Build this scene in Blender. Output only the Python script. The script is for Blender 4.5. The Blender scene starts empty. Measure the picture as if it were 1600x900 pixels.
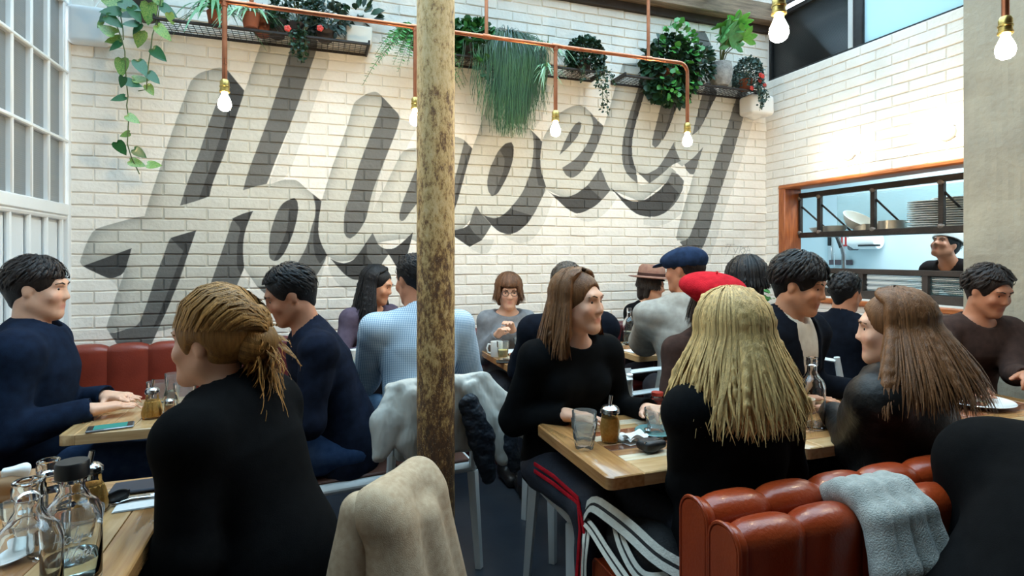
import bpy, bmesh, math, random
import numpy as np
from mathutils import Vector, Matrix

random.seed(7)
RNG = np.random.default_rng(7)
S = bpy.context.scene
COL = S.collection
PI = math.pi

# ------------------------------------------------------------------ camera
HC = 1.36                       # lens height above the floor
YAW = math.radians(19.4)        # the lens looks 19.4 degrees to the right of the room's depth axis
FPX = 880.0                     # focal length on the 1600 px frame
cam_data = bpy.data.cameras.new('camera')
cam_data.sensor_width = 36.0
cam_data.lens = 36.0 * FPX / 1600.0
cam_data.shift_y = -50.0 / 1600.0
cam_data.clip_start = 0.05
cam = bpy.data.objects.new('camera', cam_data)
COL.objects.link(cam)
cam.location = (0, 0, HC)
cam.rotation_euler = (PI / 2, 0, -YAW)
S.camera = cam

# ------------------------------------------------------------------ sky, exposure
W = bpy.data.worlds.new('overcast_sky')
S.world = W
W.use_nodes = True
wn = W.node_tree
wn.nodes.clear()
bg = wn.nodes.new('ShaderNodeBackground')
bg.inputs['Color'].default_value = (0.78, 0.90, 1.0, 1)
bg.inputs['Strength'].default_value = 8.0
wo = wn.nodes.new('ShaderNodeOutputWorld')
wn.links.new(bg.outputs[0], wo.inputs[0])
S.view_settings.view_transform = 'Standard'
S.view_settings.look = 'None'
S.view_settings.gamma = 1.0
S.view_settings.use_curve_mapping = False
S.view_settings.exposure = 0.0
S.cycles.use_denoising = True
S.cycles.max_bounces = 10
S.cycles.transparent_max_bounces = 16
S.cycles.transmission_bounces = 10
S.cycles.sample_clamp_indirect = 6.0
S.cycles.caustics_reflective = False
S.cycles.caustics_refractive = True

# room extents
XL, XR, YB, YF, ZT = -1.39, 3.87, 4.05, -2.6, 3.50

pl = bpy.data.lights.new('skylight_portal', 'AREA')
pl.shape = 'RECTANGLE'
pl.size, pl.size_y = XR - XL, 3.5
pl.cycles.is_portal = True
po = bpy.data.objects.new('skylight_portal', pl)
COL.objects.link(po)
po.location = ((XL + XR) / 2, 2.33, ZT + 0.12)

BULB_W = 300.0      # emission strength of the bare pendant bulbs
SCONCE_W = 52.0
KITCHEN_W = 46.0

# ------------------------------------------------------------------ helpers
CA, SA = math.cos(YAW), math.sin(YAW)

def ray(px, py):
    t = (px - 800.0) / FPX
    return Vector((SA + t * CA, CA - t * SA, (400.0 - py) / FPX))

def at(px, py, h):              # point of the horizontal plane z = h seen at a photo pixel
    d = ray(px, py)
    s = (h - HC) / d.z
    return Vector((d.x * s, d.y * s, h))

def onY(px, py, Y):             # point of a wall y = Y
    d = ray(px, py)
    s = Y / d.y
    return Vector((d.x * s, Y, HC + d.z * s))

def onX(px, py, X):
    d = ray(px, py)
    s = X / d.x
    return Vector((X, d.y * s, HC + d.z * s))

def ondepth(px, py, s):         # point at depth s along the optical axis
    d = ray(px, py)
    return Vector((d.x * s, d.y * s, HC + d.z * s))

def link(o, parent=None):
    COL.objects.link(o)
    if parent is not None:
        o.parent = parent
    return o

def thing(name, label, cat, loc=(0, 0, 0), rz=0.0, group=None):
    o = bpy.data.objects.new(name, None)
    o.empty_display_size = 0.1
    COL.objects.link(o)
    o.location = loc
    o.rotation_euler = (0, 0, rz)
    tag(o, label, cat, group)
    return o

def tag(o, label=None, cat=None, group=None, kind=None):
    if label: o['label'] = label
    if cat: o['category'] = cat
    if group: o['group'] = group
    if kind: o['kind'] = kind
    return o

def struct(name, loc=(0, 0, 0)):
    o = bpy.data.objects.new(name, None)
    COL.objects.link(o)
    o.location = loc
    o['kind'] = 'structure'
    return o

def dup(root, loc, rz=None, label=None, group=None):
    r = root.copy(); COL.objects.link(r)
    r.location = loc
    if rz is not None: r.rotation_euler = (0, 0, rz)
    if label: r['label'] = label
    if group: r['group'] = group
    for ch in list(root.children):
        c = ch.copy(); COL.objects.link(c); c.parent = r
        for g in list(ch.children):
            d = g.copy(); COL.objects.link(d); d.parent = c
    return r

def fast_mesh(name, V, Q, smooth=True):
    """Mesh from numpy vertices (n,3) and faces (m,k)."""
    me = bpy.data.meshes.new(name)
    V = np.asarray(V, np.float32); Q = np.asarray(Q, np.int32)
    k = Q.shape[1]
    me.vertices.add(len(V)); me.vertices.foreach_set('co', V.ravel())
    me.loops.add(Q.size); me.loops.foreach_set('vertex_index', Q.ravel())
    me.polygons.add(len(Q))
    me.polygons.foreach_set('loop_start', np.arange(0, Q.size, k, dtype=np.int32))
    me.polygons.foreach_set('loop_total', np.full(len(Q), k, np.int32))
    me.polygons.foreach_set('use_smooth', np.full(len(Q), smooth, bool))
    me.update(calc_edges=True)
    return me

def add_mesh(name, me, m, parent=None, loc=None, rot=None):
    o = bpy.data.objects.new(name, me)
    if m is not None and len(me.materials) == 0: me.materials.append(m)
    link(o, parent)
    if loc is not None: o.location = loc
    if rot is not None: o.rotation_euler = rot
    return o

class Geo:
    """Collects shapes that become ONE mesh object."""
    def __init__(self): self.V = []; self.F = []
    def add(self, V, F):
        n = len(self.V)
        self.V.extend([tuple(v) for v in V]); self.F.extend([tuple(i + n for i in f) for f in F])
        return self
    def box(self, lo, hi, b=0.0, M=None, taper=None):
        x0, y0, z0 = lo; x1, y1, z1 = hi
        c = ((x0 + x1) / 2, (y0 + y1) / 2, (z0 + z1) / 2); h = (abs(x1 - x0) / 2, abs(y1 - y0) / 2, abs(z1 - z0) / 2)
        b = min(b, min(h) * 0.95)
        V = []; F = []
        if b <= 0:
            for sx in (-1, 1):
                for sy in (-1, 1):
                    for sz in (-1, 1): V.append([sx * h[0], sy * h[1], sz * h[2]])
            F = [(0, 1, 3, 2), (4, 6, 7, 5), (0, 4, 5, 1), (2, 3, 7, 6), (0, 2, 6, 4), (1, 5, 7, 3)]
        else:
            idx = {}
            for sx in (-1, 1):
                for sy in (-1, 1):
                    for sz in (-1, 1):
                        s = (sx, sy, sz)
                        for ax in range(3):
                            p = [s[i] * (h[i] - (0 if i == ax else b)) for i in range(3)]
                            idx[s + (ax,)] = len(V); V.append(p)
            for ax in range(3):
                u, v = (ax + 1) % 3, (ax + 2) % 3
                for sg in (-1, 1):
                    q = []
                    for a_, b_ in ((-1, -1), (1, -1), (1, 1), (-1, 1)):
                        s = [0, 0, 0]; s[ax] = sg; s[u] = a_; s[v] = b_
                        q.append(idx[tuple(s) + (ax,)])
                    F.append(tuple(q) if sg > 0 else tuple(reversed(q)))
            for ax in range(3):
                u, v = (ax + 1) % 3, (ax + 2) % 3
                for su in (-1, 1):
                    for sv in (-1, 1):
                        q = []
                        for sa, w in ((-1, u), (1, u), (1, v), (-1, v)):
                            s = [0, 0, 0]; s[ax] = sa; s[u] = su; s[v] = sv
                            q.append(idx[tuple(s) + (w,)])
                        F.append(tuple(q) if su * sv < 0 else tuple(reversed(q)))
            for sx in (-1, 1):
                for sy in (-1, 1):
                    for sz in (-1, 1):
                        t = [idx[(sx, sy, sz, k)] for k in range(3)]
                        F.append(tuple(t) if sx * sy * sz > 0 else tuple(reversed(t)))
        if taper:
            for p in V:
                k = (p[2] + h[2]) / (2 * h[2])
                f = taper[0] + (taper[1] - taper[0]) * k
                p[0] *= f; p[1] *= f
        P = [Vector(p) + Vector(c) for p in V]
        if M is not None: P = [M @ p for p in P]
        return self.add(P, F)
    def tube(self, path, r, seg=8, cap=True, flat=None):
        P = [Vector(p) for p in path]; n = len(P)
        R = [r] * n if not hasattr(r, '__len__') else list(r)
        up = None; V = []; F = []
        for i in range(n):
            t = (P[min(i + 1, n - 1)] - P[max(i - 1, 0)])
            t = t.normalized() if t.length > 1e-9 else Vector((0, 0, 1))
            if up is None:
                up = Vector((0, 0, 1)) if abs(t.z) < 0.9 else Vector((1, 0, 0))
            sd = t.cross(up)
            if sd.length < 1e-6: sd = t.orthogonal()
            sd.normalize(); up = sd.cross(t).normalized()
            fx, fy = flat if flat else (1, 1)
            for k in range(seg):
                a = 2 * PI * k / seg
                V.append(P[i] + sd * (math.cos(a) * R[i] * fx) + up * (math.sin(a) * R[i] * fy))
        for i in range(n - 1):
            for k in range(seg):
                k2 = (k + 1) % seg
                F.append((i * seg + k, i * seg + k2, (i + 1) * seg + k2, (i + 1) * seg + k))
        if cap:
            F.append(tuple(reversed(range(seg)))); F.append(tuple(range((n - 1) * seg, n * seg)))
        return self.add(V, F)
    def lathe(self, prof, seg=24, c=(0, 0, 0), M=None, flute=None):
        V = []; F = []; n = len(prof)
        for (r, z) in prof:
            for k in range(seg):
                a = 2 * PI * k / seg
                rr = r * (flute(a, z) if flute else 1.0)
                p = Vector((c[0] + rr * math.cos(a), c[1] + rr * math.sin(a), c[2] + z))
                V.append(M @ p if M is not None else p)
        for i in range(n - 1):
            for k in range(seg):
                k2 = (k + 1) % seg
                F.append((i * seg + k, i * seg + k2, (i + 1) * seg + k2, (i + 1) * seg + k))
        if prof[0][0] > 1e-6: F.append(tuple(reversed(range(seg))))
        if prof[-1][0] > 1e-6: F.append(tuple(range((n - 1) * seg, n * seg)))
        return self.add(V, F)
    def sphere(self, c, r, seg=14, rings=9, sc=(1, 1, 1)):
        V = []; F = []
        for i in range(rings + 1):
            th = PI * i / rings
            for k in range(seg):
                a = 2 * PI * k / seg
                V.append((c[0] + r * sc[0] * math.sin(th) * math.cos(a), c[1] + r * sc[1] * math.sin(th) * math.sin(a), c[2] + r * sc[2] * math.cos(th)))
        for i in range(rings):
            for k in range(seg):
                k2 = (k + 1) % seg
                F.append((i * seg + k, (i + 1) * seg + k, (i + 1) * seg + k2, i * seg + k2))
        return self.add(V, F)
    def grid(self, fn, nu, nv):
        V = [fn(i / nu, j / nv) for j in range(nv + 1) for i in range(nu + 1)]
        F = [(j * (nu + 1) + i, j * (nu + 1) + i + 1, (j + 1) * (nu + 1) + i + 1, (j + 1) * (nu + 1) + i) for j in range(nv) for i in range(nu)]
        return self.add(V, F)
    def mesh(self, name, smooth=True):
        me = bpy.data.meshes.new(name)
        me.from_pydata(self.V, [], self.F)
        if smooth:
            me.polygons.foreach_set('use_smooth', np.ones(len(me.polygons), bool))
            try: me.set_sharp_from_angle(angle=math.radians(40))
            except Exception: pass
        me.update()
        return me
    def build(self, name, m, parent=None, smooth=True, loc=None, rot=None):
        return add_mesh(name, self.mesh(name, smooth), m, parent, loc, rot)

# ------------------------------------------------------------------ materials
def lin(c):                    # sRGB 0-255 -> linear
    return tuple(((x / 255.0) / 12.92 if x / 255.0 <= 0.04045 else (((x / 255.0) + 0.055) / 1.055) ** 2.4) for x in c)

MATS = {}
def mat(name, col, rough=0.5, metal=0.0, spec=0.5, var=0.0, vscale=8.0, col2=None, bump=0.0, bscale=60.0,
        stretch=(1, 1, 1), coat=0.0, sheen=0.0, rvar=0.0, coords='Object', attr=None, detail=4.0, sss=0.0, bdist=0.01):
    if name in MATS: return MATS[name]
    m = bpy.data.materials.new(name); m.use_nodes = True
    nt = m.node_tree; N = nt.nodes; L = nt.links
    b = N['Principled BSDF']
    c = lin(col)
    b.inputs['Base Color'].default_value = (*c, 1)
    b.inputs['Roughness'].default_value = rough
    b.inputs['Metallic'].default_value = metal
    b.inputs['Specular IOR Level'].default_value = spec
    if coat: b.inputs['Coat Weight'].default_value = coat; b.inputs['Coat Roughness'].default_value = 0.12
    if sheen: b.inputs['Sheen Weight'].default_value = sheen; b.inputs['Sheen Roughness'].default_value = 0.5
    if sss:
        b.inputs['Subsurface Weight'].default_value = sss
        b.inputs['Subsurface Radius'].default_value = (0.012, 0.005, 0.003)
    tc = N.new('ShaderNodeTexCoord'); mp = N.new('ShaderNodeMapping')
    L.new(tc.outputs[coords], mp.inputs[0]); mp.inputs['Scale'].default_value = stretch
    colsock = None
    if col2 is not None or var > 0:
        nz = N.new('ShaderNodeTexNoise'); nz.inputs['Scale'].default_value = vscale; nz.inputs['Detail'].default_value = detail
        L.new(mp.outputs[0], nz.inputs['Vector'])
        rp = N.new('ShaderNodeValToRGB')
        rp.color_ramp.elements[0].position = 0.32; rp.color_ramp.elements[1].position = 0.68
        if col2 is not None: ca, cb = c, lin(col2)
        else:
            ca = tuple(max(0, x * (1 - var)) for x in c); cb = tuple(min(1, x * (1 + var)) for x in c)
        rp.color_ramp.elements[0].color = (*ca, 1); rp.color_ramp.elements[1].color = (*cb, 1)
        L.new(nz.outputs['Fac'], rp.inputs[0]); colsock = rp.outputs[0]
    if attr:
        at_ = N.new('ShaderNodeAttribute'); at_.attribute_name = attr
        mx = N.new('ShaderNodeMix'); mx.data_type = 'RGBA'; mx.blend_type = 'MULTIPLY'; mx.inputs[0].default_value = 1.0
        if colsock is None: mx.inputs[6].default_value = (*c, 1)
        else: L.new(colsock, mx.inputs[6])
        L.new(at_.outputs['Color'], mx.inputs[7]); colsock = mx.outputs[2]
    if colsock is not None: L.new(colsock, b.inputs['Base Color'])
    if bump:
        n2 = N.new('ShaderNodeTexNoise'); n2.inputs['Scale'].default_value = bscale; n2.inputs['Detail'].default_value = 3.0
        L.new(mp.outputs[0], n2.inputs['Vector'])
        bp = N.new('ShaderNodeBump'); bp.inputs['Strength'].default_value = bump; bp.inputs['Distance'].default_value = bdist
        L.new(n2.outputs['Fac'], bp.inputs['Height']); L.new(bp.outputs[0], b.inputs['Normal'])
    if rvar:
        n3 = N.new('ShaderNodeTexNoise'); n3.inputs['Scale'].default_value = vscale * 0.7
        L.new(mp.outputs[0], n3.inputs['Vector'])
        mr = N.new('ShaderNodeMapRange'); mr.inputs[3].default_value = max(0.02, rough - rvar); mr.inputs[4].default_value = min(1, rough + rvar)
        L.new(n3.outputs['Fac'], mr.inputs[0]); L.new(mr.outputs[0], b.inputs['Roughness'])
    MATS[name] = m
    return m

def emit_mat(name, col, strength):
    if name in MATS: return MATS[name]
    m = bpy.data.materials.new(name); m.use_nodes = True
    nt = m.node_tree; nt.nodes.clear()
    e = nt.nodes.new('ShaderNodeEmission'); o = nt.nodes.new('ShaderNodeOutputMaterial')
    e.inputs[0].default_value = (*lin(col), 1); e.inputs[1].default_value = strength
    nt.links.new(e.outputs[0], o.inputs[0]); MATS[name] = m
    return m

def glass_mat(name, col=(245, 250, 250), rough=0.0, ior=1.45):
    if name in MATS: return MATS[name]
    m = bpy.data.materials.new(name); m.use_nodes = True
    nt = m.node_tree; nt.nodes.clear()
    g = nt.nodes.new('ShaderNodeBsdfGlass'); o = nt.nodes.new('ShaderNodeOutputMaterial')
    g.inputs['Color'].default_value = (*lin(col), 1); g.inputs['Roughness'].default_value = rough; g.inputs['IOR'].default_value = ior
    nt.links.new(g.outputs[0], o.inputs[0]); MATS[name] = m
    return m

def pane_mat(name, tint=(235, 240, 240), refl=0.5, rough=0.02, body=None, bodyfac=0.0, reed=0.0, reed_axis='Z', reed_scale=60.0):
    """Thin window glass: see-through, with a Fresnel reflection and an optional cloudy body."""
    if name in MATS: return MATS[name]
    m = bpy.data.materials.new(name); m.use_nodes = True
    nt = m.node_tree; N = nt.nodes; L = nt.links; N.clear()
    tr = N.new('ShaderNodeBsdfTransparent'); tr.inputs[0].default_value = (*lin(tint), 1)
    gl = N.new('ShaderNodeBsdfGlossy'); gl.inputs['Roughness'].default_value = rough; gl.inputs[0].default_value = (1, 1, 1, 1)
    base = tr.outputs[0]
    if body is not None:
        tl = N.new('ShaderNodeBsdfTranslucent'); df = N.new('ShaderNodeBsdfDiffuse')
        tl.inputs[0].default_value = (*lin(body), 1); df.inputs[0].default_value = (*lin(body), 1)
        m0 = N.new('ShaderNodeMixShader'); m0.inputs[0].default_value = 0.5
        L.new(tl.outputs[0], m0.inputs[1]); L.new(df.outputs[0], m0.inputs[2])
        m1 = N.new('ShaderNodeMixShader'); m1.inputs[0].default_value = bodyfac
        L.new(tr.outputs[0], m1.inputs[1]); L.new(m0.outputs[0], m1.inputs[2]); base = m1.outputs[0]
    lw = N.new('ShaderNodeLayerWeight'); lw.inputs[0].default_value = refl
    mx = N.new('ShaderNodeMixShader'); o = N.new('ShaderNodeOutputMaterial')
    L.new(lw.outputs['Fresnel'], mx.inputs[0]); L.new(base, mx.inputs[1]); L.new(gl.outputs[0], mx.inputs[2]); L.new(mx.outputs[0], o.inputs[0])
    if reed:
        tc = N.new('ShaderNodeTexCoord'); wv = N.new('ShaderNodeTexWave'); wv.bands_direction = reed_axis
        wv.inputs['Scale'].default_value = reed_scale; L.new(tc.outputs['Object'], wv.inputs[0])
        bp = N.new('ShaderNodeBump'); bp.inputs['Strength'].default_value = reed; bp.inputs['Distance'].default_value = 0.004
        L.new(wv.outputs['Fac'], bp.inputs['Height']); L.new(bp.outputs[0], gl.inputs['Normal'])
        if body is not None: L.new(bp.outputs[0], df.inputs['Normal'])
    MATS[name] = m
    return m
# ------------------------------------------------------------------ the painted lettering on the back wall
# Outlines in photo pixels, laid onto the plane of the brick faces. Painted in order: pale cast shade, letter faces,
# bare-wall gaps, mid grey sides, dark grey sides.
PALE = [
 [(483,57),(496,68),(505,74),(513,85),(515,93),(510,113),(483,190),(450,277),(440,290),(420,288),(460,180)],
 [(624,185),(652,197),(640,225),(628,250),(607,290),(587,325),(575,330),(590,280)],
 [(863,312),(850,348),(832,375),(810,382),(783,367),(807,363),(835,332),(847,307),(853,297)],
 [(772,374),(763,395),(753,398),(733,388),(753,375),(767,352)],
 [(895,337),(908,345),(920,347),(933,343),(950,328),(963,309),(953,297),(940,312),(908,334)],
 [(1004,340),(1004,351),(1022,355),(1042,349),(1056,340),(1063,334),(1066,318),(1067,298),(1040,332),(1024,339)],
 [(1165,140),(1180,170),(1177,183),(1160,240),(1142,298),(1130,330),(1120,368),(1104,414),(1088,402),(1106,362),(1130,280)],
 [(832,205),(845,186),(858,136),(846,130),(830,163),(820,195)],
 [(511,399),(500,440),(485,478),(470,490),(473,460),(503,417)],
 [(516,404),(512,420),(524,440),(545,456),(570,452),(590,430),(560,420)],
 [(168,434),(180,442),(186,452),(193,435),(190,430)],
 [(377,430),(392,440),(372,480),(362,470)],
 [(253,503),(275,500),(300,500),(300,470),(262,470)],
]
FACE = [
 [(298,128),(303,123),(313,115),(335,108),(343,107),(352,108),(383,143),(398,98),(415,50),(425,20),(505,20),(496,70),(483,113),(460,180),(428,258),(417,288),(425,288),
  (435,283),(450,281),(463,282),(470,287),(478,295),(502,314),(513,280),(518,263),(542,200),(552,163),(558,157),(573,147),(587,144),(595,150),(610,166),(623,180),(624,188),
  (590,280),(582,330),(607,280),(627,238),(638,233),(652,232),(700,214),(715,215),(727,221),(737,233),(745,213),(762,155),(775,115),(860,110),(842,150),(830,163),(820,195),(827,202),(840,215),(846,222),
  (848,215),(860,195),(873,178),(880,173),(897,165),(908,165),(920,175),(933,190),(942,198),(950,173),(959,140),(972,100),(1100,100),(1119,145),(1124,133),(1130,115),(1172,115),(1165,143),(1133,260),(1096,318),(1074,374),(1056,376),(1055,368),(1064,334),
  (1081,276),(1075,272),(1067,258),(1040,285),(1000,316),(953,297),(930,310),(890,315),(853,297),(835,325),(790,350),(760,345),(733,345),(728,352),(700,374),(660,384),(640,372),(582,380),(550,408),(525,409),(511,399),(480,400),(465,430),(448,447),(403,449),(382,419),
  (365,440),(318,485),(300,505),(240,520),(200,513),(183,518),(173,520),(167,512),(168,510),(183,460),(192,437),(200,400),(130,416),(126,410),(127,405),(137,378),(147,360),(162,354),(195,345),(207,341),(227,338),(232,320),(265,220)],
 [(1060,376),(1070,340),(1090,300),(1110,330),(1096,388)],
]
BARE = [
 [(418,289),(450,279),(485,180),(515,93),(640,60),(590,140),(587,143),(573,146),(557,156),(551,162),(541,200),(517,263),(503,313),(478,294),(470,286),(463,281),(450,280),(435,282),(425,287)],
 [(383,145),(352,240),(353,240),(383,145)],
 [(633,236),(655,190),(660,232),(652,231),(638,232)],
 [(833,210),(838,207),(846,186),(870,176),(859,195),(847,215),(846,221)],
 [(598,409),(607,397),(620,410),(628,425),(610,430)],
 [(753,374),(767,352),(783,367),(772,375)],
 [(1047,262),(1052,252),(1066,262),(1058,272)],
 [(993,268),(1013,287),(1000,290),(994,286)],
 [(1100,132),(1113,137),(1119,146),(1124,133)],
 [(1076,273),(1082,273),(1075,298),(1067,290),(1058,273),(1066,262)],
]
MID = [
 [(352,106),(382,143),(380,153),(367,190),(352,240),(340,268),(331,292),(328,307),(313,313),(282,322),(293,287),(312,240),(327,193),(343,152),(348,132)],
 [(470,15),(460,55),(447,102),(427,163),(418,190),(387,272),(380,298),(398,292),(417,288),(422,275),(428,258),(460,180),(483,113),(493,85),(496,70),(493,62),(483,55)],
 [(130,416),(150,409),(207,388),(195,428),(177,435),(168,434),(142,422)],
 [(267,372),(307,360),(295,395),(285,428),(267,472),(253,503),(238,537),(186,540),(172,520),(183,519),(200,513),(212,511),(220,502),(232,470),(243,435),(258,395),(263,380)],
 [(363,342),(380,334),(396,330),(390,342),(383,362),(380,380),(380,400),(382,419),(377,430),(365,460),(355,487),(318,487),(327,450),(343,405),(355,370)],
 [(460,310),(465,315),(466,328),(463,347),(457,368),(445,395),(435,407),(427,408),(421,403),(420,390),(422,365),(428,345),(435,327),(442,318),(452,312)],
 [(488,303),(502,314),(500,330),(498,340),(497,365),(502,382),(511,399),(503,417),(485,445),(473,462),(455,472),(435,473),(415,460),(400,445),(403,447),(417,447),(430,443),(450,430),(463,415),(477,390),(483,372),(486,357),(492,340),(493,323)],
 [(595,150),(610,166),(623,180),(624,188),(618,208),(597,260),(582,298),(575,327),(572,342),(563,358),(555,368),(547,373),(541,371),(537,363),(537,347),(538,332),(547,305),(560,260),(573,227),(595,168),(597,158)],
 [(516,404),(525,409),(537,412),(550,408),(560,397),(573,377),(582,364),(587,375),(591,383),(600,389),(615,389),(627,380),(645,363),(637,395),(630,414),(622,422),(607,397),(598,409),(590,427),(567,438),(550,437),(537,428)],
 [(655,255),(647,270),(637,295),(628,317),(624,332),(624,343),(627,346),(632,344),(640,332),(652,317),(680,300),(700,250)],
 [(725,220),(737,233),(729,260),(722,285),(712,322),(690,370),(670,380),(690,330),(710,280)],
 [(842,125),(830,163),(820,195),(803,192),(793,195),(785,202),(792,180),(805,147),(815,115)],
 [(798,223),(802,230),(801,247),(797,262),(790,280),(777,303),(768,307),(762,300),(760,285),(762,275),(765,262),(777,237),(788,225)],
 [(827,202),(840,215),(846,222),(843,243),(843,260),(847,277),(852,293),(847,307),(835,332),(823,350),(807,363),(793,367),(778,362),(767,352),(753,335),(760,339),(772,342),(783,338),(797,325),(813,305),(823,285),(830,260),(833,230),(832,212)],
 [(743,322),(750,333),(767,352),(753,375),(733,386),(712,372),(700,362),(710,362),(723,357),(732,352),(738,333)],
 [(920,176),(933,190),(942,198),(937,215),(930,233),(917,257),(903,273),(893,279),(883,275),(877,263),(897,250),(913,232),(923,210),(926,195)],
 [(907,193),(907,198),(902,213),(888,230),(873,243),(880,225),(887,210),(897,195),(903,191)],
 [(853,297),(862,304),(875,308),(887,308),(900,303),(917,290),(928,275),(937,262),(943,277),(949,292),(953,297),(940,312),(928,323),(908,333),(897,334),(880,323),(865,308)],
 [(1008,125),(1008,138),(998,173),(990,200),(986,220),(986,245),(991,262),(993,270),(995,287),(982,277),(975,267),(970,250),(971,223),(975,203),(985,170),(997,135),(1000,120)],
 [(993,268),(1000,271),(1010,272),(1018,268),(1027,263),(1040,243),(1051,223),(1056,240),(1062,252),(1047,259),(1038,268),(1026,278),(1013,287)],
 [(1045,115),(1035,152),(1030,170),(1018,217),(1017,227),(1022,232),(1028,227),(1043,203),(1058,162),(1067,145),(1072,115)],
 [(1107,125),(1113,136),(1119,145),(1117,152),(1107,172),(1092,203),(1080,212),(1093,157),(1100,133)],
 [(1067,258),(1082,247),(1097,230),(1085,268),(1082,273),(1075,272)],
 [(953,294),(963,302),(972,310),(990,316),(1007,313),(1030,297),(1042,282),(1048,270),(1058,272),(1067,283),(1065,298),(1054,318),(1040,332),(1024,339),(1008,339),(993,335),(977,322)],
 [(1156,118),(1152,142),(1137,192),(1127,220),(1120,240),(1109,274),(1096,318),(1082,354),(1074,374),(1060,378),(1070,392),(1086,400),(1096,388),(1106,362),(1116,326),(1130,280),(1144,240),(1163,173),(1168,118)],
 [(1075,50),(1100,50),(1110,72),(1085,80)],
]
DARK = [
 [(356,112),(382,143),(367,190),(357,220),(331,292),(328,307),(311,312),(327,268),(345,215),(354,185),(360,150)],
 [(130,416),(207,388),(195,428),(177,435),(168,434),(142,422)],
 [(267,372),(307,360),(297,390),(267,472),(253,503),(240,512),(258,470),(287,392),(272,377)],
 [(363,342),(380,334),(396,330),(390,342),(383,362),(380,380),(380,400),(382,419),(377,430),(370,415),(371,380),(377,358),(366,345)],
 [(460,310),(465,315),(466,328),(463,347),(457,368),(445,395),(435,407),(428,408),(448,363),(451,340),(452,326),(437,327),(442,318),(452,312)],
 [(490,305),(502,315),(500,330),(498,340),(497,365),(502,382),(511,399),(500,412),(493,402),(489,380),(490,360),(493,340),(494,322)],
 [(516,404),(525,409),(537,412),(550,408),(560,397),(573,378),(573,402),(582,412),(560,437),(550,436),(537,428)],
 [(600,389),(615,389),(627,380),(645,363),(637,395),(630,414),(622,422),(607,397)],
 [(734,230),(737,233),(729,260),(712,322),(700,350),(716,285)],
 [(798,223),(802,230),(801,247),(797,262),(790,280),(777,303),(770,306),(786,268),(788,248),(780,236),(788,225)],
 [(836,212),(846,222),(843,243),(843,260),(847,277),(852,293),(840,290),(836,270),(836,240)],
 [(753,335),(760,339),(772,342),(783,338),(797,327),(830,337),(823,350),(807,363),(793,367),(778,362),(767,352)],
 [(712,372),(700,362),(723,357),(732,352),(740,365),(753,375),(733,386)],
 [(853,297),(862,304),(875,308),(887,308),(900,303),(917,290),(926,300),(940,312),(928,323),(908,333),(897,334),(880,323),(865,308)],
 [(1008,125),(1008,138),(998,173),(990,200),(986,220),(986,245),(991,262),(993,268),(983,262),(980,245),(981,215),(990,172),(1003,130)],
 [(1058,130),(1067,145),(1058,162),(1043,203),(1033,222),(1048,170),(1055,140)],
 [(1107,125),(1113,136),(1119,145),(1117,152),(1107,172),(1096,195),(1108,150)],
 [(953,294),(963,302),(972,310),(990,316),(1007,313),(1030,297),(1042,284),(1060,303),(1040,332),(1024,339),(1008,339),(993,335),(977,322)],
]
SIGN = [[(1132,382),(1146,382)],[(1140,382),(1133,400)],[(1145,388),(1147,394)],[(1152,386),(1143,404)],[(1153,396),(1156,385),(1160,387),(1155,391),(1159,397)],
        [(1166,386),(1161,387),(1163,391),(1160,396)],[(1163,397),(1168,384),(1170,396)],[(1164,392),(1170,391)],[(1171,387),(1172,387)],[(1133,387),(1135,381)]]

MX0, MX1, MZ0, MZ1 = XL, XR, 0.75, 3.50
RES = 0.003
MW, MH = int((MX1 - MX0) / RES), int((MZ1 - MZ0) / RES)

def to_img(poly, ss):
    P = []
    for (px, py) in poly:
        w = onY(px, py, YB - 0.006)
        P.append(((w.x - MX0) / RES * ss, (w.z - MZ0) / RES * ss))
    return np.array(P)

def smooth_poly(P):
    """Rounds the shallow corners of a traced outline and keeps the sharp ones."""
    n = len(P); out = []
    for i in range(n):
        a, b, c = P[i - 1], P[i], P[(i + 1) % n]
        u, v = b - a, c - b
        lu, lv = np.hypot(*u), np.hypot(*v)
        cosang = (u @ v) / (lu * lv + 1e-9)
        if cosang > 0.62:
            out += [b - u * 0.28, b - u * 0.08 + v * 0.08, b + v * 0.28]
        else: out.append(b)
    return np.array(out)

def fill(mask, P):
    H, Wd = mask.shape
    x0, y0 = np.floor(P.min(0)).astype(int); x1, y1 = np.ceil(P.max(0)).astype(int)
    x0, y0 = max(x0, 0), max(y0, 0); x1, y1 = min(x1, Wd), min(y1, H)
    if x1 <= x0 or y1 <= y0: return
    xs = np.arange(x0, x1) + 0.5
    ys = np.arange(y0, y1) + 0.5
    ins = np.zeros((len(ys), len(xs)), bool)
    for i in range(len(P)):
        (ax, ay), (bx, by) = P[i - 1], P[i]
        if ay == by: continue
        c = (ay > ys) != (by > ys)
        xi = (bx - ax) * (ys - ay) / (by - ay) + ax
        ins ^= c[:, None] & (xs[None, :] < xi[:, None])
    mask[y0:y1, x0:x1] |= ins

def cover(polys, ss=2):
    m = np.zeros((MH * ss, MW * ss), bool)
    for p in polys: fill(m, smooth_poly(to_img(p, ss)))
    return m.reshape(MH, ss, MW, ss).mean((1, 3)).astype(np.float32)

def blur(a, r):
    for ax in (0, 1):
        pad = [(0, 0), (0, 0)]; pad[ax] = (r + 1, r)
        c = np.cumsum(np.pad(a, pad, mode='edge'), axis=ax)
        n = a.shape[ax]
        hi = np.take(c, np.arange(2 * r + 1, 2 * r + 1 + n), axis=ax); lo = np.take(c, np.arange(0, n), axis=ax)
        a = (hi - lo) / (2 * r + 1)
    return a

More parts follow.
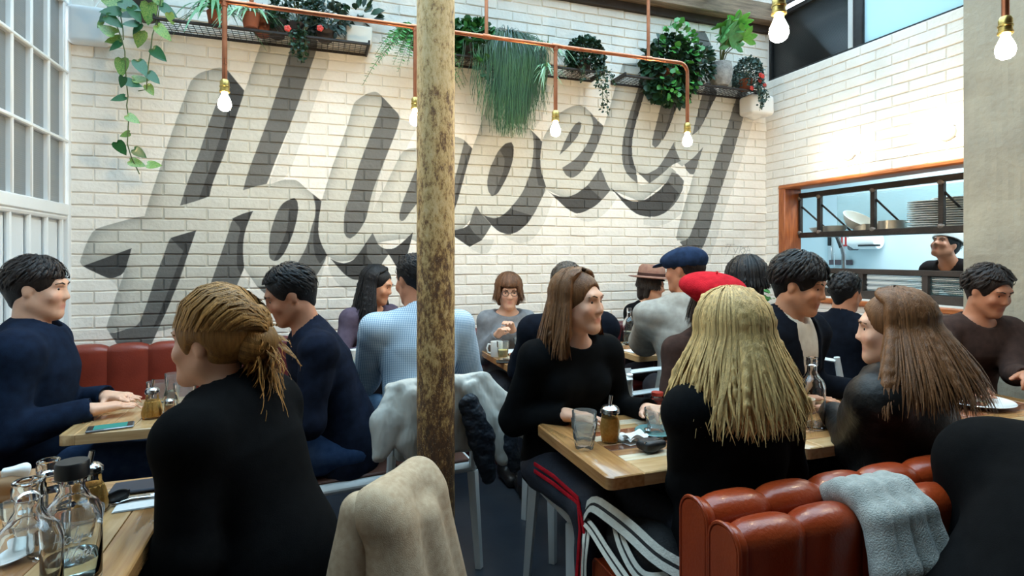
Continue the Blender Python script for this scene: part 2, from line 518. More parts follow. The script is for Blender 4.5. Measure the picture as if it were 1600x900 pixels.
WALL_C = np.array(lin((238, 231, 221)), np.float32)
PALE_C = np.array(lin((214, 209, 200)), np.float32)
FACE_E = np.array(lin((168, 166, 158)), np.float32)
FACE_I = np.array(lin((204, 200, 189)), np.float32)
MID_C = np.array(lin((104, 103, 100)), np.float32)
DARK_C = np.array(lin((68, 67, 66)), np.float32)
img = np.tile(WALL_C, (MH, MW, 1))
def paint(img, m, c): return img * (1 - m[..., None]) + c * m[..., None]
mp_, mf_, mb_, mm_, md_ = cover(PALE), cover(FACE), cover(BARE), cover(MID), cover(DARK)
img = paint(img, mp_ * (1 - mb_), PALE_C)
mf_ = mf_ * (1 - mb_)
inner = np.clip((blur(blur(mf_, 20), 16) - 0.55) / 0.42, 0, 1)[..., None]
img = paint(img, mf_, FACE_E * (1 - inner) + FACE_I * inner)
img = paint(img, mm_, MID_C)
img = paint(img, md_, DARK_C)
sg = np.zeros((MH, MW), bool)
for st in SIGN:
    Q = to_img(st, 1)
    for a_, b_ in zip(Q[:-1], Q[1:]):
        for t in np.linspace(0, 1, 60):
            x, y = a_ + (b_ - a_) * t
            sg[int(y) - 1:int(y) + 1, int(x) - 1:int(x) + 1] = True
img = paint(img, sg.astype(np.float32) * 0.6, np.array(lin((150, 146, 142)), np.float32))
im = bpy.data.images.new('wall_paint', MW, MH, float_buffer=True)
im.colorspace_settings.name = 'Non-Color'
im.pixels.foreach_set(np.dstack([img, np.ones((MH, MW), np.float32)]).astype(np.float32).ravel())
im.update()

def painted_brick_mat(name, paint_image=None, col=(238, 231, 221), cool=0.0):
    m = bpy.data.materials.new(name); m.use_nodes = True
    nt = m.node_tree; N = nt.nodes; L = nt.links
    b = N['Principled BSDF']; b.inputs['Roughness'].default_value = 0.55; b.inputs['Specular IOR Level'].default_value = 0.35
    ge = N.new('ShaderNodeNewGeometry')
    if paint_image is not None:
        sp = N.new('ShaderNodeSeparateXYZ'); L.new(ge.outputs['Position'], sp.inputs[0])
        mu = N.new('ShaderNodeMapRange'); mu.inputs[1].default_value = MX0; mu.inputs[2].default_value = MX1
        mv = N.new('ShaderNodeMapRange'); mv.inputs[1].default_value = MZ0; mv.inputs[2].default_value = MZ1
        L.new(sp.outputs[0], mu.inputs[0]); L.new(sp.outputs[2], mv.inputs[0])
        cb = N.new('ShaderNodeCombineXYZ'); L.new(mu.outputs[0], cb.inputs[0]); L.new(mv.outputs[0], cb.inputs[1])
        ti = N.new('ShaderNodeTexImage'); ti.image = paint_image; ti.extension = 'EXTEND'; L.new(cb.outputs[0], ti.inputs[0])
        base = ti.outputs[0]
    else:
        rgb = N.new('ShaderNodeRGB'); rgb.outputs[0].default_value = (*lin(col), 1); base = rgb.outputs[0]
    nz = N.new('ShaderNodeTexNoise'); nz.inputs['Scale'].default_value = 3.0; nz.inputs['Detail'].default_value = 6.0; nz.inputs['Roughness'].default_value = 0.65
    L.new(ge.outputs['Position'], nz.inputs['Vector'])
    rp = N.new('ShaderNodeValToRGB'); rp.color_ramp.elements[0].position = 0.3; rp.color_ramp.elements[1].position = 0.62
    rp.color_ramp.elements[0].color = (0.86, 0.85, 0.83, 1); rp.color_ramp.elements[1].color = (1, 1, 1, 1)
    L.new(nz.outputs['Fac'], rp.inputs[0])
    mx = N.new('ShaderNodeMix'); mx.data_type = 'RGBA'; mx.blend_type = 'MULTIPLY'; mx.inputs[0].default_value = 0.8
    L.new(base, mx.inputs[6]); L.new(rp.outputs[0], mx.inputs[7])
    L.new(mx.outputs[2], b.inputs['Base Color'])
    n2 = N.new('ShaderNodeTexNoise'); n2.inputs['Scale'].default_value = 38.0; n2.inputs['Detail'].default_value = 5.0
    L.new(ge.outputs['Position'], n2.inputs['Vector'])
    bp = N.new('ShaderNodeBump'); bp.inputs['Strength'].default_value = 0.35; bp.inputs['Distance'].default_value = 0.012
    L.new(n2.outputs['Fac'], bp.inputs['Height']); L.new(bp.outputs[0], b.inputs['Normal'])
    return m

M_BACK = painted_brick_mat('painted_brick_mural', im)
M_WHITE = painted_brick_mat('painted_brick_white', None, (240, 234, 226))

# ------------------------------------------------------------------ brick walls
PITCH, BLEN = 0.0739, 0.2425
def brick_mesh(i, length, height=0.0655, depth=0.02):
    """A painted brick: front face at local y = -depth, slightly out of true, with a worn arris."""
    r = random.Random(i * 31 + 5)
    hx, hz, b = length / 2, height / 2, 0.0035
    j = lambda k=0.0018: r.uniform(-k, k)
    nx = 3
    V = []; F = []
    ring = []
    pts = []
    for k in range(nx + 1): pts.append((-hx + 2 * hx * k / nx, hz))
    for k in range(nx + 1): pts.append((hx - 2 * hx * k / nx, -hz))
    n = len(pts)
    for (x, z) in pts: V.append((x, 0, z))
    jit = [(j(), j()) for _ in pts]
    for (x, z), (a, c) in zip(pts, jit): V.append((x + a * 0.6, -depth + b + j(0.001), z + c))
    for (x, z), (a, c) in zip(pts, jit):
        V.append((x - math.copysign(b, x) + a * 0.6, -depth + j(0.0012), z - math.copysign(b, z) + c))
    for lay in (0, 1):
        for k in range(n):
            k2 = (k + 1) % n
            F.append((lay * n + k, lay * n + k2, (lay + 1) * n + k2, (lay + 1) * n + k))
    for k in range(nx):
        F.append((2 * n + k, 2 * n + n - 1 - k, 2 * n + n - 2 - k, 2 * n + k + 1))
    me = bpy.data.meshes.new('brick'); me.from_pydata(V, [], [f[::-1] for f in F])
    me.polygons.foreach_set('use_smooth', np.ones(len(me.polygons), bool))
    try: me.set_sharp_from_angle(angle=math.radians(35))
    except Exception: pass
    me.update()
    return me

def visible_size(p):
    """Rough picture area of a brick at p: what shows largest comes first."""
    d = p - Vector((0, 0, HC)); dep = d.x * SA + d.y * CA; lat = d.x * CA - d.y * SA
    if dep < 0.2: return 0
    px = 800 + FPX * lat / dep; py = 400 - FPX * d.z / dep
    if not (-20 < px < 1620 and -20 < py < 620): return 0
    return 1.0 / dep ** 2

def lay_bricks(wall, spans, mat_, origin, rot, phase, z_phase, limit=300, seed=1, skip=None):
    """spans(z) -> list of (u0,u1) along the wall; u runs along the wall, bricks face local -y."""
    r = random.Random(seed)
    protos = [brick_mesh(seed * 10 + k, BLEN - 0.0085) for k in range(6)]
    for p in protos: p.materials.append(mat_)
    cells = []
    k0 = int(math.floor((0 - z_phase) / PITCH)); k1 = int(math.ceil((3.5 - z_phase) / PITCH))
    M = Matrix.Translation(origin) @ Matrix.Rotation(rot, 4, 'Z')
    for k in range(k0, k1):
        zc = z_phase + (k + 0.5) * PITCH
        for (a, b_) in spans(zc):
            off = phase + (0.5 * BLEN if k % 2 else 0.0)
            n0 = int(math.floor((a - off) / BLEN)) - 1
            for n in range(n0, n0 + int((b_ - a) / BLEN) + 4):
                u0, u1 = max(off + n * BLEN, a), min(off + (n + 1) * BLEN, b_)
                if u1 - u0 < 0.02: continue
                c = Vector(((u0 + u1) / 2, 0, zc))
                cells.append((visible_size(M @ c), c, u1 - u0))
    cells.sort(key=lambda t: -t[0])
    rest = Geo()
    for i, (sz, c, ln) in enumerate(cells):
        me = protos[r.randrange(6)]
        sx = (ln - 0.0085) / (BLEN - 0.0085)
        dy, tilt = r.uniform(-0.0025, 0.002), r.uniform(-0.006, 0.006)
        if i < limit and sz > 0:
            o = bpy.data.objects.new('brick', me); COL.objects.link(o); o.parent = wall
            o.location = (c.x, dy, c.z); o.scale = (sx, 1, 1); o.rotation_euler = (0, tilt, 0)
        else:
            ct, st = math.cos(tilt), math.sin(tilt)
            rest.add([(c.x + v.co.x * sx * ct, dy + v.co.y, c.z + v.co.z - v.co.x * sx * st) for v in me.vertices], [tuple(p.vertices) for p in me.polygons])
    if rest.V:
        o = rest.build('brick_courses', mat_, wall); o['kind'] = 'stuff'

wall_back = struct('wall_back', (0, YB, 0))
g = Geo(); g.box((XL - 0.2, -0.0125, 0), (XR + 0.2, 0.2, ZT + 0.1)); g.build('mortar_bed', M_BACK, wall_back, smooth=False)
lay_bricks(wall_back, lambda z: [(XL, XR)] if 0.72 < z < 3.46 else [], M_BACK, Vector((0, YB, 0)), 0.0, -1.2466 + 0.0, 1.6637 - 40 * PITCH, 300, 3)

# right wall: bricks round the kitchen hatch
HY0, HY1, HZ0, HZ1 = 2.0, 3.86, 1.03, 1.945     # hatch opening along y and z
PY = 2.28                                       # the concrete pillar starts here
wall_right = struct('wall_right', (XR, 0, 0))
g = Geo()
for lo, hi in (((-0.0125 + 0.0, HY1, 0), (0.2, YB, 2.93)), ((-0.0125, 1.0, HZ1), (0.2, HY1, 2.93)), ((-0.0125, 1.0, 0), (0.2, HY1, HZ0)), ((0.008, YF, 0), (0.2, 1.0, ZT + 0.1))):
    g.box(lo, hi)
g.build('mortar_bed', M_WHITE, wall_right, smooth=False)
def right_spans(z):
    if z > 2.93 - 0.03: return []
    if HZ0 - 0.04 < z < HZ1 + 0.02: return [(-YB, -HY1 - 0.03)]
    return [(-YB, -PY + 0.04)]
wr = struct('wall_right_brickwork', (0, 0, 0))
bpy.data.objects.remove(wr)
brick_holder = bpy.data.objects.new('brick_facing', None); COL.objects.link(brick_holder); brick_holder.parent = wall_right
brick_holder.rotation_euler = (0, 0, -PI / 2)
# u runs along -y of the room, so local x of the holder maps to -y
lay_bricks(brick_holder, right_spans, M_WHITE, Vector((XR, 0, 0)), -PI / 2, 0.05, 2.93 - 45 * PITCH, 260, 8)

# ------------------------------------------------------------------ concrete pillar
M_CONC = mat('raw_concrete', (186, 174, 152), 0.85, col2=(150, 140, 124), vscale=2.2, bump=0.5, bscale=26, detail=9)
g = Geo()
def conc(u, v): return None
pill = struct('pillar_1', (0, 0, 0))
bmx = bmesh.new()
bmesh.ops.create_cube(bmx, size=1)
for v in bmx.verts:
    v.co = Vector((3.665 + (v.co.x + 0.5) * 0.55, 1.62 + (v.co.y + 0.5) * (PY - 1.62), (v.co.z + 0.5) * 3.5))
bmesh.ops.subdivide_edges(bmx, edges=bmx.edges[:], cuts=22, use_grid_fill=True)
for v in bmx.verts:
    n = 0.004 * math.sin(v.co.z * 31 + v.co.x * 17) + random.uniform(-0.003, 0.003)
    if abs(v.co.y - PY) < 1e-4 or abs(v.co.x - 3.665) < 1e-4: v.co.y += n * 0.7; v.co.x += n
me = bpy.data.meshes.new('pillar_core'); bmx.to_mesh(me); bmx.free()
add_mesh('pillar_core', me, M_CONC, pill)

# ------------------------------------------------------------------ floor, ceiling, far walls
M_FLOOR = mat('floor_concrete', (62, 68, 76), 0.32, col2=(38, 44, 54), vscale=1.6, bump=0.08, bscale=14, detail=8, rvar=0.12)
g = Geo(); g.box((XL - 0.2, YF - 0.2, -0.1), (XR + 0.2, YB + 0.2, 0)); o = g.build('floor', M_FLOOR, smooth=False); tag(o, kind='structure')
M_PLASTER = mat('warm_plaster', (188, 180, 170), 0.8, var=0.06, vscale=3, bump=0.1)
M_CEIL = mat('ceiling_paint', (120, 112, 104), 0.85, var=0.06, vscale=3)
g = Geo(); g.box((XL - 0.2, YF - 0.2, ZT), (XR + 0.2, 0.6, ZT + 0.12)); o = g.build('ceiling', M_CEIL, smooth=False); tag(o, kind='structure')
g = Geo(); g.box((XL - 0.2, YF - 0.2, 0), (XR + 0.2, YF, ZT)); o = g.build('wall_front', M_CEIL, smooth=False); tag(o, kind='structure')

# glazed roof: panes between dark bars
M_BAR = mat('dark_steel', (44, 42, 42), 0.5, metal=0.3, var=0.15, vscale=20, bump=0.1)
M_ROOFGL = pane_mat('roof_glass', (225, 240, 246), refl=0.1, rough=0.02, body=(225, 235, 240), bodyfac=0.18)
roof = struct('ceiling_skylight', (0, 0, ZT))
xs = [XL + 0.03 + (XR - XL - 0.06) * k / 7 for k in range(8)]
for k in range(8):
    g = Geo(); g.box((xs[k] - 0.02, 0.6, 0.03), (xs[k] + 0.02, YB - 0.05, 0.10)); g.build('glazing_bar', M_BAR, roof, smooth=False)
    if k < 7:
        g = Geo(); g.box((xs[k] + 0.02, 0.6, 0.085), (xs[k + 1] - 0.02, YB - 0.05, 0.092)); g.build('pane', M_ROOFGL, roof, smooth=False)
M_OLDWOOD = mat('weathered_timber', (150, 124, 100), 0.8, col2=(104, 84, 68), vscale=6, stretch=(1, 9, 9), bump=0.4, bscale=40)
M_DKWOOD = mat('dark_timber', (58, 48, 42), 0.8, var=0.2, vscale=9, bump=0.3)
g = Geo(); g.box((XL, YB - 0.13, 3.425), (XR, YB - 0.001, ZT + 0.09), 0.008); o = g.build('trim_1', M_OLDWOOD); tag(o, kind='structure')
g = Geo(); g.box((XL, YB - 0.05, 3.36), (XR, YB - 0.002, 3.423), 0.004); o = g.build('gap_shade', M_DKWOOD); tag(o, kind='structure')  # dark strip standing in for the shaded gap below the beam

# clerestory above the right wall: one dark reeded light, one frosted light
M_DKGLASS = pane_mat('dark_reeded_glass', (60, 62, 64), refl=0.35, rough=0.05, body=(46, 47, 48), bodyfac=0.85, reed=0.5, reed_scale=34)
M_FROST = pane_mat('frosted_blue_glass', (190, 215, 222), refl=0.15, rough=0.3, body=(196, 222, 230), bodyfac=0.93)
cl = struct('window_2', (XR, 0, 0))
for (y0, y1, m) in ((3.20, 4.03, M_DKGLASS), (2.10, 3.12, M_FROST), (1.0, 2.06, M_FROST)):
    g = Geo(); g.box((0.045, y0, 2.95), (0.053, y1, ZT - 0.02)); g.build('pane', m, cl, smooth=False)
for (y0, y1) in ((3.12, 3.20), (4.02, 4.06), (2.06, 2.10)):
    g = Geo(); g.box((0.02, y0, 2.93), (0.09, y1, ZT), 0.004); g.build('frame_post', M_BAR, cl)
g = Geo(); g.box((0.015, 1.0, 2.925), (0.1, YB, 2.955), 0.004); g.build('frame_sill', M_BAR, cl)
g = Geo(); g.box((0.015, 1.0, ZT - 0.03), (0.1, YB, ZT + 0.01), 0.004); g.build('frame_head', M_BAR, cl)
g = Geo(); g.box((0.012, 3.195, 2.955), (0.05, 3.235, ZT - 0.03), 0.003); g.build('window_bead', mat('pale_bead', (196, 198, 196), 0.5), cl)

# ------------------------------------------------------------------ left wall: white glazed screen
M_WPAINT = mat('white_gloss_paint', (232, 234, 234), 0.35, var=0.03, vscale=5, bump=0.05, bscale=30)
M_WPANEL = mat('white_panel_paint', (226, 231, 234), 0.42, var=0.03, vscale=4)
M_LGLASS = pane_mat('reeded_window_glass', (150, 156, 156), refl=0.42, rough=0.06, body=(176, 180, 180), bodyfac=0.7, reed=0.25, reed_scale=30)
wl = struct('window_1', (XL, 0, 0))
ys = [3.956 - 0.2 * k for k in range(12)]
zs = [1.63, 2.035, 2.44, 2.845, 3.25]
for k in range(12):
    g = Geo(); g.box((-0.02, ys[k] - 0.012, 1.66), (0.025, ys[k] + 0.012, 3.46), 0.006); g.build('bar', M_WPAINT, wl)
for i, z in enumerate(zs):
    h = 0.012 if i else 0.035
    g = Geo(); g.box((-0.022, 1.6, z - h), (0.028, YB - 0.02, z + h), 0.007); g.build('rail', M_WPAINT, wl)
g = Geo(); g.box((-0.03, 1.6, 3.43), (0.03, YB - 0.02, ZT), 0.007); g.build('rail', M_WPAINT, wl)
g = Geo(); g.box((-0.03, YB - 0.055, 0.0), (0.03, YB - 0.012, ZT), 0.006); g.build('jamb', M_WPAINT, wl)
for k in range(11):
    for i in range(5):
        za = zs[i]; zb = zs[i + 1] if i < 4 else 3.45
        g = Geo(); g.box((-0.006, ys[k + 1] + 0.004, za + 0.004), (0.0, ys[k] - 0.004, zb - 0.004)); g.build('pane', M_LGLASS, wl, smooth=False)
wall_left = struct('wall_left', (XL, 0, 0))
g = Geo(); g.box((-0.2, YF, 0), (-0.02, 1.6, ZT)); g.build('plain_wall', M_PLASTER, wall_left, smooth=False)
g = Geo(); g.box((-0.2, 1.6, 0), (-0.02, YB, 0.86)); g.build('plinth_wall', M_PLASTER, wall_left, smooth=False)
g = Geo(); g.box((-0.10, 1.6, 0.83), (-0.012, YB, 1.60)); g.build('backing_board', M_WPANEL, wall_left, smooth=False)
for k in range(12):
    g = Geo(); g.tube([(0.004, ys[k], 0.86), (0.004, ys[k], 1.60)], 0.014, 8); g.build('moulding', M_WPAINT, wall_left)
for z in (0.865, 1.235, 1.585):
    g = Geo(); g.tube([(0.006, 1.6, z), (0.006, YB - 0.05, z)], 0.016, 8); g.build('moulding', M_WPAINT, wall_left)
for k in range(11):
    for (za, zb) in ((0.885, 1.22), (1.25, 1.568)):
        g = Geo(); g.box((-0.014, ys[k + 1] + 0.022, za + 0.012), (-0.004, ys[k] - 0.022, zb - 0.012), 0.004); g.build('panel', M_WPANEL, wall_left)
# corridor wall seen faintly through the screen
g = Geo(); g.box((XL - 1.4, 1.2, 0), (XL - 1.3, YB, ZT)); o = g.build('wall_corridor', M_PLASTER, smooth=False); tag(o, kind='structure')

# ------------------------------------------------------------------ kitchen behind the hatch
M_KIT = mat('kitchen_white', (206, 224, 230), 0.4, var=0.03, vscale=2)
KX = 5.9
g = Geo()
for lo, hi in (((KX, 0.6, -0.1), (KX + 0.1, 5.9, 2.85)), ((XR + 0.2, 5.75, -0.1), (KX, 5.85, 2.85)), ((XR + 0.2, 0.6, -0.1), (KX, 0.7, 2.85)), ((XR + 0.15, 0.6, 2.75), (KX + 0.1, 5.9, 2.85)), ((XR + 0.15, 0.6, -0.1), (KX + 0.1, 5.9, 0.0)), ((XR + 0.1, YB + 0.1, -0.1), (XR + 0.2, 5.85, 2.85))):
    g.box(lo, hi)
o = g.build('wall_kitchen', M_KIT, smooth=False); tag(o, kind='structure')
kl = bpy.data.lights.new('kitchen_tube_light', 'AREA'); kl.shape = 'RECTANGLE'; kl.size = 0.3; kl.size_y = 2.6; kl.energy = KITCHEN_W * 2.2; kl.color = (0.82, 0.95, 1.0)
ko = bpy.data.objects.new('kitchen_tube_light', kl); COL.objects.link(ko); ko.location = (5.0, 2.9, 2.72)
# ------------------------------------------------------------------ soft-body modelling: distance fields meshed by surface nets
class Field:
    def __init__(self, lo, hi, h, coarse=None):
        """coarse = (z, factor): below z the grid is that much coarser in height."""
        self.h = h; self.lo = np.array(lo, np.float32) - 2 * h
        self.n = np.ceil((np.array(hi) - self.lo) / h).astype(int) + 3
        self.g = np.full(self.n, 0.08, np.float32)
        self.ax = [self.lo[i] + h * np.arange(self.n[i], dtype=np.float32) for i in range(3)]
        if coarse is not None and coarse[0] > self.lo[2]:
            zc, f = coarse
            self.ax[2] = np.concatenate([np.arange(self.lo[2], zc, h * f), np.arange(zc, hi[2] + 3 * h, h)]).astype(np.float32)
            self.n[2] = len(self.ax[2]); self.g = np.full(self.n, 0.08, np.float32)
    def box(self, lo, hi):
        sl = []
        for i in range(3):
            a = int(np.searchsorted(self.ax[i], lo[i])); b = int(np.searchsorted(self.ax[i], hi[i]))
            sl.append(slice(a, b))
        s = tuple(sl)
        X = self.ax[0][s[0]][:, None, None]; Y = self.ax[1][s[1]][None, :, None]; Z = self.ax[2][s[2]][None, None, :]
        return s, X, Y, Z
    def _merge(self, s, d, k, op):
        a = self.g[s]
        if a.size == 0: return
        if op == 'u':
            if k > 0:
                hh = np.maximum(k - np.abs(a - d), 0) / k
                self.g[s] = np.minimum(a, d) - hh * hh * k * 0.25
            else: self.g[s] = np.minimum(a, d)
        else:
            d = -d
            if k > 0:
                hh = np.maximum(k - np.abs(a - d), 0) / k
                self.g[s] = np.maximum(a, d) + hh * hh * k * 0.25
            else: self.g[s] = np.maximum(a, d)
    def cone(self, a, b, ra, rb, k=0.025, op='u', flat=None):
        """Tapered capsule; flat = (unit normal, factor) squeezes it along that normal."""
        a = np.array(a, np.float32); b = np.array(b, np.float32)
        m = max(ra, rb) + 0.05
        s, X, Y, Z = self.box(np.minimum(a, b) - m, np.maximum(a, b) + m)
        ba = b - a; L2 = float(ba @ ba) + 1e-9
        px, py, pz = X - a[0], Y - a[1], Z - a[2]
        t = np.clip((px * ba[0] + py * ba[1] + pz * ba[2]) / L2, 0, 1)
        qx, qy, qz = px - t * ba[0], py - t * ba[1], pz - t * ba[2]
        d2 = qx * qx + qy * qy + qz * qz
        if flat is not None:
            n, f = flat
            c = qx * n[0] + qy * n[1] + qz * n[2]
            d2 = d2 + (f * f - 1) * c * c
        self._merge(s, np.sqrt(d2) - (ra + (rb - ra) * t), k, op)
        return self
    def ell(self, c, r, M=None, k=0.025, op='u'):
        c = np.array(c, np.float32); m = max(r) + 0.05
        s, X, Y, Z = self.box(c - m, c + m)
        px, py, pz = X - c[0], Y - c[1], Z - c[2]
        if M is not None:
            R = np.array(M, np.float32)      # columns are the ellipsoid's axes
            px, py, pz = (px * R[0][0] + py * R[1][0] + pz * R[2][0], px * R[0][1] + py * R[1][1] + pz * R[2][1], px * R[0][2] + py * R[1][2] + pz * R[2][2])
        k0 = np.sqrt((px / r[0]) ** 2 + (py / r[1]) ** 2 + (pz / r[2]) ** 2)
        k1 = np.sqrt((px / r[0] ** 2) ** 2 + (py / r[1] ** 2) ** 2 + (pz / r[2] ** 2) ** 2) + 1e-6
        self._merge(s, k0 * (k0 - 1.0) / k1, k, op)
        return self
    def rbox(self, c, hs, rad, M=None, k=0.02, op='u'):
        c = np.array(c, np.float32); m = float(np.linalg.norm(hs)) + rad + 0.05
        s, X, Y, Z = self.box(c - m, c + m)
        px, py, pz = X - c[0], Y - c[1], Z - c[2]
        if M is not None:
            R = np.array(M, np.float32)
            px, py, pz = (px * R[0][0] + py * R[1][0] + pz * R[2][0], px * R[0][1] + py * R[1][1] + pz * R[2][1], px * R[0][2] + py * R[1][2] + pz * R[2][2])
        qx, qy, qz = np.abs(px) - hs[0] + rad, np.abs(py) - hs[1] + rad, np.abs(pz) - hs[2] + rad
        d = np.sqrt(np.maximum(qx, 0) ** 2 + np.maximum(qy, 0) ** 2 + np.maximum(qz, 0) ** 2) + np.minimum(np.maximum(qx, np.maximum(qy, qz)), 0) - rad
        self._merge(s, d, k, op)
        return self
    def cut(self, p, n):
        """Removes everything on the side the normal points to."""
        d = (self.ax[0][:, None, None] - p[0]) * n[0] + (self.ax[1][None, :, None] - p[1]) * n[1] + (self.ax[2][None, None, :] - p[2]) * n[2]
        self.g = np.maximum(self.g, d)
        return self
    def folds(self, amp, f=22.0, seed=0, lo=None, hi=None, dirv=(0.3, 0.2, 1.0)):
        X = self.ax[0][:, None, None]; Y = self.ax[1][None, :, None]; Z = self.ax[2][None, None, :]
        r = random.Random(seed); p = [r.uniform(0, 6.28) for _ in range(8)]
        wx = np.sin(f * 0.35 * Z + p[0]) * 1.1 + np.sin(f * 0.3 * Y + p[1]) * 1.0
        wy = np.sin(f * 0.4 * X + p[2]) * 1.2
        a = np.sin(f * (dirv[0] * X + dirv[1] * Y + dirv[2] * Z) + 1.6 * wx + p[3])
        b = np.sin(f * 0.62 * (dirv[2] * X - dirv[0] * Z + 0.6 * Y) + 1.7 * wy + p[4])
        n = amp * (0.6 * (1 - np.abs(a)) + 0.5 * b)
        self.g = self.g + np.where(np.abs(self.g) < 0.05, n, 0).astype(np.float32)
        return self
    def mesh(self, name, m, parent, smooth=True, color=None, xf=None):
        g = self.g; h = self.h
        s = g < 0
        nx, ny, nz = g.shape
        off = [(i, j, k) for i in (0, 1) for j in (0, 1) for k in (0, 1)]
        cnt = np.zeros((nx - 1, ny - 1, nz - 1), np.int8)
        for (i, j, k) in off: cnt += s[i:nx - 1 + i, j:ny - 1 + j, k:nz - 1 + k]
        mask = (cnt > 0) & (cnt < 8)
        idx = np.argwhere(mask)
        if len(idx) == 0: return None
        I, J, K = idx.T
        acc = np.zeros((len(idx), 3), np.float32); num = np.zeros(len(idx), np.float32)
        val = {o: g[I + o[0], J + o[1], K + o[2]] for o in off}
        for a in off:
            for axn in range(3):
                if a[axn]: continue
                b = list(a); b[axn] = 1; b = tuple(b)
                va, vb = val[a], val[b]
                mm = (va < 0) != (vb < 0)
                t = np.where(mm, va / np.where(mm, va - vb, 1), 0)
                for q in range(3):
                    acc[:, q] += np.where(mm, a[q] + (t if q == axn else 0), 0)
                num += mm
        fr = acc / num[:, None]; V = np.empty((len(idx), 3), np.float32)
        for q in range(3):
            A = self.ax[q]; V[:, q] = A[idx[:, q]] + fr[:, q] * (A[idx[:, q] + 1] - A[idx[:, q]])
        ids = np.full(mask.shape, -1, np.int32); ids[mask] = np.arange(len(idx))
        Q = []
        for axn in range(3):
            u, v = (axn + 1) % 3, (axn + 2) % 3
            sa = [slice(None)] * 3; sb = [slice(None)] * 3
            sa[axn] = slice(0, g.shape[axn] - 1); sb[axn] = slice(1, g.shape[axn])
            c = s[tuple(sa)] != s[tuple(sb)]
            e = np.argwhere(c)
            e = e[(e[:, u] > 0) & (e[:, v] > 0) & (e[:, u] < mask.shape[u]) & (e[:, v] < mask.shape[v])]
            if not len(e): continue
            ins = s[e[:, 0], e[:, 1], e[:, 2]]
            def cell(du, dv):
                q = e.copy(); q[:, u] -= du; q[:, v] -= dv
                return ids[q[:, 0], q[:, 1], q[:, 2]]
            quad = np.stack([cell(1, 1), cell(0, 1), cell(0, 0), cell(1, 0)], 1)
            quad[~ins] = quad[~ins][:, ::-1]
            Q.append(quad)
        Q = np.concatenate(Q)
        Q = Q[(Q >= 0).all(1)]
        me = fast_mesh(name, V, Q, smooth)
        if color is not None:
            col = color(V)
            at_ = me.color_attributes.new('tint', 'FLOAT_COLOR', 'POINT')
            at_.data.foreach_set('color', np.concatenate([col, np.ones((len(V), 1))], 1).astype(np.float32).ravel())
        return add_mesh(name, me, m, parent)

def ribbons(name, P, Wd, shade, m, parent, thick=0.4, side=None):
    """P (n,s,3) centre lines, Wd (n,s) half widths, shade (n,) tint: n tapered four-sided locks in one mesh."""
    n, s, _ = P.shape
    T = np.gradient(P, axis=1); T /= np.linalg.norm(T, axis=2, keepdims=True) + 1e-9
    out = side if side is not None else np.broadcast_to(np.array([0, 0, 1.0]), P.shape)
    sd = np.cross(T, out); sd /= np.linalg.norm(sd, axis=2, keepdims=True) + 1e-9
    up = np.cross(sd, T)
    w = Wd[..., None]
    V = np.stack([P + sd * w, P + up * w * thick, P - sd * w], 2).reshape(-1, 3)      # an open, roof-shaped strip facing outwards
    b = (np.arange(n)[:, None, None] * s + np.arange(s - 1)[None, :, None]) * 3
    k = np.arange(2)[None, None, :]; k2 = k + 1
    Q = np.stack([b + k, b + 3 + k, b + 3 + k2, b + k2], -1).reshape(-1, 4)
    return V, Q, np.repeat(np.repeat(shade, s), 3)

def tinted_mesh(name, parts, m, parent):
    V = np.concatenate([p[0] for p in parts]); off = 0; Q = []
    for p in parts: Q.append(p[1] + off); off += len(p[0])
    me = fast_mesh(name, V, np.concatenate(Q))
    sh = np.concatenate([p[2] for p in parts])
    if sh.ndim == 1: sh = np.repeat(sh[:, None], 3, 1)
    at_ = me.color_attributes.new('tint', 'FLOAT_COLOR', 'POINT')
    at_.data.foreach_set('color', np.concatenate([sh, np.ones((len(V), 1))], 1).astype(np.float32).ravel())
    return add_mesh(name, me, m, parent)

# ------------------------------------------------------------------ people
def npv(v): return np.array([v[0], v[1], v[2]], float)
def skin_mat(name, c): return mat(name, c, 0.5, spec=0.4, attr='tint', var=0.05, vscale=20, sss=0.12)
SKIN_FAIR = skin_mat('skin_fair', (226, 176, 148))
SKIN_TAN = skin_mat('skin_tan', (206, 150, 118))
SKIN_WARM = skin_mat('skin_warm', (188, 128, 98))
SKIN_DEEP = skin_mat('skin_deep', (132, 84, 62))
M_EYE = mat('eye_white', (226, 222, 216), 0.15)
M_IRIS = mat('iris_brown', (46, 30, 22), 0.15)
def hair_mat(name, c, rough=0.45): return mat(name, c, rough, spec=0.3, attr='tint', var=0.22, vscale=150, stretch=(1, 1, 0.06), bump=0.35, bscale=420)
H_BLONDE = hair_mat('hair_blonde', (208, 172, 112))
H_HONEY = hair_mat('hair_honey', (158, 112, 58))
H_BROWN = hair_mat('hair_brown', (112, 74, 44))
H_CHEST = hair_mat('hair_chestnut', (104, 68, 44))
H_DARK = hair_mat('hair_dark', (40, 30, 27))
H_BLACK = hair_mat('hair_black', (24, 23, 26))
H_GREYB = hair_mat('hair_grey_brown', (84, 74, 66))

def rotm(yaw=0, pitch=0, roll=0):
    """yaw about z (ccw), pitch forward-down about x, roll about y; a figure faces local +y."""
    return Matrix.Rotation(math.radians(yaw), 3, 'Z') @ Matrix.Rotation(math.radians(-pitch), 3, 'X') @ Matrix.Rotation(math.radians(roll), 3, 'Y')

def bend(a, c, l1, l2, hint):
    """Elbow or knee between a and c, pushed towards hint."""
    d = c - a; L = d.length
    if L > (l1 + l2) * 0.985:
        c = a + d * ((l1 + l2) * 0.985 / L); d = c - a; L = d.length
    L = max(L, abs(l1 - l2) + 0.02)
    x = (l1 * l1 - l2 * l2 + L * L) / (2 * L); hgt = math.sqrt(max(l1 * l1 - x * x, 0))
    u = d.normalized(); w = hint - u * hint.dot(u); w.normalize()
    return a + u * x + w * hgt, c

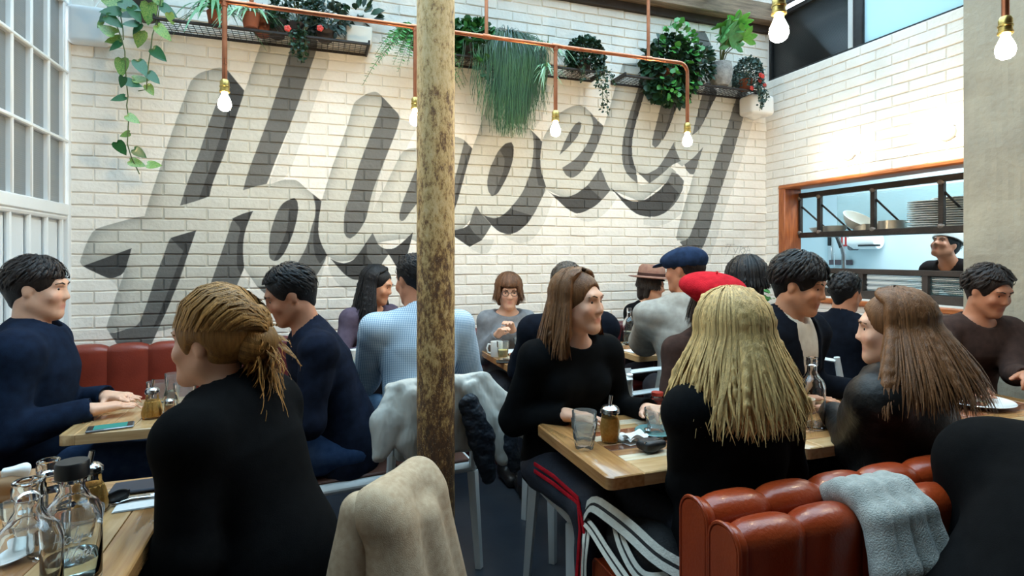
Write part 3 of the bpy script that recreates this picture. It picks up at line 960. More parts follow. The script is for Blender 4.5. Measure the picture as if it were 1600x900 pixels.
def person(label, loc, yaw, seat=0.46, lean=8, side=0, twist=0, head=(0, 0, 0), hands=(None, None), standing=False, vox=0.0105, sc=1.0,
           skin=None, top=None, bottom=None, shoe=None, hair=None, hat=None, female=False, extras=None, hand_pose=('flat', 'flat'), knees=None, name='person', sleeve=1.0, glasses=False, head_off=(0, 0, 0), bulk=0.0, hands_fwd=None, head_at=None):
    Rw = Matrix.Rotation(math.radians(yaw), 3, 'Z'); Rinv = Rw.transposed()
    loc = [loc[0], loc[1]]
    skin = skin or SKIN_FAIR
    R1 = rotm(0, lean * 0.6, side * 0.6); R2 = rotm(twist, lean * 1.15, side)
    Rh = rotm(head[0], head[1], head[2])
    Rn = rotm(head[0] * 0.4, (head[1] + lean) * 0.5, head[2] * 0.5 + side * 0.5)
    # the trunk is scaled and the seat moved until the head is where it belongs
    for it in range(6):
        ph = (0.92 * sc) if standing else seat + 0.095
        P = Vector((0, 0, ph))
        Wst = P + R1 @ Vector((0, -0.005, 0.17 * sc)); Ch = Wst + R2 @ Vector((0, 0.0, 0.19 * sc)); Nb = Ch + R2 @ Vector((0, -0.005, 0.145 * sc))
        H = Nb + Rn @ Vector((0, 0.012, 0.165 * sc)) + Vector(head_off)
        if head_at is None: break
        G = ondepth(*head_at); Hw = Rw @ H + Vector((loc[0], loc[1], 0))
        loc[0] += G.x - Hw.x; loc[1] += G.y - Hw.y
        if not standing: sc = min(1.06, max(0.86, sc * (G.z - ph) / (H.z - ph)))
    root = thing(name, label, 'person', (loc[0], loc[1], 0.0), math.radians(yaw))
    def local(p): return Rinv @ (Vector(p) - Vector((loc[0], loc[1], 0)))
    shw = (0.158 if female else 0.182) * sc + bulk * 0.5
    sh = [Nb + R2 @ Vector((sx * shw, -0.005, -0.062 * sc)) for sx in (-1, 1)]
    hipw = 0.09 * sc
    hip = [P + Vector((sx * hipw, 0.02, -0.015)) for sx in (-1, 1)]
    ul, fl = 0.275 * sc, 0.245 * sc
    wr = []; el = []
    for i, sx in enumerate((-1, 1)):
        if hands[i] is None: tgt = P + Vector((sx * 0.13, 0.30, 0.10)) if not standing else sh[i] + Vector((sx * 0.05, 0.03, -0.52 * sc))
        else: tgt = local(hands[i])
        e, w = bend(sh[i], tgt, ul, fl, Vector((sx * 0.30, -0.40, -0.95)))
        el.append(e); wr.append(w)
    if standing:
        knee = [hip[i] + Vector((sx * 0.01, 0.03, -0.43 * sc)) for i, sx in enumerate((-1, 1))]
        ank = [knee[i] + Vector((0, -0.02, -0.41 * sc)) for i in (0, 1)]
    else:
        kx = knees or (0.03, 0.03)
        knee = [hip[i] + Vector((sx * kx[i], 0.42 * sc, 0.01)) for i, sx in enumerate((-1, 1))]
        ank = [Vector((knee[i].x, knee[i].y - 0.03, 0.085)) for i in (0, 1)]
    pts = [P, H] + sh + el + wr + knee + ank
    lo = np.min([npv(p) for p in pts], 0) - 0.24; hi = np.max([npv(p) for p in pts], 0) + 0.24
    lo[2] = max(lo[2], -0.01)
    # ---- the body itself
    F = Field(lo, hi, vox, (Nb.z - 0.10 * sc, 1.7))
    tn = npv(R2 @ Vector((0, 1, 0)))
    def torso(F, gr, k=0.06):
        F.cone(npv(P + Vector((0, 0, 0.0))), npv(Wst), 0.150 * sc + gr, (0.118 if female else 0.132) * sc + gr, k, flat=(npv(R1 @ Vector((0, 1, 0))), 1.32))
        F.cone(npv(Wst), npv(Ch), (0.122 if female else 0.135) * sc + gr, (0.140 if female else 0.160) * sc + gr, k, flat=(tn, 1.38))
        F.cone(npv(Ch), npv(Nb - R2 @ Vector((0, 0, 0.055 * sc))), 0.145 * sc + gr, 0.085 * sc + gr, k, flat=(tn, 1.35))
        for i in (0, 1):
            F.cone(npv(Nb - R2 @ Vector((0, 0.01, 0.03 * sc))), npv(sh[i]), 0.055 * sc + gr, 0.062 * sc + gr, 0.05)
            if female: F.ell(npv(Ch + R2 @ Vector(((-1, 1)[i] * 0.068, 0.085, 0.0)) * sc), [x * sc + gr * 0.6 for x in (0.062, 0.052, 0.062)], k=0.04)
    def arms(F, gr, frac=1.0, k=0.03):
        for i in (0, 1):
            F.cone(npv(sh[i]), npv(el[i]), (0.056 if not female else 0.050) * sc + gr, 0.042 * sc + gr, k)
            e = el[i] + (wr[i] - el[i]) * frac
            F.cone(npv(el[i]), npv(e), 0.043 * sc + gr, (0.043 - 0.014 * frac) * sc + gr * 0.8, k)
    def legs(F, gr, k=0.04):
        F.ell(npv(P + Vector((0, 0.0, -0.02))), (0.172 * sc + gr, 0.125 * sc + gr, 0.115 * sc + gr), k=k)
        for i in (0, 1):
            F.cone(npv(hip[i]), npv(knee[i]), 0.083 * sc + gr, 0.060 * sc + gr, k)
            F.cone(npv(knee[i]), npv(ank[i]), 0.058 * sc + gr, 0.042 * sc + gr, k)
    torso(F, -0.012); arms(F, -0.004); legs(F, -0.014)
    # neck and head
    hm = npv(H); Hs = 0.95 * min(1.0, sc) ** 0.5
    def hp(x, y, z): return npv(H + Rh @ (Vector((x, y, z)) * Hs))
    RhA = np.array(Rh)
    nk = 0.047 if female else 0.056
    F.cone(npv(Nb - R2 @ Vector((0, 0.005, 0.04))), hp(0, -0.018, -0.05), nk + 0.008, nk, 0.03)
    F.ell(hp(0, -0.014, 0.032), [x * Hs for x in (0.075, 0.096, 0.086)], RhA, 0.02)
    F.ell(hp(0, 0.028, -0.028), [x * Hs for x in (0.061, 0.066, 0.084)], RhA, 0.03)
    for sx in (-1, 1): F.cone(hp(sx * (0.048 if female else 0.054), 0.0, -0.052), hp(sx * (0.008 if female else 0.014), 0.066, -0.097), 0.017 * Hs, 0.0155 * Hs, 0.03)
    F.ell(hp(0, 0.072, -0.1), [x * Hs for x in (0.021, 0.016, 0.016)], RhA, 0.025)
    F.cone(hp(-0.034, 0.079, 0.03), hp(0.034, 0.079, 0.03), 0.013 * Hs, 0.013 * Hs, 0.02)
    for sx in (-1, 1):
        F.ell(hp(sx * 0.031, 0.1, 0.01), [x * Hs for x in (0.016, 0.0175, 0.0085)], RhA, 0.012, 's')
        F.ell(hp(sx * 0.042, 0.07, -0.026), [x * Hs for x in (0.02, 0.014, 0.018)], RhA, 0.025)
        F.ell(hp(sx * 0.0765, -0.008, -0.004), [x * Hs for x in (0.009, 0.018, 0.031)], RhA, 0.008)
    F.cone(hp(0, 0.087, 0.012), hp(0, 0.104, -0.026), 0.0075 * Hs, 0.0105 * Hs, 0.012)
    for sx in (-1, 1): F.ell(hp(sx * 0.012, 0.097, -0.031), [x * Hs for x in (0.0075, 0.009, 0.007)], RhA, 0.008)
    F.cone(hp(-0.018, 0.086, -0.06), hp(0.018, 0.086, -0.06), 0.0065 * Hs, 0.0065 * Hs, 0.008)
    F.cone(hp(-0.014, 0.085, -0.071), hp(0.014, 0.085, -0.071), 0.0075 * Hs, 0.0075 * Hs, 0.008)
    F.cone(hp(-0.022, 0.094, -0.0655), hp(0.022, 0.094, -0.0655), 0.0022, 0.0022, 0.004, 's')
    # hands
    for i, sx in enumerate((-1, 1)):
        f = (wr[i] - el[i]).normalized()
        pose = hand_pose[i]
        if pose == 'flat': f = (f + Vector((0, 0, -f.z * 0.75))).normalized()
        if hands_fwd and hands_fwd[i] is not None: f = (Rinv @ Vector(hands_fwd[i])).normalized()
        nrm = Vector((0, 0, 1)) - f * f.z
        if nrm.length < 0.15: nrm = Vector((sx, 0, 0)) - f * f.x * sx
        nrm.normalize()
        if pose == 'hold': nrm = (nrm * 0.3 + Vector((sx, 0, 0)) - f * f.x * sx).normalized()
        s_ = f.cross(nrm).normalized()
        th = 1 if (s_.dot(Vector((-sx, 0, 0))) > 0) else -1       # thumb on the inner side
        w0 = wr[i]; hs = sc * (0.94 if female else 1.0)
        pc = w0 + f * 0.048 * hs
        Mh = np.array([[s_.x, f.x, nrm.x], [s_.y, f.y, nrm.y], [s_.z, f.z, nrm.z]])
        F.cone(npv(w0 - f * 0.01), npv(w0 + f * 0.03 * hs), 0.027 * hs, 0.028 * hs, 0.02, flat=(npv(nrm), 1.4))
        F.rbox(npv(pc), (0.040 * hs, 0.046 * hs, 0.0145 * hs), 0.013, Mh, 0.015)
        cb = {'flat': 0.22, 'hold': 1.0, 'curl': 0.7}[pose]
        fr = max(0.0082, vox * 1.05)
        for j, (o, ln) in enumerate(((0.030, 0.072), (0.0105, 0.08), (-0.0105, 0.075), (-0.030, 0.058))):
            b0 = pc + s_ * (o * th * hs) + f * 0.04 * hs
            d1 = (f * math.cos(cb * 0.8) - nrm * math.sin(cb * 0.8) + s_ * (o * th * 2.2)).normalized()
            d2 = (f * math.cos(cb * 1.9) - nrm * math.sin(cb * 1.9) + s_ * (o * th * 1.5)).normalized()
            m1 = b0 + d1 * ln * 0.52 * hs; m2 = m1 + d2 * ln * 0.5 * hs
            F.cone(npv(b0), npv(m1), fr * 1.05, fr * 0.95, 0.006); F.cone(npv(m1), npv(m2), fr * 0.95, fr * 0.8, 0.004)
        t0 = w0 + f * 0.022 * hs + s_ * (th * 0.026 * hs); t1 = t0 + (f * 0.6 + s_ * th * 0.8 - nrm * 0.35).normalized() * 0.04 * hs
        t2 = t1 + (f * 0.9 + s_ * th * 0.25 - nrm * 0.4).normalized() * 0.032 * hs
        F.cone(npv(t0), npv(t1), fr * 1.45, fr * 1.15, 0.012); F.cone(npv(t1), npv(t2), fr * 1.1, fr * 0.9, 0.005)
    Hl = npv(H)
    def facecol(V):
        q = (V - Hl) @ RhA / Hs
        c = np.ones((len(V), 3))
        lip = np.exp(-((q[:, 0] / 0.022) ** 4 + ((q[:, 2] + 0.0655) / 0.011) ** 4)) * (q[:, 1] > 0.06)
        c -= lip[:, None] * np.array([0.18, 0.45, 0.42])
        for sx in (-1, 1):
            ck = np.exp(-(((q[:, 0] - sx * 0.042) / 0.022) ** 2 + ((q[:, 2] + 0.03) / 0.02) ** 2)) * (q[:, 1] > 0.03)
            c -= ck[:, None] * np.array([0.02, 0.14, 0.12])
            ey = np.exp(-(((q[:, 0] - sx * 0.031) / 0.02) ** 4 + ((q[:, 2] - 0.016) / 0.007) ** 4)) * (q[:, 1] > 0.05)
            c -= ey[:, None] * np.array([0.25, 0.32, 0.32])
        return np.clip(c, 0.1, 1)
    F.mesh('body', skin, root, color=facecol)
    # eyes and brows
    hair_m = (hair or {}).get('mat', H_DARK)
    for sx in (-1, 1):
        g = Geo(); c = hp(sx * 0.031, 0.0715, 0.007); g.sphere(c, 0.0120 * Hs, 12, 8)
        e = g.build('eye', M_EYE, root)
        g = Geo(); g.sphere(npv(Vector(c) + Rh @ Vector((0.001 * sx, 0.0078, -0.001))), 0.0062 * Hs, 10, 6); g.build('iris', M_IRIS, e)
        g = Geo()
        g.tube([hp(sx * 0.014, 0.094, 0.027), hp(sx * 0.032, 0.0925, 0.033), hp(sx * 0.05, 0.077, 0.027)], [0.003, 0.0035, 0.0018], 6, flat=(1.3, 0.8))
        g.V = [tuple(v) for v in g.V]
        me = g.mesh('eyebrow')
        a_ = me.color_attributes.new('tint', 'FLOAT_COLOR', 'POINT'); a_.data.foreach_set('color', np.full(len(me.vertices) * 4, 0.8, np.float32))
        add_mesh('eyebrow', me, hair_m, root)
    if glasses:
        g = Geo()
        for sx in (-1, 1):
            ring = [hp(sx * 0.032 + 0.024 * math.cos(a), 0.101 - 0.004 * abs(math.cos(a)), 0.006 + 0.019 * math.sin(a)) for a in np.linspace(0, 2 * PI, 17)]
            g.tube(ring, 0.0018, 6)
            g.tube([hp(sx * 0.056, 0.097, 0.01), hp(sx * 0.078, 0.06, 0.012), hp(sx * 0.08, -0.01, 0.008)], 0.0018, 6)
        g.tube([hp(-0.008, 0.104, 0.01), hp(0, 0.108, 0.013), hp(0.008, 0.104, 0.01)], 0.0018, 6)
        g.build('glasses', mat('spectacle_frame', (70, 60, 56), 0.3), root)
    J = dict(P=P, W=Wst, C=Ch, N=Nb, H=H, sh=sh, el=el, wr=wr, hip=hip, knee=knee, ank=ank, R2=R2, Rh=Rh, hp=hp, root=root, Hs=Hs, sc=sc, torso=torso, arms=arms, lo=lo, hi=hi, vox=vox, Rinv=Rinv)
    # ---- clothes
    T = dict(mat=None, grow=0.012, fold=0.006, collar=None, hem=0.05, name='top', neck=0.075, open=None, seed=1, f=22)
    T.update(top or {})
    if T['mat'] is not None:
        F = Field(lo, hi, max(vox, 0.008), (P.z + 0.10, 1.5))
        gr = T['grow'] + bulk
        torso(F, gr); arms(F, T['grow'] + 0.004 + bulk * 0.4, sleeve)
        if T['hem'] > 0:
            F.cone(npv(P + Vector((0, 0, 0.03))), npv(P + Vector((0, 0.01, -T['hem'] + 0.03))), 0.165 * sc + gr, 0.172 * sc + gr, 0.04, flat=(np.array([0, 1.0, 0]), 1.25))
        if T['collar']:
            F.cone(npv(Nb - R2 @ Vector((0, 0, 0.03))), npv(Nb + Rn @ Vector((0, -0.004, T['collar']))), 0.074, 0.068, 0.02)
        F.folds(T['fold'], T['f'], T['seed'])
        # neckline
        nc = Nb + Rn @ Vector((0, 0.018, 0.04))
        F.ell(npv(nc), (T['neck'], T['neck'], 0.06 if not T['collar'] else T['collar'] + 0.06), np.array(Rn), 0.008, 's')
        if T['open']:
            a = Nb + R2 @ Vector((0, 0.10, 0.0)); b_ = Wst + R2 @ Vector((0, 0.16, 0.03))
            F.cone(npv(a), npv(b_), T['open'], T['open'] * 0.35, 0.012, 's')
        for i in (0, 1):
            e = el[i] + (wr[i] - el[i]) * sleeve; d = (wr[i] - el[i]).normalized()
            F.cone(npv(e + d * 0.03), npv(e + d * 0.09), 0.044 * sc, 0.05, 0.004, 's')
        F.cut((0, 0, (P.z - T['hem'] - 0.02)), (0, 0, -1))
        F.mesh(T['name'], T['mat'], root)
        if T.get('under'):
            F = Field(lo, hi, max(vox, 0.009)); torso(F, gr - 0.012)
            F.ell(npv(nc), (0.062, 0.062, 0.055), np.array(Rn), 0.008, 's'); F.cut((0, 0, P.z - 0.02), (0, 0, -1))
            F.folds(0.005, 26, 4)
            F.mesh(T.get('under_name', 'shirt'), T['under'], root)
    B = bottom or mat('denim_dark', (34, 38, 50), 0.8, var=0.2, vscale=90, bump=0.15, bscale=200)
    F = Field([lo[0], lo[1], 0.0], [hi[0], hi[1], P.z + 0.2], 0.0155)
    legs(F, 0.008); F.folds(0.005, 24, 3); F.cut((0, 0, P.z + 0.09), (0, 0, 1)); F.cut((0, 0, 0.07), (0, 0, -1))
    F.mesh('trousers', B, root)
    ms = shoe or mat('shoe_leather', (30, 27, 26), 0.4)
    for i in (0, 1):
        F = Field(npv(ank[i]) - [0.1, 0.15, 0.1], npv(ank[i]) + [0.1, 0.26, 0.08], 0.013)
        a = ank[i]
        F.cone((a.x, a.y - 0.02, 0.045), (a.x, a.y + 0.13, 0.036), 0.042, 0.037, 0.03); F.cone((a.x, a.y, 0.06), (a.x, a.y, 0.12), 0.043, 0.045, 0.03)
        F.cut((0, 0, 0.002), (0, 0, -1)); F.mesh('shoe', ms, root)
    if hair: make_hair(J, **hair)
    if hat: hat(J)
    if extras: extras(J)
    root['_s'] = 1
    del root['_s']
    return root

def make_hair(J, mat=None, style='long', length=0.3, locks=260, seed=1, volume=0.014, wave=0.01, part=0.0, width=0.010, shades=(0.65, 1.15), fringe=False, back_push=0.05, tie=None, gather=0.0, root_dark=0.0, hatline=False, spread=0.5, fine=1.0, mass=0):
    """A cap of hair close to the skull plus individually laid locks."""
    locks = int(locks * fine)
    rr = np.random.default_rng(seed); R = np.array(J['Rh']); Hs = J['Hs']; H = npv(J['H'])
    hp = J['hp']; root = J['root']
    parts = []
    F = Field(H - 0.17, H + 0.17, max(J['vox'] * 0.85, 0.0055))
    F.ell(hp(0, -0.018, 0.036), [x * Hs for x in (0.080 + volume * 0.5, 0.099 + volume * 0.5, 0.090 + volume * 0.5)], R, 0.02)
    if style in ('long', 'bob'):
        F.cone(hp(0, -0.06, 0.0), hp(0, -0.055, -0.09), 0.062 * Hs, 0.05 * Hs, 0.03)
        for sx in (-1, 1): F.cone(hp(sx * 0.062, -0.02, 0.02), hp(sx * 0.066, -0.028, -0.09), 0.028 * Hs, 0.022 * Hs, 0.02)
    elif style == 'short':
        F.cone(hp(0, -0.07, 0.0), hp(0, -0.062, -0.055), 0.05 * Hs, 0.035 * Hs, 0.03)
    if style != 'short' or True:
        fz = -0.02 if not fringe else -0.05
        F.ell(hp(0, 0.105, fz), [x * Hs for x in (0.064 if style in ('long', 'bob') else 0.072, 0.085, 0.096 if not fringe else 0.092)], R, 0.012, 's')
    if style in ('short', 'bun'):
        for sx in (-1, 1): F.ell(hp(sx * 0.085, 0.0, -0.03), [x * Hs for x in (0.03, 0.032, 0.045)], R, 0.01, 's')
    o = F.mesh('tmp', None, None)
    me = o.data; n = len(me.vertices); V = np.empty(n * 3, np.float32); me.vertices.foreach_get('co', V); V = V.reshape(-1, 3)
    Q = np.empty(len(me.polygons) * 4, np.int32); me.loops.foreach_get('vertex_index', Q); Q = Q.reshape(-1, 4)
    bpy.data.objects.remove(o); bpy.data.meshes.remove(me)
    parts.append((V, Q, (0.5 * (shades[0] + shades[1])) * 0.86 * (1 + 0.22 * np.sin(V[:, 0] * 310 + 40 * V[:, 2]) * np.sin(V[:, 1] * 280 + 3))))
    # locks
    n = locks
    phi = rr.uniform(-PI, PI, n)
    if style in ('long', 'bob'):
        th0 = rr.uniform(0.06, 0.75, n)
    elif style == 'short': th0 = rr.uniform(0.02, 1.75, n)
    else: th0 = rr.uniform(0.9, 1.5, n)
    if style == 'short' :
        bad = (np.abs(phi) < 0.9) & (th0 > 0.95 + (0.2 if fringe else 0)); th0[bad] = rr.uniform(0.1, 0.9, bad.sum())
        bad = (np.abs(phi) < 1.7) & (th0 > 1.35); th0[bad] = rr.uniform(0.1, 1.2, bad.sum())
    c0 = np.array([0, -0.018, 0.036])
    rad = np.array([0.080, 0.099, 0.090]) + volume * 0.5
    layer = rr.uniform(0.0, 1.0, n)
    s = (14 if length > 0.15 else 11) if style in ('long', 'bob') else 7
    P = np.zeros((n, s, 3)); O = np.zeros((n, s, 3))
    side_of = np.sign(phi - part + 1e-6)
    if style in ('long', 'bob'):
        hang = 6
        for k in range(s):
            if k < hang:
                t = k / (hang - 1)
                end = np.where(np.abs(phi) < 0.8, 1.36, 1.72) if fringe else 1.72; th = th0 + (end - th0) * t
                want = np.where(np.abs(phi) < (1.25 if not fringe else 0.5), side_of * 1.35, phi)
                if fringe: want = np.where((np.abs(phi) < 0.9), phi, want)
                ph = phi + (want - phi) * np.clip((th - 0.25) / 0.7, 0, 1)
                d = np.stack([-np.sin(ph) * np.sin(th), np.cos(ph) * np.sin(th), np.cos(th)], 1)
                q = c0 + d * (rad + (0.004 + volume * layer)[:, None])
                P[:, k] = H + (q * Hs) @ R.T
                O[:, k] = (d / rad) @ R.T
            else:
                t = (k - hang + 1) / (s - hang)
                if k == hang:
                    base = P[:, k - 1].copy(); od = O[:, k - 1].copy(); od[:, 2] = 0; od /= np.linalg.norm(od, axis=1, keepdims=True) + 1e-6
                    ln = length * rr.uniform(0.82, 1.05, n)
                    if fringe: ln = np.where(np.abs(phi) < 0.75, 0.0, ln)
                    wv = rr.uniform(0, 6.28, (n, 2)); fz_ = rr.uniform(14, 26, n)
                drop = ln * t
                out = back_push * np.sin(np.clip(drop / 0.3, 0, 1) * PI * 0.5) * (0.4 + 0.6 * layer)
                q = base + od * out[:, None] * spread * 2
                q[:, 2] -= drop
                amp = wave * t
                q[:, 0] += amp * np.sin(fz_ * drop + wv[:, 0]); q[:, 1] += amp * np.sin(fz_ * 0.9 * drop + wv[:, 1])
                if gather:
                    ctr = base.mean(0); q[:, :2] += (ctr[:2] - q[:, :2]) * gather * t
                P[:, k] = q; O[:, k] = od
    elif style == 'short':
        for k in range(s):
            t = k / (s - 1)
            th = th0 + t * (length / 0.09) * rr.uniform(0.6, 1.0, n) if k == 0 else th0 + t * dl
            if k == 0: dl = (length / 0.09) * rr.uniform(0.55, 1.0, n); th = th0
            th = np.minimum(th, np.where(np.abs(phi) < 0.8, 1.44 if fringe else 1.05, np.where(np.abs(phi) < 1.7, 1.62, 2.1)))
            ph = phi + 0.25 * t * side_of
            d = np.stack([-np.sin(ph) * np.sin(th), np.cos(ph) * np.sin(th), np.cos(th)], 1)
            q = c0 + d * (rad + (0.002 + volume * layer * (0.35 + math.sin(t * PI) * 0.65))[:, None])
            P[:, k] = H + (q * Hs) @ R.T; O[:, k] = (d / rad) @ R.T
    else:      # gathered towards a knot
        kn = np.array(tie)
        for k in range(s):
            t = k / (s - 1)
            d0 = np.stack([-np.sin(phi) * np.sin(th0), np.cos(phi) * np.sin(th0), np.cos(th0)], 1)
            kd = (kn - c0) / np.linalg.norm((kn - c0))
            d = d0 * (1 - t) + kd * t + np.array([0, 0, 1.0]) * (math.sin(PI * t) * 0.55 * (1 - d0 @ kd))[:, None]; d /= np.linalg.norm(d, axis=1, keepdims=True) + 1e-6
            q = c0 + d * (rad + (0.004 + volume * layer * math.sin(t * PI))[:, None])
            P[:, k] = H + (q * Hs) @ R.T; O[:, k] = (d / rad) @ R.T
    tt = np.linspace(0, 1, s)
    prof = np.where(tt < 0.12, 0.45 + tt * 4.6, 1.0) * np.clip((1.02 - tt) * (5 if style in ('long', 'bob') else 3), 0.12, 1)
    Wd = prof[None, :] * width * rr.uniform(0.6, 1.25, n)[:, None]
    sh = rr.uniform(shades[0], shades[1], n)
    if mass and style in ('long', 'bob'):
        # the dense fall of hair that the single locks lie on
        lo_, hi_ = P.reshape(-1, 3).min(0) - 0.04, P.reshape(-1, 3).max(0) + 0.04
        Fm = Field(lo_, hi_, 0.0095)
        for i in rr.choice(n, min(mass, n), replace=False):
            for k in range(1, s - 3):
                Fm.cone(P[i, k] - O[i, k] * 0.5 * np.linalg.norm(O[i, k]) ** 0 * 0.012 / (np.linalg.norm(O[i, k]) + 1e-6), P[i, k + 1] - O[i, k + 1] * 0.012 / (np.linalg.norm(O[i, k + 1]) + 1e-6), 0.0115, 0.0115 if k < s - 5 else 0.008, 0.0)
        o = Fm.mesh('tmp', None, None); me = o.data; nv = len(me.vertices); V2 = np.empty(nv * 3, np.float32); me.vertices.foreach_get('co', V2); V2 = V2.reshape(-1, 3)
        Q2 = np.empty(len(me.polygons) * 4, np.int32); me.loops.foreach_get('vertex_index', Q2); Q2 = Q2.reshape(-1, 4)
        bpy.data.objects.remove(o); bpy.data.meshes.remove(me)
        parts.append((V2, Q2, (0.5 * (shades[0] + shades[1])) * (0.92 + 0.12 * np.sin(V2[:, 0] * 260 + 14 * V2[:, 2]) + 0.08 * np.sin(V2[:, 1] * 340 + V2[:, 0] * 120))))
    parts.append(ribbons('x', P, Wd, sh, None, None, 0.22, O))
    if style == 'bun':
        # the coiled knot and the loose tail below it
        kc = H + (np.array(tie) * Hs) @ R.T; m = 150
        a0 = rr.uniform(0, 6.28, m); el_ = rr.uniform(-1.1, 1.1, m); rk = 0.062
        Pk = np.zeros((m, 12, 3)); Ok = np.zeros((m, 12, 3))
        for k in range(12):
            a = a0 + k / 11 * 2.6
            e = el_ + 0.25 * np.sin(k / 11 * 3 + a0)
            d = np.stack([np.cos(a) * np.cos(e), np.sin(a) * np.cos(e) * 0.8, np.sin(e)], 1)
            Pk[:, k] = kc + (d * rk) @ R.T; Ok[:, k] = d @ R.T
        parts.append(ribbons('x', Pk, np.full((m, 12), 0.007) * np.clip(np.sin(np.linspace(0.1, 3.0, 12)), 0.3, 1), rr.uniform(shades[0], shades[1], m), None, None, 0.3, Ok))
        g = Geo(); g.sphere(kc, 0.058, 16, 10)
        parts.append((np.array(g.V), np.array([f for f in g.F]), np.full(len(g.V), shades[0])))
        m = 200; tl = length
        Pk = np.zeros((m, 12, 3)); Ok = np.zeros((m, 12, 3)); off = rr.normal(0, 0.026, (m, 3)); w0 = rr.uniform(0, 6.28, m)
        bk = (np.array([0, -1.0, 0])) @ R.T
        for k in range(12):
            t = k / 11
            q = kc + off * (0.6 + 0.9 * t) + bk * (0.02 * math.sin(t * 2.4)) + np.array([0, 0, -1.0]) * (tl * t * (0.8 + 0.3 * np.sin(w0)))[:, None]
            q += 0.012 * t * np.stack([np.sin(9 * t + w0), np.cos(8 * t + w0), np.zeros(m)], 1)
            Pk[:, k] = q; Ok[:, k] = bk
        parts.append(ribbons('x', Pk, np.full((m, 12), 0.0055) * np.linspace(1.1, 0.25, 12), rr.uniform(shades[0], shades[1], m), None, None, 0.3, Ok))
    tinted_mesh('hair', parts, mat, root)
# ------------------------------------------------------------------ serving hatch in the right wall
M_TEAK = mat('oiled_hatch_wood', (176, 98, 48), 0.45, col2=(140, 70, 32), vscale=7, stretch=(9, 9, 1.2), bump=0.1)
M_TEAKH = mat('oiled_hatch_wood_lying', (196, 116, 62), 0.45, col2=(160, 86, 42), vscale=7, stretch=(9, 1.2, 9), bump=0.1)
M_STEEL = mat('old_black_steel', (58, 50, 46), 0.55, metal=0.4, col2=(40, 36, 34), vscale=14, bump=0.25, bscale=60)
M_WELD = mat('ground_weld', (128, 120, 114), 0.45, metal=0.5, var=0.3, vscale=40, bump=0.4)
hs = thing('hatch_surround', 'orange brown wooden surround lining the kitchen serving hatch', 'hatch frame', (XR, HY1, HZ0))
g = Geo(); g.box((-0.02, -0.04, -0.04), (0.17, 0.03, HZ1 - HZ0 + 0.03), 0.006); g.build('jamb', M_TEAK, hs)
g = Geo(); g.box((-0.03, PY - 0.1 - HY1, HZ1 - HZ0 - 0.005), (0.17, 0.03, HZ1 - HZ0 + 0.035), 0.012); g.build('head', M_TEAKH, hs)
g = Geo(); g.box((-0.04, PY - 0.1 - HY1, -0.045), (0.17, 0.03, -0.005), 0.008); g.build('sill', M_TEAKH, hs)
X1 = 4.02
ss = thing('hanging_steel_shelf', 'black steel shelf frame welded across the kitchen hatch', 'shelf', (X1, HY1, 1.54))
y0s, y1s = PY - 0.3 - HY1, -0.045
for z, n in ((0.345, 'rail'), (0.0, 'rail')):
    g = Geo(); g.box((-0.02, y0s, z - 0.022), (0.02, y1s, z + 0.022), 0.003); g.build(n, M_STEEL, ss)
for px in (1250, 1281, 1365, 1472):
    yy = onX(px, 330, X1).y - HY1
    g = Geo(); g.box((-0.016, yy - 0.017, 0.0), (0.016, yy + 0.017, 0.345), 0.002); up = g.build('upright', M_STEEL, ss)
    for z in (0.022, 0.322):
        g = Geo(); g.sphere((-0.012, yy, z), 0.026, 10, 6, (0.55, 1, 0.75)); g.build('weld', M_WELD, up)
    g = Geo(); g.tube([(0.0, yy - 0.02, 0.25), (0.38, yy - 0.02, 0.0)], 0.008, 6); g.build('brace', M_STEEL, ss)
for k in range(9):
    xx = 0.03 + 0.045 * k
    g = Geo(); g.box((xx, y0s, -0.012), (xx + 0.03, y1s, 0.0)); g.build('slat', M_STEEL, ss)
M_WIREGL = pane_mat('wired_glass', (214, 228, 230), refl=0.12, rough=0.1, body=(206, 220, 222), bodyfac=0.35, reed=0.4, reed_scale=26)
g = Geo(); g.box((0.43, y0s, 0.0), (0.436, y1s, 0.36)); g.build('glass_back', M_WIREGL, ss)
sc_ = thing('hatch_counter_screen', 'low dark screen with reeded glass panes along the kitchen hatch', 'screen', (X1, HY1, 1.03))
g = Geo(); g.box((-0.03, y0s, 0.19), (0.03, y1s, 0.23), 0.004); g.build('rail', M_DKWOOD, sc_)
g = Geo(); g.box((-0.03, y0s, -0.01), (0.03, y1s, 0.06), 0.004); g.build('rail', M_DKWOOD, sc_)
pys = [onX(px, 440, X1).y - HY1 for px in (1255, 1348, 1449, 1560)]
for k, yy in enumerate(pys):
    g = Geo(); g.box((-0.028, yy - 0.02, 0.05), (0.028, yy + 0.02, 0.2), 0.003); g.build('post', M_DKWOOD, sc_)
M_REED = pane_mat('reeded_hatch_glass', (170, 200, 204), refl=0.3, rough=0.08, body=(120, 160, 162), bodyfac=0.45, reed=1.0, reed_scale=22)
for a, b_ in zip(pys[:-1], pys[1:]):
    g = Geo()
    z = 0.06
    while z < 0.188:
        g.tube([(0.0, b_ + 0.02, z + 0.005), (0.0, a - 0.02, z + 0.005)], 0.0052, 6); z += 0.0105
    g.build('pane', M_REED, sc_)
M_REDW = mat('red_brown_counter', (128, 58, 40), 0.35, col2=(92, 40, 28), vscale=6, stretch=(9, 1, 9), coat=0.2)
led = thing('wall_counter', 'red brown wooden counter ledge below the kitchen hatch', 'counter', (XR, 3.85, 0.0))
g = Geo(); g.box((-0.42, PY - 3.85 - 0.0, 0.76), (-0.022, 0.0, 0.80), 0.008); g.build('worktop', M_REDW, led)
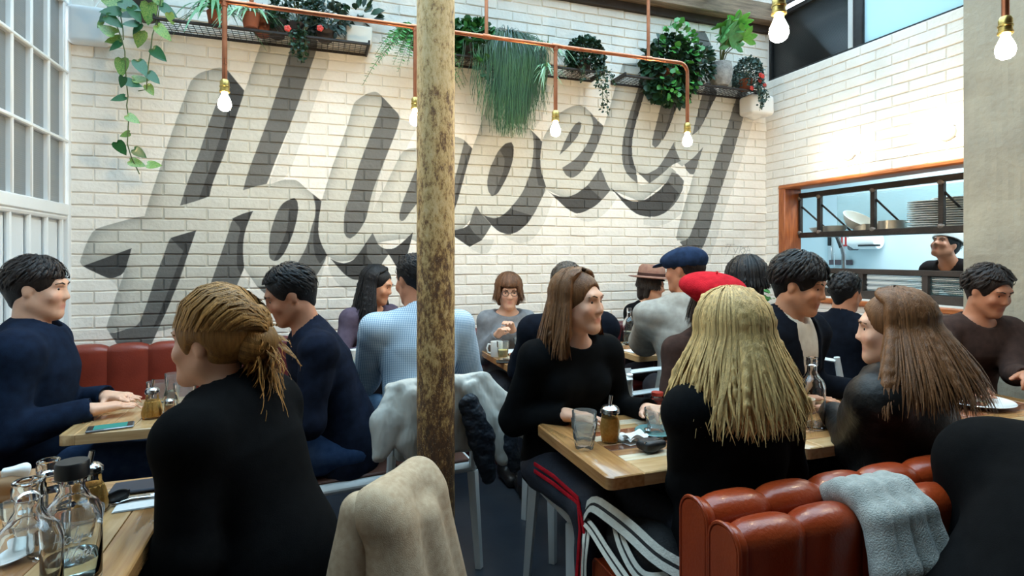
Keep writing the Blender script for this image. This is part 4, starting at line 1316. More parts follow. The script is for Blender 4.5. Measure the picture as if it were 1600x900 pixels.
g = Geo(); g.box((-0.3, PY - 3.85 + 0.05, 0.0), (-0.02, 0.0, 0.759), 0.01); g.build('front_panel', mat('counter_front', (48, 46, 48), 0.6, var=0.15), led)

# ------------------------------------------------------------------ the cast iron column
def column_mat():
    m = bpy.data.materials.new('flaking_gold_paint'); m.use_nodes = True
    nt = m.node_tree; N = nt.nodes; L = nt.links; b = N['Principled BSDF']
    tc = N.new('ShaderNodeTexCoord'); mp = N.new('ShaderNodeMapping'); mp.inputs['Scale'].default_value = (1, 1, 0.45); L.new(tc.outputs['Object'], mp.inputs[0])
    n1 = N.new('ShaderNodeTexNoise'); n1.inputs['Scale'].default_value = 52; n1.inputs['Detail'].default_value = 9; n1.inputs['Roughness'].default_value = 0.8; L.new(mp.outputs[0], n1.inputs['Vector'])
    n2 = N.new('ShaderNodeTexNoise'); n2.inputs['Scale'].default_value = 5; n2.inputs['Detail'].default_value = 4; L.new(mp.outputs[0], n2.inputs['Vector'])
    n3 = N.new('ShaderNodeTexVoronoi'); n3.inputs['Scale'].default_value = 120; L.new(tc.outputs['Object'], n3.inputs['Vector'])
    # more paint is left towards the top of the column
    sp = N.new('ShaderNodeSeparateXYZ'); L.new(tc.outputs['Object'], sp.inputs[0])
    zr = N.new('ShaderNodeMapRange'); zr.inputs[1].default_value = 0.6; zr.inputs[2].default_value = 2.2; zr.inputs[3].default_value = -0.055; zr.inputs[4].default_value = 0.065; L.new(sp.outputs[2], zr.inputs[0])
    a1 = N.new('ShaderNodeMath'); a1.operation = 'MULTIPLY_ADD'; a1.inputs[1].default_value = 0.32; L.new(n2.outputs['Fac'], a1.inputs[0]); L.new(n1.outputs['Fac'], a1.inputs[2])
    a2 = N.new('ShaderNodeMath'); a2.operation = 'ADD'; L.new(a1.outputs[0], a2.inputs[0]); L.new(zr.outputs[0], a2.inputs[1])
    rp = N.new('ShaderNodeValToRGB'); e = rp.color_ramp.elements
    e[0].position = 0.50; e[0].color = (*lin((80, 54, 36)), 1)
    e[1].position = 0.80; e[1].color = (*lin((222, 190, 138)), 1)
    for pos, c in ((0.60, (112, 76, 44)), (0.65, (158, 118, 68)), (0.71, (208, 170, 108))):
        k = rp.color_ramp.elements.new(pos); k.color = (*lin(c), 1)
    L.new(a2.outputs[0], rp.inputs[0])
    sp2 = N.new('ShaderNodeMath'); sp2.operation = 'LESS_THAN'; sp2.inputs[1].default_value = 0.2; L.new(n3.outputs['Distance'], sp2.inputs[0])
    mx = N.new('ShaderNodeMix'); mx.data_type = 'RGBA'; mx.inputs[7].default_value = (*lin((214, 196, 160)), 1); L.new(rp.outputs[0], mx.inputs[6])
    ml = N.new('ShaderNodeMath'); ml.operation = 'MULTIPLY'; ml.inputs[1].default_value = 0.45; L.new(sp2.outputs[0], ml.inputs[0]); L.new(ml.outputs[0], mx.inputs[0])
    L.new(mx.outputs[2], b.inputs['Base Color']); b.inputs['Roughness'].default_value = 0.55
    bp = N.new('ShaderNodeBump'); bp.inputs['Strength'].default_value = 0.8; bp.inputs['Distance'].default_value = 0.006; L.new(n1.outputs['Fac'], bp.inputs['Height']); L.new(bp.outputs[0], b.inputs['Normal'])
    return m
colp = ondepth(681, 500, 2.2)
ic = thing('cast_iron_column', 'round iron column with flaking gold and brown paint in the middle of the room', 'column', (colp.x, colp.y, 0))
M_COL = column_mat()
g = Geo(); prof = [(0.0735 + 0.0006 * math.sin(k * 1.7), 0.12 + k * (3.5 - 0.12) / 60) for k in range(61)]
g.lathe(prof, 40); g.build('shaft', M_COL, ic)
g = Geo(); g.lathe([(0.13, 0.0), (0.13, 0.03), (0.11, 0.05), (0.10, 0.09), (0.085, 0.12), (0.075, 0.13)], 40); g.build('base', M_COL, ic)

# ------------------------------------------------------------------ tables of joined boards
WOODS = {}
def wood(kind, ax):
    c = {'oak': ((188, 140, 88), (160, 112, 66)), 'light': ((208, 172, 124), (186, 146, 98)), 'pale': ((226, 210, 184), (208, 186, 154)),
         'walnut': ((112, 70, 48), (84, 50, 34)), 'red': ((158, 92, 58), (128, 70, 44)), 'tan': ((172, 124, 82), (150, 102, 62))}[kind]
    st = (1.3, 16, 16) if ax == 'x' else (16, 1.3, 16)
    return mat('wood_%s_%s' % (kind, ax), c[0], 0.26, col2=c[1], vscale=5, stretch=st, coat=0.7, bump=0.03, bscale=40)

def table(label, x0, x1, y0, y1, ax='x', border=(0.1, 0.1, 0.07, 0.07), n=8, seed=1, h=0.75, th=0.036, group=None, pal=None, kinds=('oak', 'light', 'oak', 'tan', 'walnut', 'pale', 'red', 'light')):
    t = thing('wooden_table', label, 'table', ((x0 + x1) / 2, (y0 + y1) / 2, 0), group=group)
    cx, cy = (x0 + x1) / 2, (y0 + y1) / 2; hx, hy = (x1 - x0) / 2, (y1 - y0) / 2
    r = random.Random(seed)
    bl, br, bf, bb = border
    gap = 0.0008
    def rounded(xa, xb, ya, yb, corners):
        pts = []
        rad = 0.022
        for (cx_, cy_, sx, sy, on, a0) in ((xb, yb, -1, -1, corners[0], 0), (xa, yb, 1, -1, corners[1], 90), (xa, ya, 1, 1, corners[2], 180), (xb, ya, -1, 1, corners[3], 270)):
            if on:
                for k in range(6):
                    a = math.radians(a0 + 18 * k); pts.append((cx_ + sx * rad + rad * math.cos(a), cy_ + sy * rad + rad * math.sin(a)))
            else: pts.append((cx_, cy_))
        n_ = len(pts); b = 0.003
        cxm = sum(p[0] for p in pts) / n_; cym = sum(p[1] for p in pts) / n_
        def ins(p): return (p[0] - math.copysign(b, p[0] - cxm), p[1] - math.copysign(b, p[1] - cym))
        g = Geo(); V = []; F = []
        for z, f in ((h - th, lambda p: p), (h - b, lambda p: p), (h, ins)):
            for p in pts: q = f(p); V.append((q[0], q[1], z))
        for lay in (0, 1):
            for k in range(n_):
                k2 = (k + 1) % n_; F.append((lay * n_ + k, lay * n_ + k2, (lay + 1) * n_ + k2, (lay + 1) * n_ + k))
        F.append(tuple(range(2 * n_, 3 * n_))); F.append(tuple(reversed(range(n_))))
        g.add(V, F); return g
    ea = 'y'
    rounded(-hx, -hx + bl, -hy, hy, (0, 1, 1, 0)).build('plank', wood('light' if seed % 2 else 'oak', 'y'), t)
    rounded(hx - br, hx, -hy, hy, (1, 0, 0, 1)).build('plank', wood('oak', 'y'), t)
    rounded(-hx + bl + gap, hx - br - gap, -hy, -hy + bf, (0, 0, 0, 0)).build('plank', wood('light', 'x'), t)
    rounded(-hx + bl + gap, hx - br - gap, hy - bb, hy, (0, 0, 0, 0)).build('plank', wood('oak', 'x'), t)
    ia, ib, ja, jb = -hx + bl, hx - br, -hy + bf, hy - bb
    L0, L1, Wa, Wb = (ia, ib, ja, jb) if ax == 'x' else (ja, jb, ia, ib)
    w = (Wb - Wa) / n
    for k in range(n):
        a, b_ = Wa + k * w + gap, Wa + (k + 1) * w - gap
        cuts = [L0] + sorted(r.uniform(L0 + 0.06, L1 - 0.06) for _ in range(r.choice((0, 1, 1, 2)))) + [L1]
        for c0, c1 in zip(cuts[:-1], cuts[1:]):
            if c1 - c0 < 0.02: continue
            g = Geo(); dz = r.uniform(-0.0006, 0.0)
            if ax == 'x': g.box((c0 + gap, a, h - th), (c1 - gap, b_, h + dz), 0.001)
            else: g.box((a, c0 + gap, h - th), (b_, c1 - gap, h + dz), 0.001)
            g.build('plank', wood(r.choice(kinds), ax), t)
    g = Geo(); g.tube([(0, 0, 0.02), (0, 0, h - th)], 0.032, 14); g.build('pedestal', M_BAR, t)
    g = Geo(); g.box((-hx * 0.7, -0.03, 0.004), (hx * 0.7, 0.03, 0.03), 0.008); g.box((-0.03, -hy * 0.75, 0.004), (0.03, hy * 0.75, 0.03), 0.008); g.build('foot', M_BAR, t)
    g = Geo(); g.box((-hx * 0.6, -hy * 0.6, h - th - 0.012), (hx * 0.6, hy * 0.6, h - th - 0.0005), 0.003); g.build('top_plate', M_BAR, t)
    return t

table('wooden table with the phone and sugar shaker beside the red corner bench', -0.82, -0.16, 2.31, 2.78, 'y', (0.05, 0.05, 0.05, 0.04), 7, 3)
table('nearest wooden table holding the tall glass water bottles', -1.12, -0.335, 0.92, 1.80, 'y', (0.08, 0.075, 0.06, 0.06), 6, 4, kinds=('oak', 'light', 'tan', 'oak', 'pale', 'red'))
table('inlaid wooden table with two stacked tumblers at its near end', 0.762, 1.44, 1.37, 1.90, 'x', (0.115, 0.06, 0.10, 0.06), 8, 6, kinds=('walnut', 'light', 'pale', 'red', 'oak', 'tan', 'pale'))
table('wooden table with the half hidden water bottle between the two long haired women', 1.47, 2.12, 1.37, 1.90, 'x', (0.07, 0.07, 0.07, 0.06), 7, 7)
table('wooden table with the white plate of leftovers near the concrete pillar', 2.15, 2.85, 1.25, 1.78, 'x', (0.07, 0.07, 0.07, 0.06), 7, 8)
table('wooden table with white cups behind the iron column', 0.13, 0.78, 3.02, 3.56, 'x', (0.06, 0.06, 0.06, 0.06), 6, 9)
table('wooden table with the mug and juice glass in front of the woman in grey', 1.02, 1.66, 2.97, 3.50, 'x', (0.06, 0.06, 0.06, 0.06), 6, 10)
table('wooden table with a water bottle in front of the person in the brimmed hat', 1.86, 2.52, 2.98, 3.52, 'x', (0.06, 0.06, 0.06, 0.06), 6, 11)

# ------------------------------------------------------------------ leather benches
M_TANL = mat('tan_leather', (160, 62, 24), 0.31, col2=(138, 48, 18), vscale=5, bump=0.12, bscale=120, coat=0.15, rvar=0.06)
M_LITL = mat('lit_leather', (140, 58, 40), 0.36, col2=(116, 44, 32), vscale=5, bump=0.12, bscale=120, coat=0.12)  # maroon leather again, with the light it reflects put into the colour
M_MARL = mat('maroon_leather', (104, 42, 44), 0.34, col2=(80, 32, 36), vscale=5, bump=0.12, bscale=120, coat=0.12)
def round_profile(v0, v1, z0, z1, rt, rb=0.012, n=7):
    """Rounded outline in the depth-height plane with outward normals."""
    pts = []
    for (cv, cz, r, a0) in ((v1 - rt, z1 - rt, rt, 0), (v0 + rt, z1 - rt, rt, 90), (v0 + rb, z0 + rb, rb, 180), (v1 - rb, z0 + rb, rb, 270)):
        for k in range(n + 1):
            a = math.radians(a0 + 90 * k / n); pts.append((cv + r * math.cos(a), cz + r * math.sin(a), math.cos(a), math.sin(a)))
    out = []
    for i, p in enumerate(pts):
        out.append(p); q = pts[(i + 1) % len(pts)]
        if abs(p[0] - q[0]) + abs(p[1] - q[1]) > 0.06:
            for t in (0.33, 0.66): out.append((p[0] + (q[0] - p[0]) * t, p[1] + (q[1] - p[1]) * t, p[2], p[3]))
    return out
def channel_mesh(name, length, prof, puff, nu=10, m=None):
    V = []; F = []; n = len(prof)
    for i in range(nu + 1):
        u = i / nu; e = abs(2 * u - 1)
        off = -puff * e ** 3.2
        uu = (u - 0.5) * length
        for (v, z, nv, nz) in prof: V.append((uu, v + nv * off, z + nz * off))
    for i in range(nu):
        for k in range(n):
            k2 = (k + 1) % n; F.append((i * n + k, (i + 1) * n + k, (i + 1) * n + k2, i * n + k2))
    F.append(tuple(range(n))); F.append(tuple(reversed(range(nu * n, (nu + 1) * n))))
    g = Geo(); g.add(V, F); me = g.mesh(name)
    if m: me.materials.append(m)
    return me
def outline_tube(prof, x, r, m, parent, name='piping'):
    g = Geo(); g.tube([(x, p[0], p[1]) for p in prof] + [(x, prof[0][0], prof[0][1])], r, 6); return g.build(name, m, parent)

# back to back bench in front: channels along x from the open end
BX0, BL = 0.815, 2.4
bb = thing('double_leather_bench', 'tan orange leather back to back bench with channelled cushions', 'bench', (BX0, 1.015, 0))
pr_far = round_profile(0.0, 0.098, 0.40, 0.815, 0.046); pr_near = round_profile(-0.098, -0.002, 0.40, 0.800, 0.046)
mf_ch = channel_mesh('cushion', 0.165, pr_far, 0.016, m=M_TANL); mn_ch = channel_mesh('cushion', 0.165, pr_near, 0.016, m=M_TANL)
for k in range(14):
    for me in (mf_ch, mn_ch):
        o = bpy.data.objects.new('cushion', me); link(o, bb); o.location = (0.02 + 0.165 * (k + 0.5), 0, 0)
for pr in (pr_far, pr_near):
    pin = [(v - nv * 0.004, z - nz * 0.004, nv, nz) for (v, z, nv, nz) in pr]
    me = channel_mesh('end_panel', 0.03, pin, 0.004, 4, M_TANL); o = bpy.data.objects.new('end_panel', me); link(o, bb); o.location = (0.008, 0, 0)
    outline_tube([(v - nv * 0.002, z - nz * 0.002) for (v, z, nv, nz) in pr], -0.004, 0.0045, M_TANL, bb)
for (va, vb) in ((0.10, 0.56), (-0.56, -0.10)):
    prs = round_profile(va, vb, 0.30, 0.455, 0.045, 0.02)
    me = channel_mesh('seat_cushion', BL, prs, 0.02, 30, M_TANL); o = bpy.data.objects.new('seat_cushion', me); link(o, bb); o.location = (BL / 2, 0, 0)
    outline_tube([(v - nv * 0.02, z - nz * 0.02) for (v, z, nv, nz) in prs], -0.001, 0.004, M_TANL, bb)
g = Geo(); g.box((0.03, -0.5, 0.0), (BL - 0.03, 0.5, 0.299), 0.01); g.build('plinth', M_TANL, bb)

# bench along the back wall and round the left corner
wb = thing('red_wall_bench', 'long brick red leather bench with upright channels along the back wall', 'bench', (XL + 0.45, YB - 0.03, 0))
prw = round_profile(-0.115, -0.005, 0.40, 0.84, 0.05)
mes = [channel_mesh('cushion', 0.21, prw, 0.02, m=x) for x in (M_LITL, M_MARL)]
LW = 3.9
for k in range(int(LW / 0.21)):
    o = bpy.data.objects.new('cushion', mes[0 if k < 4 else 1]); link(o, wb); o.location = (-0.42 + 0.21 * (k + 0.5), 0, 0)  # leftmost cushions painted redder for the light they reflect
prs = round_profile(-0.58, -0.10, 0.30, 0.455, 0.04, 0.02)
me = channel_mesh('seat_cushion', LW, prs, 0.02, 40, M_MARL); o = bpy.data.objects.new('seat_cushion', me); link(o, wb); o.location = (LW / 2 - 0.42, 0, 0)
g = Geo(); g.box((-0.42, -0.53, 0), (LW - 0.45, -0.02, 0.299), 0.01); g.build('plinth', M_MARL, wb)
lb = thing('maroon_corner_bench', 'maroon leather bench below the white panelled screen', 'bench', (XL + 0.03, YB - 0.15, 0), math.radians(90))
for k in range(9):
    o = bpy.data.objects.new('cushion', mes[1]); link(o, lb); o.location = (-0.10 - 0.21 * (k + 0.5), 0, 0)
prs = round_profile(-0.50, -0.10, 0.30, 0.455, 0.04, 0.02)
me = channel_mesh('seat_cushion', 1.35, prs, 0.02, 20, M_MARL); o = bpy.data.objects.new('seat_cushion', me); link(o, lb); o.location = (-0.56 - 0.675, 0, 0)
g = Geo(); g.box((-1.9, -0.45, 0), (-0.56, -0.02, 0.299), 0.01); g.build('plinth', M_MARL, lb)

# ------------------------------------------------------------------ chairs
M_WCHAIR = mat('white_chair_paint', (214, 216, 214), 0.4, var=0.04, vscale=10, bump=0.05)
M_SEATP = mat('brown_seat_pad', (86, 52, 40), 0.5, var=0.12, vscale=12)
M_BLKCH = mat('black_chair', (26, 26, 28), 0.4, var=0.1)
def chair(label, loc, rz, m=M_WCHAIR, pad=M_SEATP, group=None):
    """Faces local +y; origin on the floor below the seat centre."""
    c = thing('dining_chair', label, 'chair', (loc[0], loc[1], 0), rz, group)
    g = Geo(); g.box((-0.205, -0.20, 0.405), (0.205, 0.21, 0.445), 0.016); g.build('seat_frame', m, c)
    g = Geo(); g.box((-0.175, -0.17, 0.4455), (0.175, 0.185, 0.458), 0.006); g.build('seat', pad, c)
    for sx in (-1, 1):
        for (yb, yt) in ((0.20, 0.18), (-0.235, -0.185)):
            g = Geo(); g.tube([(sx * 0.195, yb, 0.0), (sx * 0.182, yt, 0.41)], [0.015, 0.021], 4, flat=(1.25, 1.25)); g.build('leg', m, c)
        g = Geo(); g.tube([(sx * 0.182, -0.188, 0.43), (sx * 0.178, -0.215, 0.62), (sx * 0.17, -0.255, 0.82)], [0.019, 0.018, 0.015], 8); g.build('back_post', m, c)
    for z, y in ((0.80, -0.252), (0.70, -0.233), (0.60, -0.214)):
        g = Geo(); g.tube([(-0.172, y, z), (0, y - 0.022, z), (0.172, y, z)], 0.017, 8, flat=(1.5, 0.55)); g.build('back_rail', m, c)
    return c
# ------------------------------------------------------------------ tableware
TZ = 0.7505
M_GLASS = glass_mat('clear_glass', (255, 255, 255), 0.0, 1.45)
M_TUMB = pane_mat('tumbler_glass', (252, 254, 253), refl=0.16, rough=0.04, body=(240, 244, 246), bodyfac=0.13)
M_WATER = glass_mat('water', (240, 250, 252), 0.0, 1.33)
M_THIN = pane_mat('thin_glass', (250, 252, 251), refl=0.22, rough=0.03)
M_CHROME = mat('polished_steel', (200, 202, 204), 0.18, metal=1.0)
M_SUGAR = mat('cane_sugar', (248, 196, 112), 0.85, col2=(232, 170, 84), vscale=120, bump=0.4, bscale=300)
M_SALT = mat('pink_salt', (224, 170, 130), 0.85, var=0.1, vscale=100)
M_CERAM = mat('white_ceramic', (236, 236, 232), 0.16, coat=0.3)
M_TEAL = mat('teal_glaze', (92, 142, 140), 0.2, coat=0.3)
M_NAPK = mat('paper_napkin', (236, 238, 238), 0.8, bump=0.15, bscale=60)
M_BLKP = mat('black_plastic', (18, 18, 20), 0.35)
M_CAP = mat('black_cap', (20, 20, 22), 0.4)
M_PRINT = mat('white_print', (242, 242, 240), 0.5)

def flutes(n, d): return lambda a, z: 1.0 + d * abs(math.cos(a * n / 2)) - d
def tumbler(label, p, h=0.088, r=0.040, group=None, water=0.0, thick=True, cat='glass'):
    t = thing('tumbler', label, cat, p, group=group)
    f = flutes(9, 0.05)
    n = 54
    prof = [(r * 0.66, 0), (r * 0.70, 0.004), (r * 0.86, h * 0.45), (r * 0.90, h * 0.66)]
    prof2 = [(r * 0.97, h * 0.72), (r, h), (r - 0.003, h), (r * 0.90, h * 0.68), (r * 0.76, h * 0.3), (r * 0.62, 0.012), (0.0, 0.011)]
    g = Geo()
    fl = lambda a, z: f(a, z) if z < h * 0.7 else 1.0
    g.lathe([(0, 0.001)] + prof + prof2, n, flute=lambda a, z: (1 - 0.05 * (1 - abs(math.cos(a * 4.5)))) if z < h * 0.67 else 1.0)
    g.build('glass', M_TUMB, t)
    if water:
        g = Geo(); g.lathe([(0, 0.0115), (r * 0.60, 0.0125), (r * (0.62 + 0.2 * water), h * water), (0, h * water)], 30); g.build('water', M_WATER, t)
    return t

def shaker(label, p, h=0.135, r=0.036, slim=False, group='sugar shakers', tilt=0.0):
    t = thing('sugar_shaker', label, 'sugar shaker', p, tilt, group)
    if slim: pr = [(r * 0.74, 0), (r * 0.82, 0.006), (r, h * 0.36), (r * 0.95, h * 0.5), (r * 0.78, h * 0.74), (r * 0.80, h * 0.80)]
    else: pr = [(r * 0.95, 0), (r * 1.06, 0.008), (r * 1.08, h * 0.16), (r * 0.86, h * 0.46), (r * 0.64, h * 0.62), (r * 0.62, h * 0.74), (r * 0.64, h * 0.80)]
    fl = lambda a, z: (1.0 - 0.035 * (1 + math.cos(a * 14)) * 0.5) if 0.008 < z < h * 0.7 else 1.0
    g = Geo(); g.lathe([(0, 0)] + pr, 84, flute=fl); g.build('glass_jar', M_THIN, t)
    k = [(0, 0.006)] + [(a * 0.93, max(z, 0.006)) for a, z in pr if z < h * (0.6 if slim else 0.5)]
    top = k[-1]
    g = Geo(); g.lathe(k + [(top[0] * 0.9, h * (0.66 if slim else 0.56)), (0, h * (0.68 if slim else 0.60))], 42); g.build('sugar', M_SUGAR, t)
    rt = pr[-1][0]
    g = Geo(); g.lathe([(rt * 1.0, h * 0.78), (rt * 1.14, h * 0.785), (rt * 1.14, h * 0.82), (rt * 1.05, h * 0.825), (rt * 1.14, h * 0.84), (rt * 1.12, h * 0.90), (rt * 0.8, h * 0.97), (rt * 0.3, h), (0, h)], 36); g.build('lid', M_CHROME, t)
    g = Geo(); g.tube([(0, 0, h * 0.66), (0, 0, h * 1.05), (0.004, 0, h * 1.24)], [0.0065, 0.0065, 0.0065], 12, cap=False); g.build('spout', M_CHROME, t)
    return t

def bottle(label, p, h=0.235, r=0.044, neck=0.014, cap=False, water=0.0, rz=0.0, group='glass water bottles', letter=False):
    t = thing('water_bottle', label, 'bottle', p, rz, group)
    s0, s1, nz = h * 0.62, h * 0.74, h * 0.80
    out = [(0, 0.0), (r * 0.86, 0.0), (r * 0.97, 0.004), (r, 0.012), (r, s0 * 0.92), (r * 0.97, s0), (r * 0.86, s0 + (s1 - s0) * 0.45), (r * 0.62, s0 + (s1 - s0) * 0.82), (neck * 1.25, s1 + 0.006), (neck, nz), (neck, h - 0.03), (neck * 1.2, h - 0.028), (neck * 1.22, h - 0.012), (neck * 1.12, h - 0.008), (neck * 1.18, h - 0.002), (neck * 1.1, h)]
    th = 0.003
    inn = [(neck * 0.85, h), (neck * 0.8, nz), (neck * 1.05, s1), (r * 0.62 - th, s0 + (s1 - s0) * 0.74), (r * 0.86 - th, s0 + (s1 - s0) * 0.38), (r - th, s0 * 0.9), (r - th, 0.018), (r * 0.8, 0.010), (0, 0.012)]
    g = Geo(); g.lathe(out + inn, 48); g.build('glass', M_GLASS, t)
    if water:
        zt = h * water
        g = Geo(); g.lathe([(0, 0.0125), (r * 0.79, 0.0107), (r - th - 0.0004, 0.0185), (r - th - 0.0004, zt), (0, zt)], 40); g.build('water', M_WATER, t)
    if cap:
        g = Geo(); g.lathe([(neck * 1.24, h - 0.024), (neck * 1.36, h - 0.022), (neck * 1.36, h + 0.003), (neck * 1.26, h + 0.006), (0, h + 0.006)], 36); g.build('cap', M_CAP, t)
    if letter:
        # the two words of the script on the bottle, as printed strokes lying on the glass
        def ring(cx, cy, a, b_): return [(cx + a * math.cos(x), cy + b_ * math.sin(x)) for x in np.linspace(0, 2 * PI, 13)]
        sl = lambda q: [(x + 0.28 * y, y) for x, y in q]
        W1 = [sl([(0, -0.05), (0, 1.0)]), sl([(0.34, -0.1), (0.34, 1.05)]), sl([(-0.1, 0.42), (0.5, 0.52)]), sl(ring(0.68, 0.2, 0.13, 0.22)), sl([(0.98, 0.0), (0.98, 1.0)]), sl([(1.14, 0.42), (1.14, 0.1), (1.26, 0.02), (1.38, 0.15), (1.38, 0.42), (1.36, -0.3), (1.2, -0.45)])]
        W2 = [sl([(0, 0.9), (0.06, 0), (0.24, 0.6), (0.32, 0), (0.52, 0.95)]), sl(ring(0.66, 0.18, 0.1, 0.18)), sl([(0.78, 0.36), (0.78, 0.0)]), sl([(0.96, 0.75), (0.94, 0.05), (1.02, 0.0)]), sl([(0.86, 0.45), (1.08, 0.47)]), sl([(1.12, 0.18), (1.3, 0.24), (1.22, 0.38), (1.12, 0.2), (1.2, 0.0), (1.32, 0.06)]), sl([(1.42, 0.36), (1.42, 0.0)]), sl([(1.42, 0.26), (1.54, 0.38)])]
        k = 0.027
        g = Geo()
        for strokes, u0, v0 in ((W1, -0.030, 0.098), (W2, -0.016, 0.066)):
            for st in strokes:
                q = []
                for (x, y) in st:
                    u = u0 + x * k; a = -PI / 2 + u / r; q.append(((r + 0.0004) * math.cos(a), (r + 0.0004) * math.sin(a), v0 + y * k))
                g.tube(q, 0.0009, 5)
        g.build('lettering', M_PRINT, t)
    return t

def cup(label, p, r=0.042, h=0.062, m=M_CERAM, handle=True, rz=0.0, group='coffee cups', name='cup', fill=None):
    t = thing(name, label, 'mug' if name == 'mug' else 'cup', p, rz, group)
    g = Geo(); g.lathe([(0, 0), (r * 0.62, 0), (r * 0.66, 0.004), (r * 0.9, h * 0.45), (r, h), (r - 0.004, h), (r * 0.84, h * 0.42), (r * 0.55, 0.008), (0, 0.007)] if name == 'cup' else [(0, 0), (r * 0.92, 0), (r, 0.006), (r, h), (r - 0.004, h), (r - 0.004, 0.01), (0, 0.008)], 36); g.build('bowl', m, t)
    if handle:
        g = Geo(); g.tube([(r * 0.9, 0, h * 0.8), (r * 1.35, 0, h * 0.82), (r * 1.6, 0, h * 0.55), (r * 1.4, 0, h * 0.28), (r * 0.85, 0, h * 0.22)], 0.0055, 8); g.build('handle', m, t)
    if fill:
        g = Geo(); g.lathe([(0, h * 0.6), (r * 0.86, h * 0.62)], 30); g.build('drink', fill, t)
    return t

def plate(label, p, r=0.13, m=M_CERAM, name='plate', depth=0.02, group=None):
    t = thing(name, label, name, p, group=group)
    g = Geo(); g.lathe([(0, 0), (r * 0.55, 0), (r * 0.6, 0.003), (r, depth), (r - 0.003, depth + 0.003), (r * 0.62, 0.007), (0, 0.005)], 48); g.build('dish', m, t)
    return t

def flat_sheet(label, p, w, d, rz, m, name='napkin', cat='napkin', th=0.002, wave=0.0, group=None, fold=True):
    t = thing(name, label, cat, p, rz, group)
    g = Geo()
    f = lambda u, v: ((u - 0.5) * w, (v - 0.5) * d, th + wave * math.sin(u * 7 + v * 5) * math.sin(v * 6 + 1))
    g.grid(f, 12, 12)
    n = 13
    base = len(g.V)
    g.add([((u - 0.5) * w, (v - 0.5) * d, 0.0002) for u, v in ((0, 0), (1, 0), (1, 1), (0, 1))], [(3, 2, 1, 0)])
    g.build('sheet', m, t)
    if fold:
        g = Geo(); g.grid(lambda u, v: ((u - 0.5) * w * 0.96, (v * 0.5 - 0.48) * d, th * 1.6 + wave * math.sin(u * 5 + v * 3) + 0.001), 10, 6); g.build('fold', m, t)
    return t

def phone(label, p, rz, w=0.068, d=0.138, screen=None):
    t = thing('smartphone', label, 'phone', p, rz)
    g = Geo(); g.box((-w / 2, -d / 2, 0), (w / 2, d / 2, 0.008), 0.0025); g.build('case', mat('phone_case', (150, 156, 162), 0.25, metal=0.5) if screen else M_BLKP, t)
    g = Geo(); g.box((-w / 2 + 0.003, -d / 2 + 0.003, 0.0079), (w / 2 - 0.003, d / 2 - 0.003, 0.0084)); g.build('front_glass', M_BLKP, t)
    if screen:
        g = Geo(); g.box((-w / 2 + 0.005, -d / 2 + 0.02, 0.0083), (w / 2 - 0.005, d / 2 - 0.02, 0.0087)); g.build('screen', screen, t)
    return t

def V(p, z=TZ): return (p.x, p.y, z)
# -- the corner table
phone('smartphone with a lit turquoise screen lying on the corner table', V(at(173, 669, TZ)), math.radians(-79), screen=emit_mat('phone_screen', (96, 206, 200), 0.55))
shaker('bulbous sugar shaker beside the salt shaker on the corner table', V(at(238, 652, TZ)), h=0.115, r=0.034)
st = thing('salt_shaker', 'small salt shaker with pink salt and a steel lid', 'salt shaker', V(at(265, 652, TZ)))
g = Geo(); g.lathe([(0, 0), (0.019, 0), (0.02, 0.004), (0.0165, 0.05), (0.015, 0.055)], 24); g.build('glass_jar', M_THIN, st)
g = Geo(); g.lathe([(0, 0.004), (0.0175, 0.005), (0.0155, 0.043), (0, 0.044)], 20); g.build('salt', M_SALT, st)
g = Geo(); g.lathe([(0.0155, 0.053), (0.0175, 0.054), (0.017, 0.064), (0.010, 0.071), (0, 0.072)], 24); g.build('lid', M_CHROME, st)
tumbler('tumbler standing just behind the bulbous sugar shaker', V(at(246, 629, TZ)), group='tumblers')
tumbler('tall water glass behind the salt shaker', V(at(270, 628, TZ)), h=0.12, r=0.030, group='tumblers', water=0.4)
tumbler('low empty tumbler behind the folded napkin on the corner table', V(at(289, 632, TZ)), group='tumblers', r=0.042)
flat_sheet('white napkin with teal stripes on the corner table', V(at(300, 643, TZ)), 0.16, 0.11, 0.1, M_NAPK, wave=0.001)
flat_sheet('teal striped card under the white napkin', V(at(316, 648, TZ), TZ - 0.0002), 0.12, 0.09, 0.25, M_TEAL, 'table_card', 'card', 0.0008, fold=False)
# -- the nearest table
bottle('uncapped water bottle nearest the camera', V(ondepth(45, 800, 0.93)), 0.24, 0.046, 0.019, rz=0.3)
bottle('water bottle with a black cap and white script lettering', V(ondepth(113, 800, 1.04)), 0.225, 0.046, 0.0195, cap=True, water=0.24, rz=0.42, letter=True)
bottle('small open water bottle behind the two large ones', V(ondepth(76, 800, 1.16)), 0.19, 0.036, 0.017, rz=0.3)
shaker('sugar shaker with a long steel spout behind the capped bottle', V(ondepth(141, 800, 1.34)), h=0.118, r=0.036)
tumbler('low tumbler partly hidden by the capped bottle', V(ondepth(128, 800, 1.20)), group='tumblers', h=0.07)
tumbler('tumbler half hidden behind the small open bottle', V(ondepth(38, 790, 1.20)), group='tumblers')
mn = thing('menu_folder', 'dark blue menu folder lying at the far end of the nearest table', 'menu', V(at(232, 762, TZ)), 0.05)
g = Geo(); g.box((-0.085, -0.035, 0.0), (0.12, 0.045, 0.010), 0.004); g.build('cover', mat('navy_cover', (34, 40, 56), 0.5, var=0.1), mn)
flat_sheet('white napkin under the fork and knife', V(at(232, 784, TZ)), 0.135, 0.085, 0.06, M_NAPK, th=0.0015)
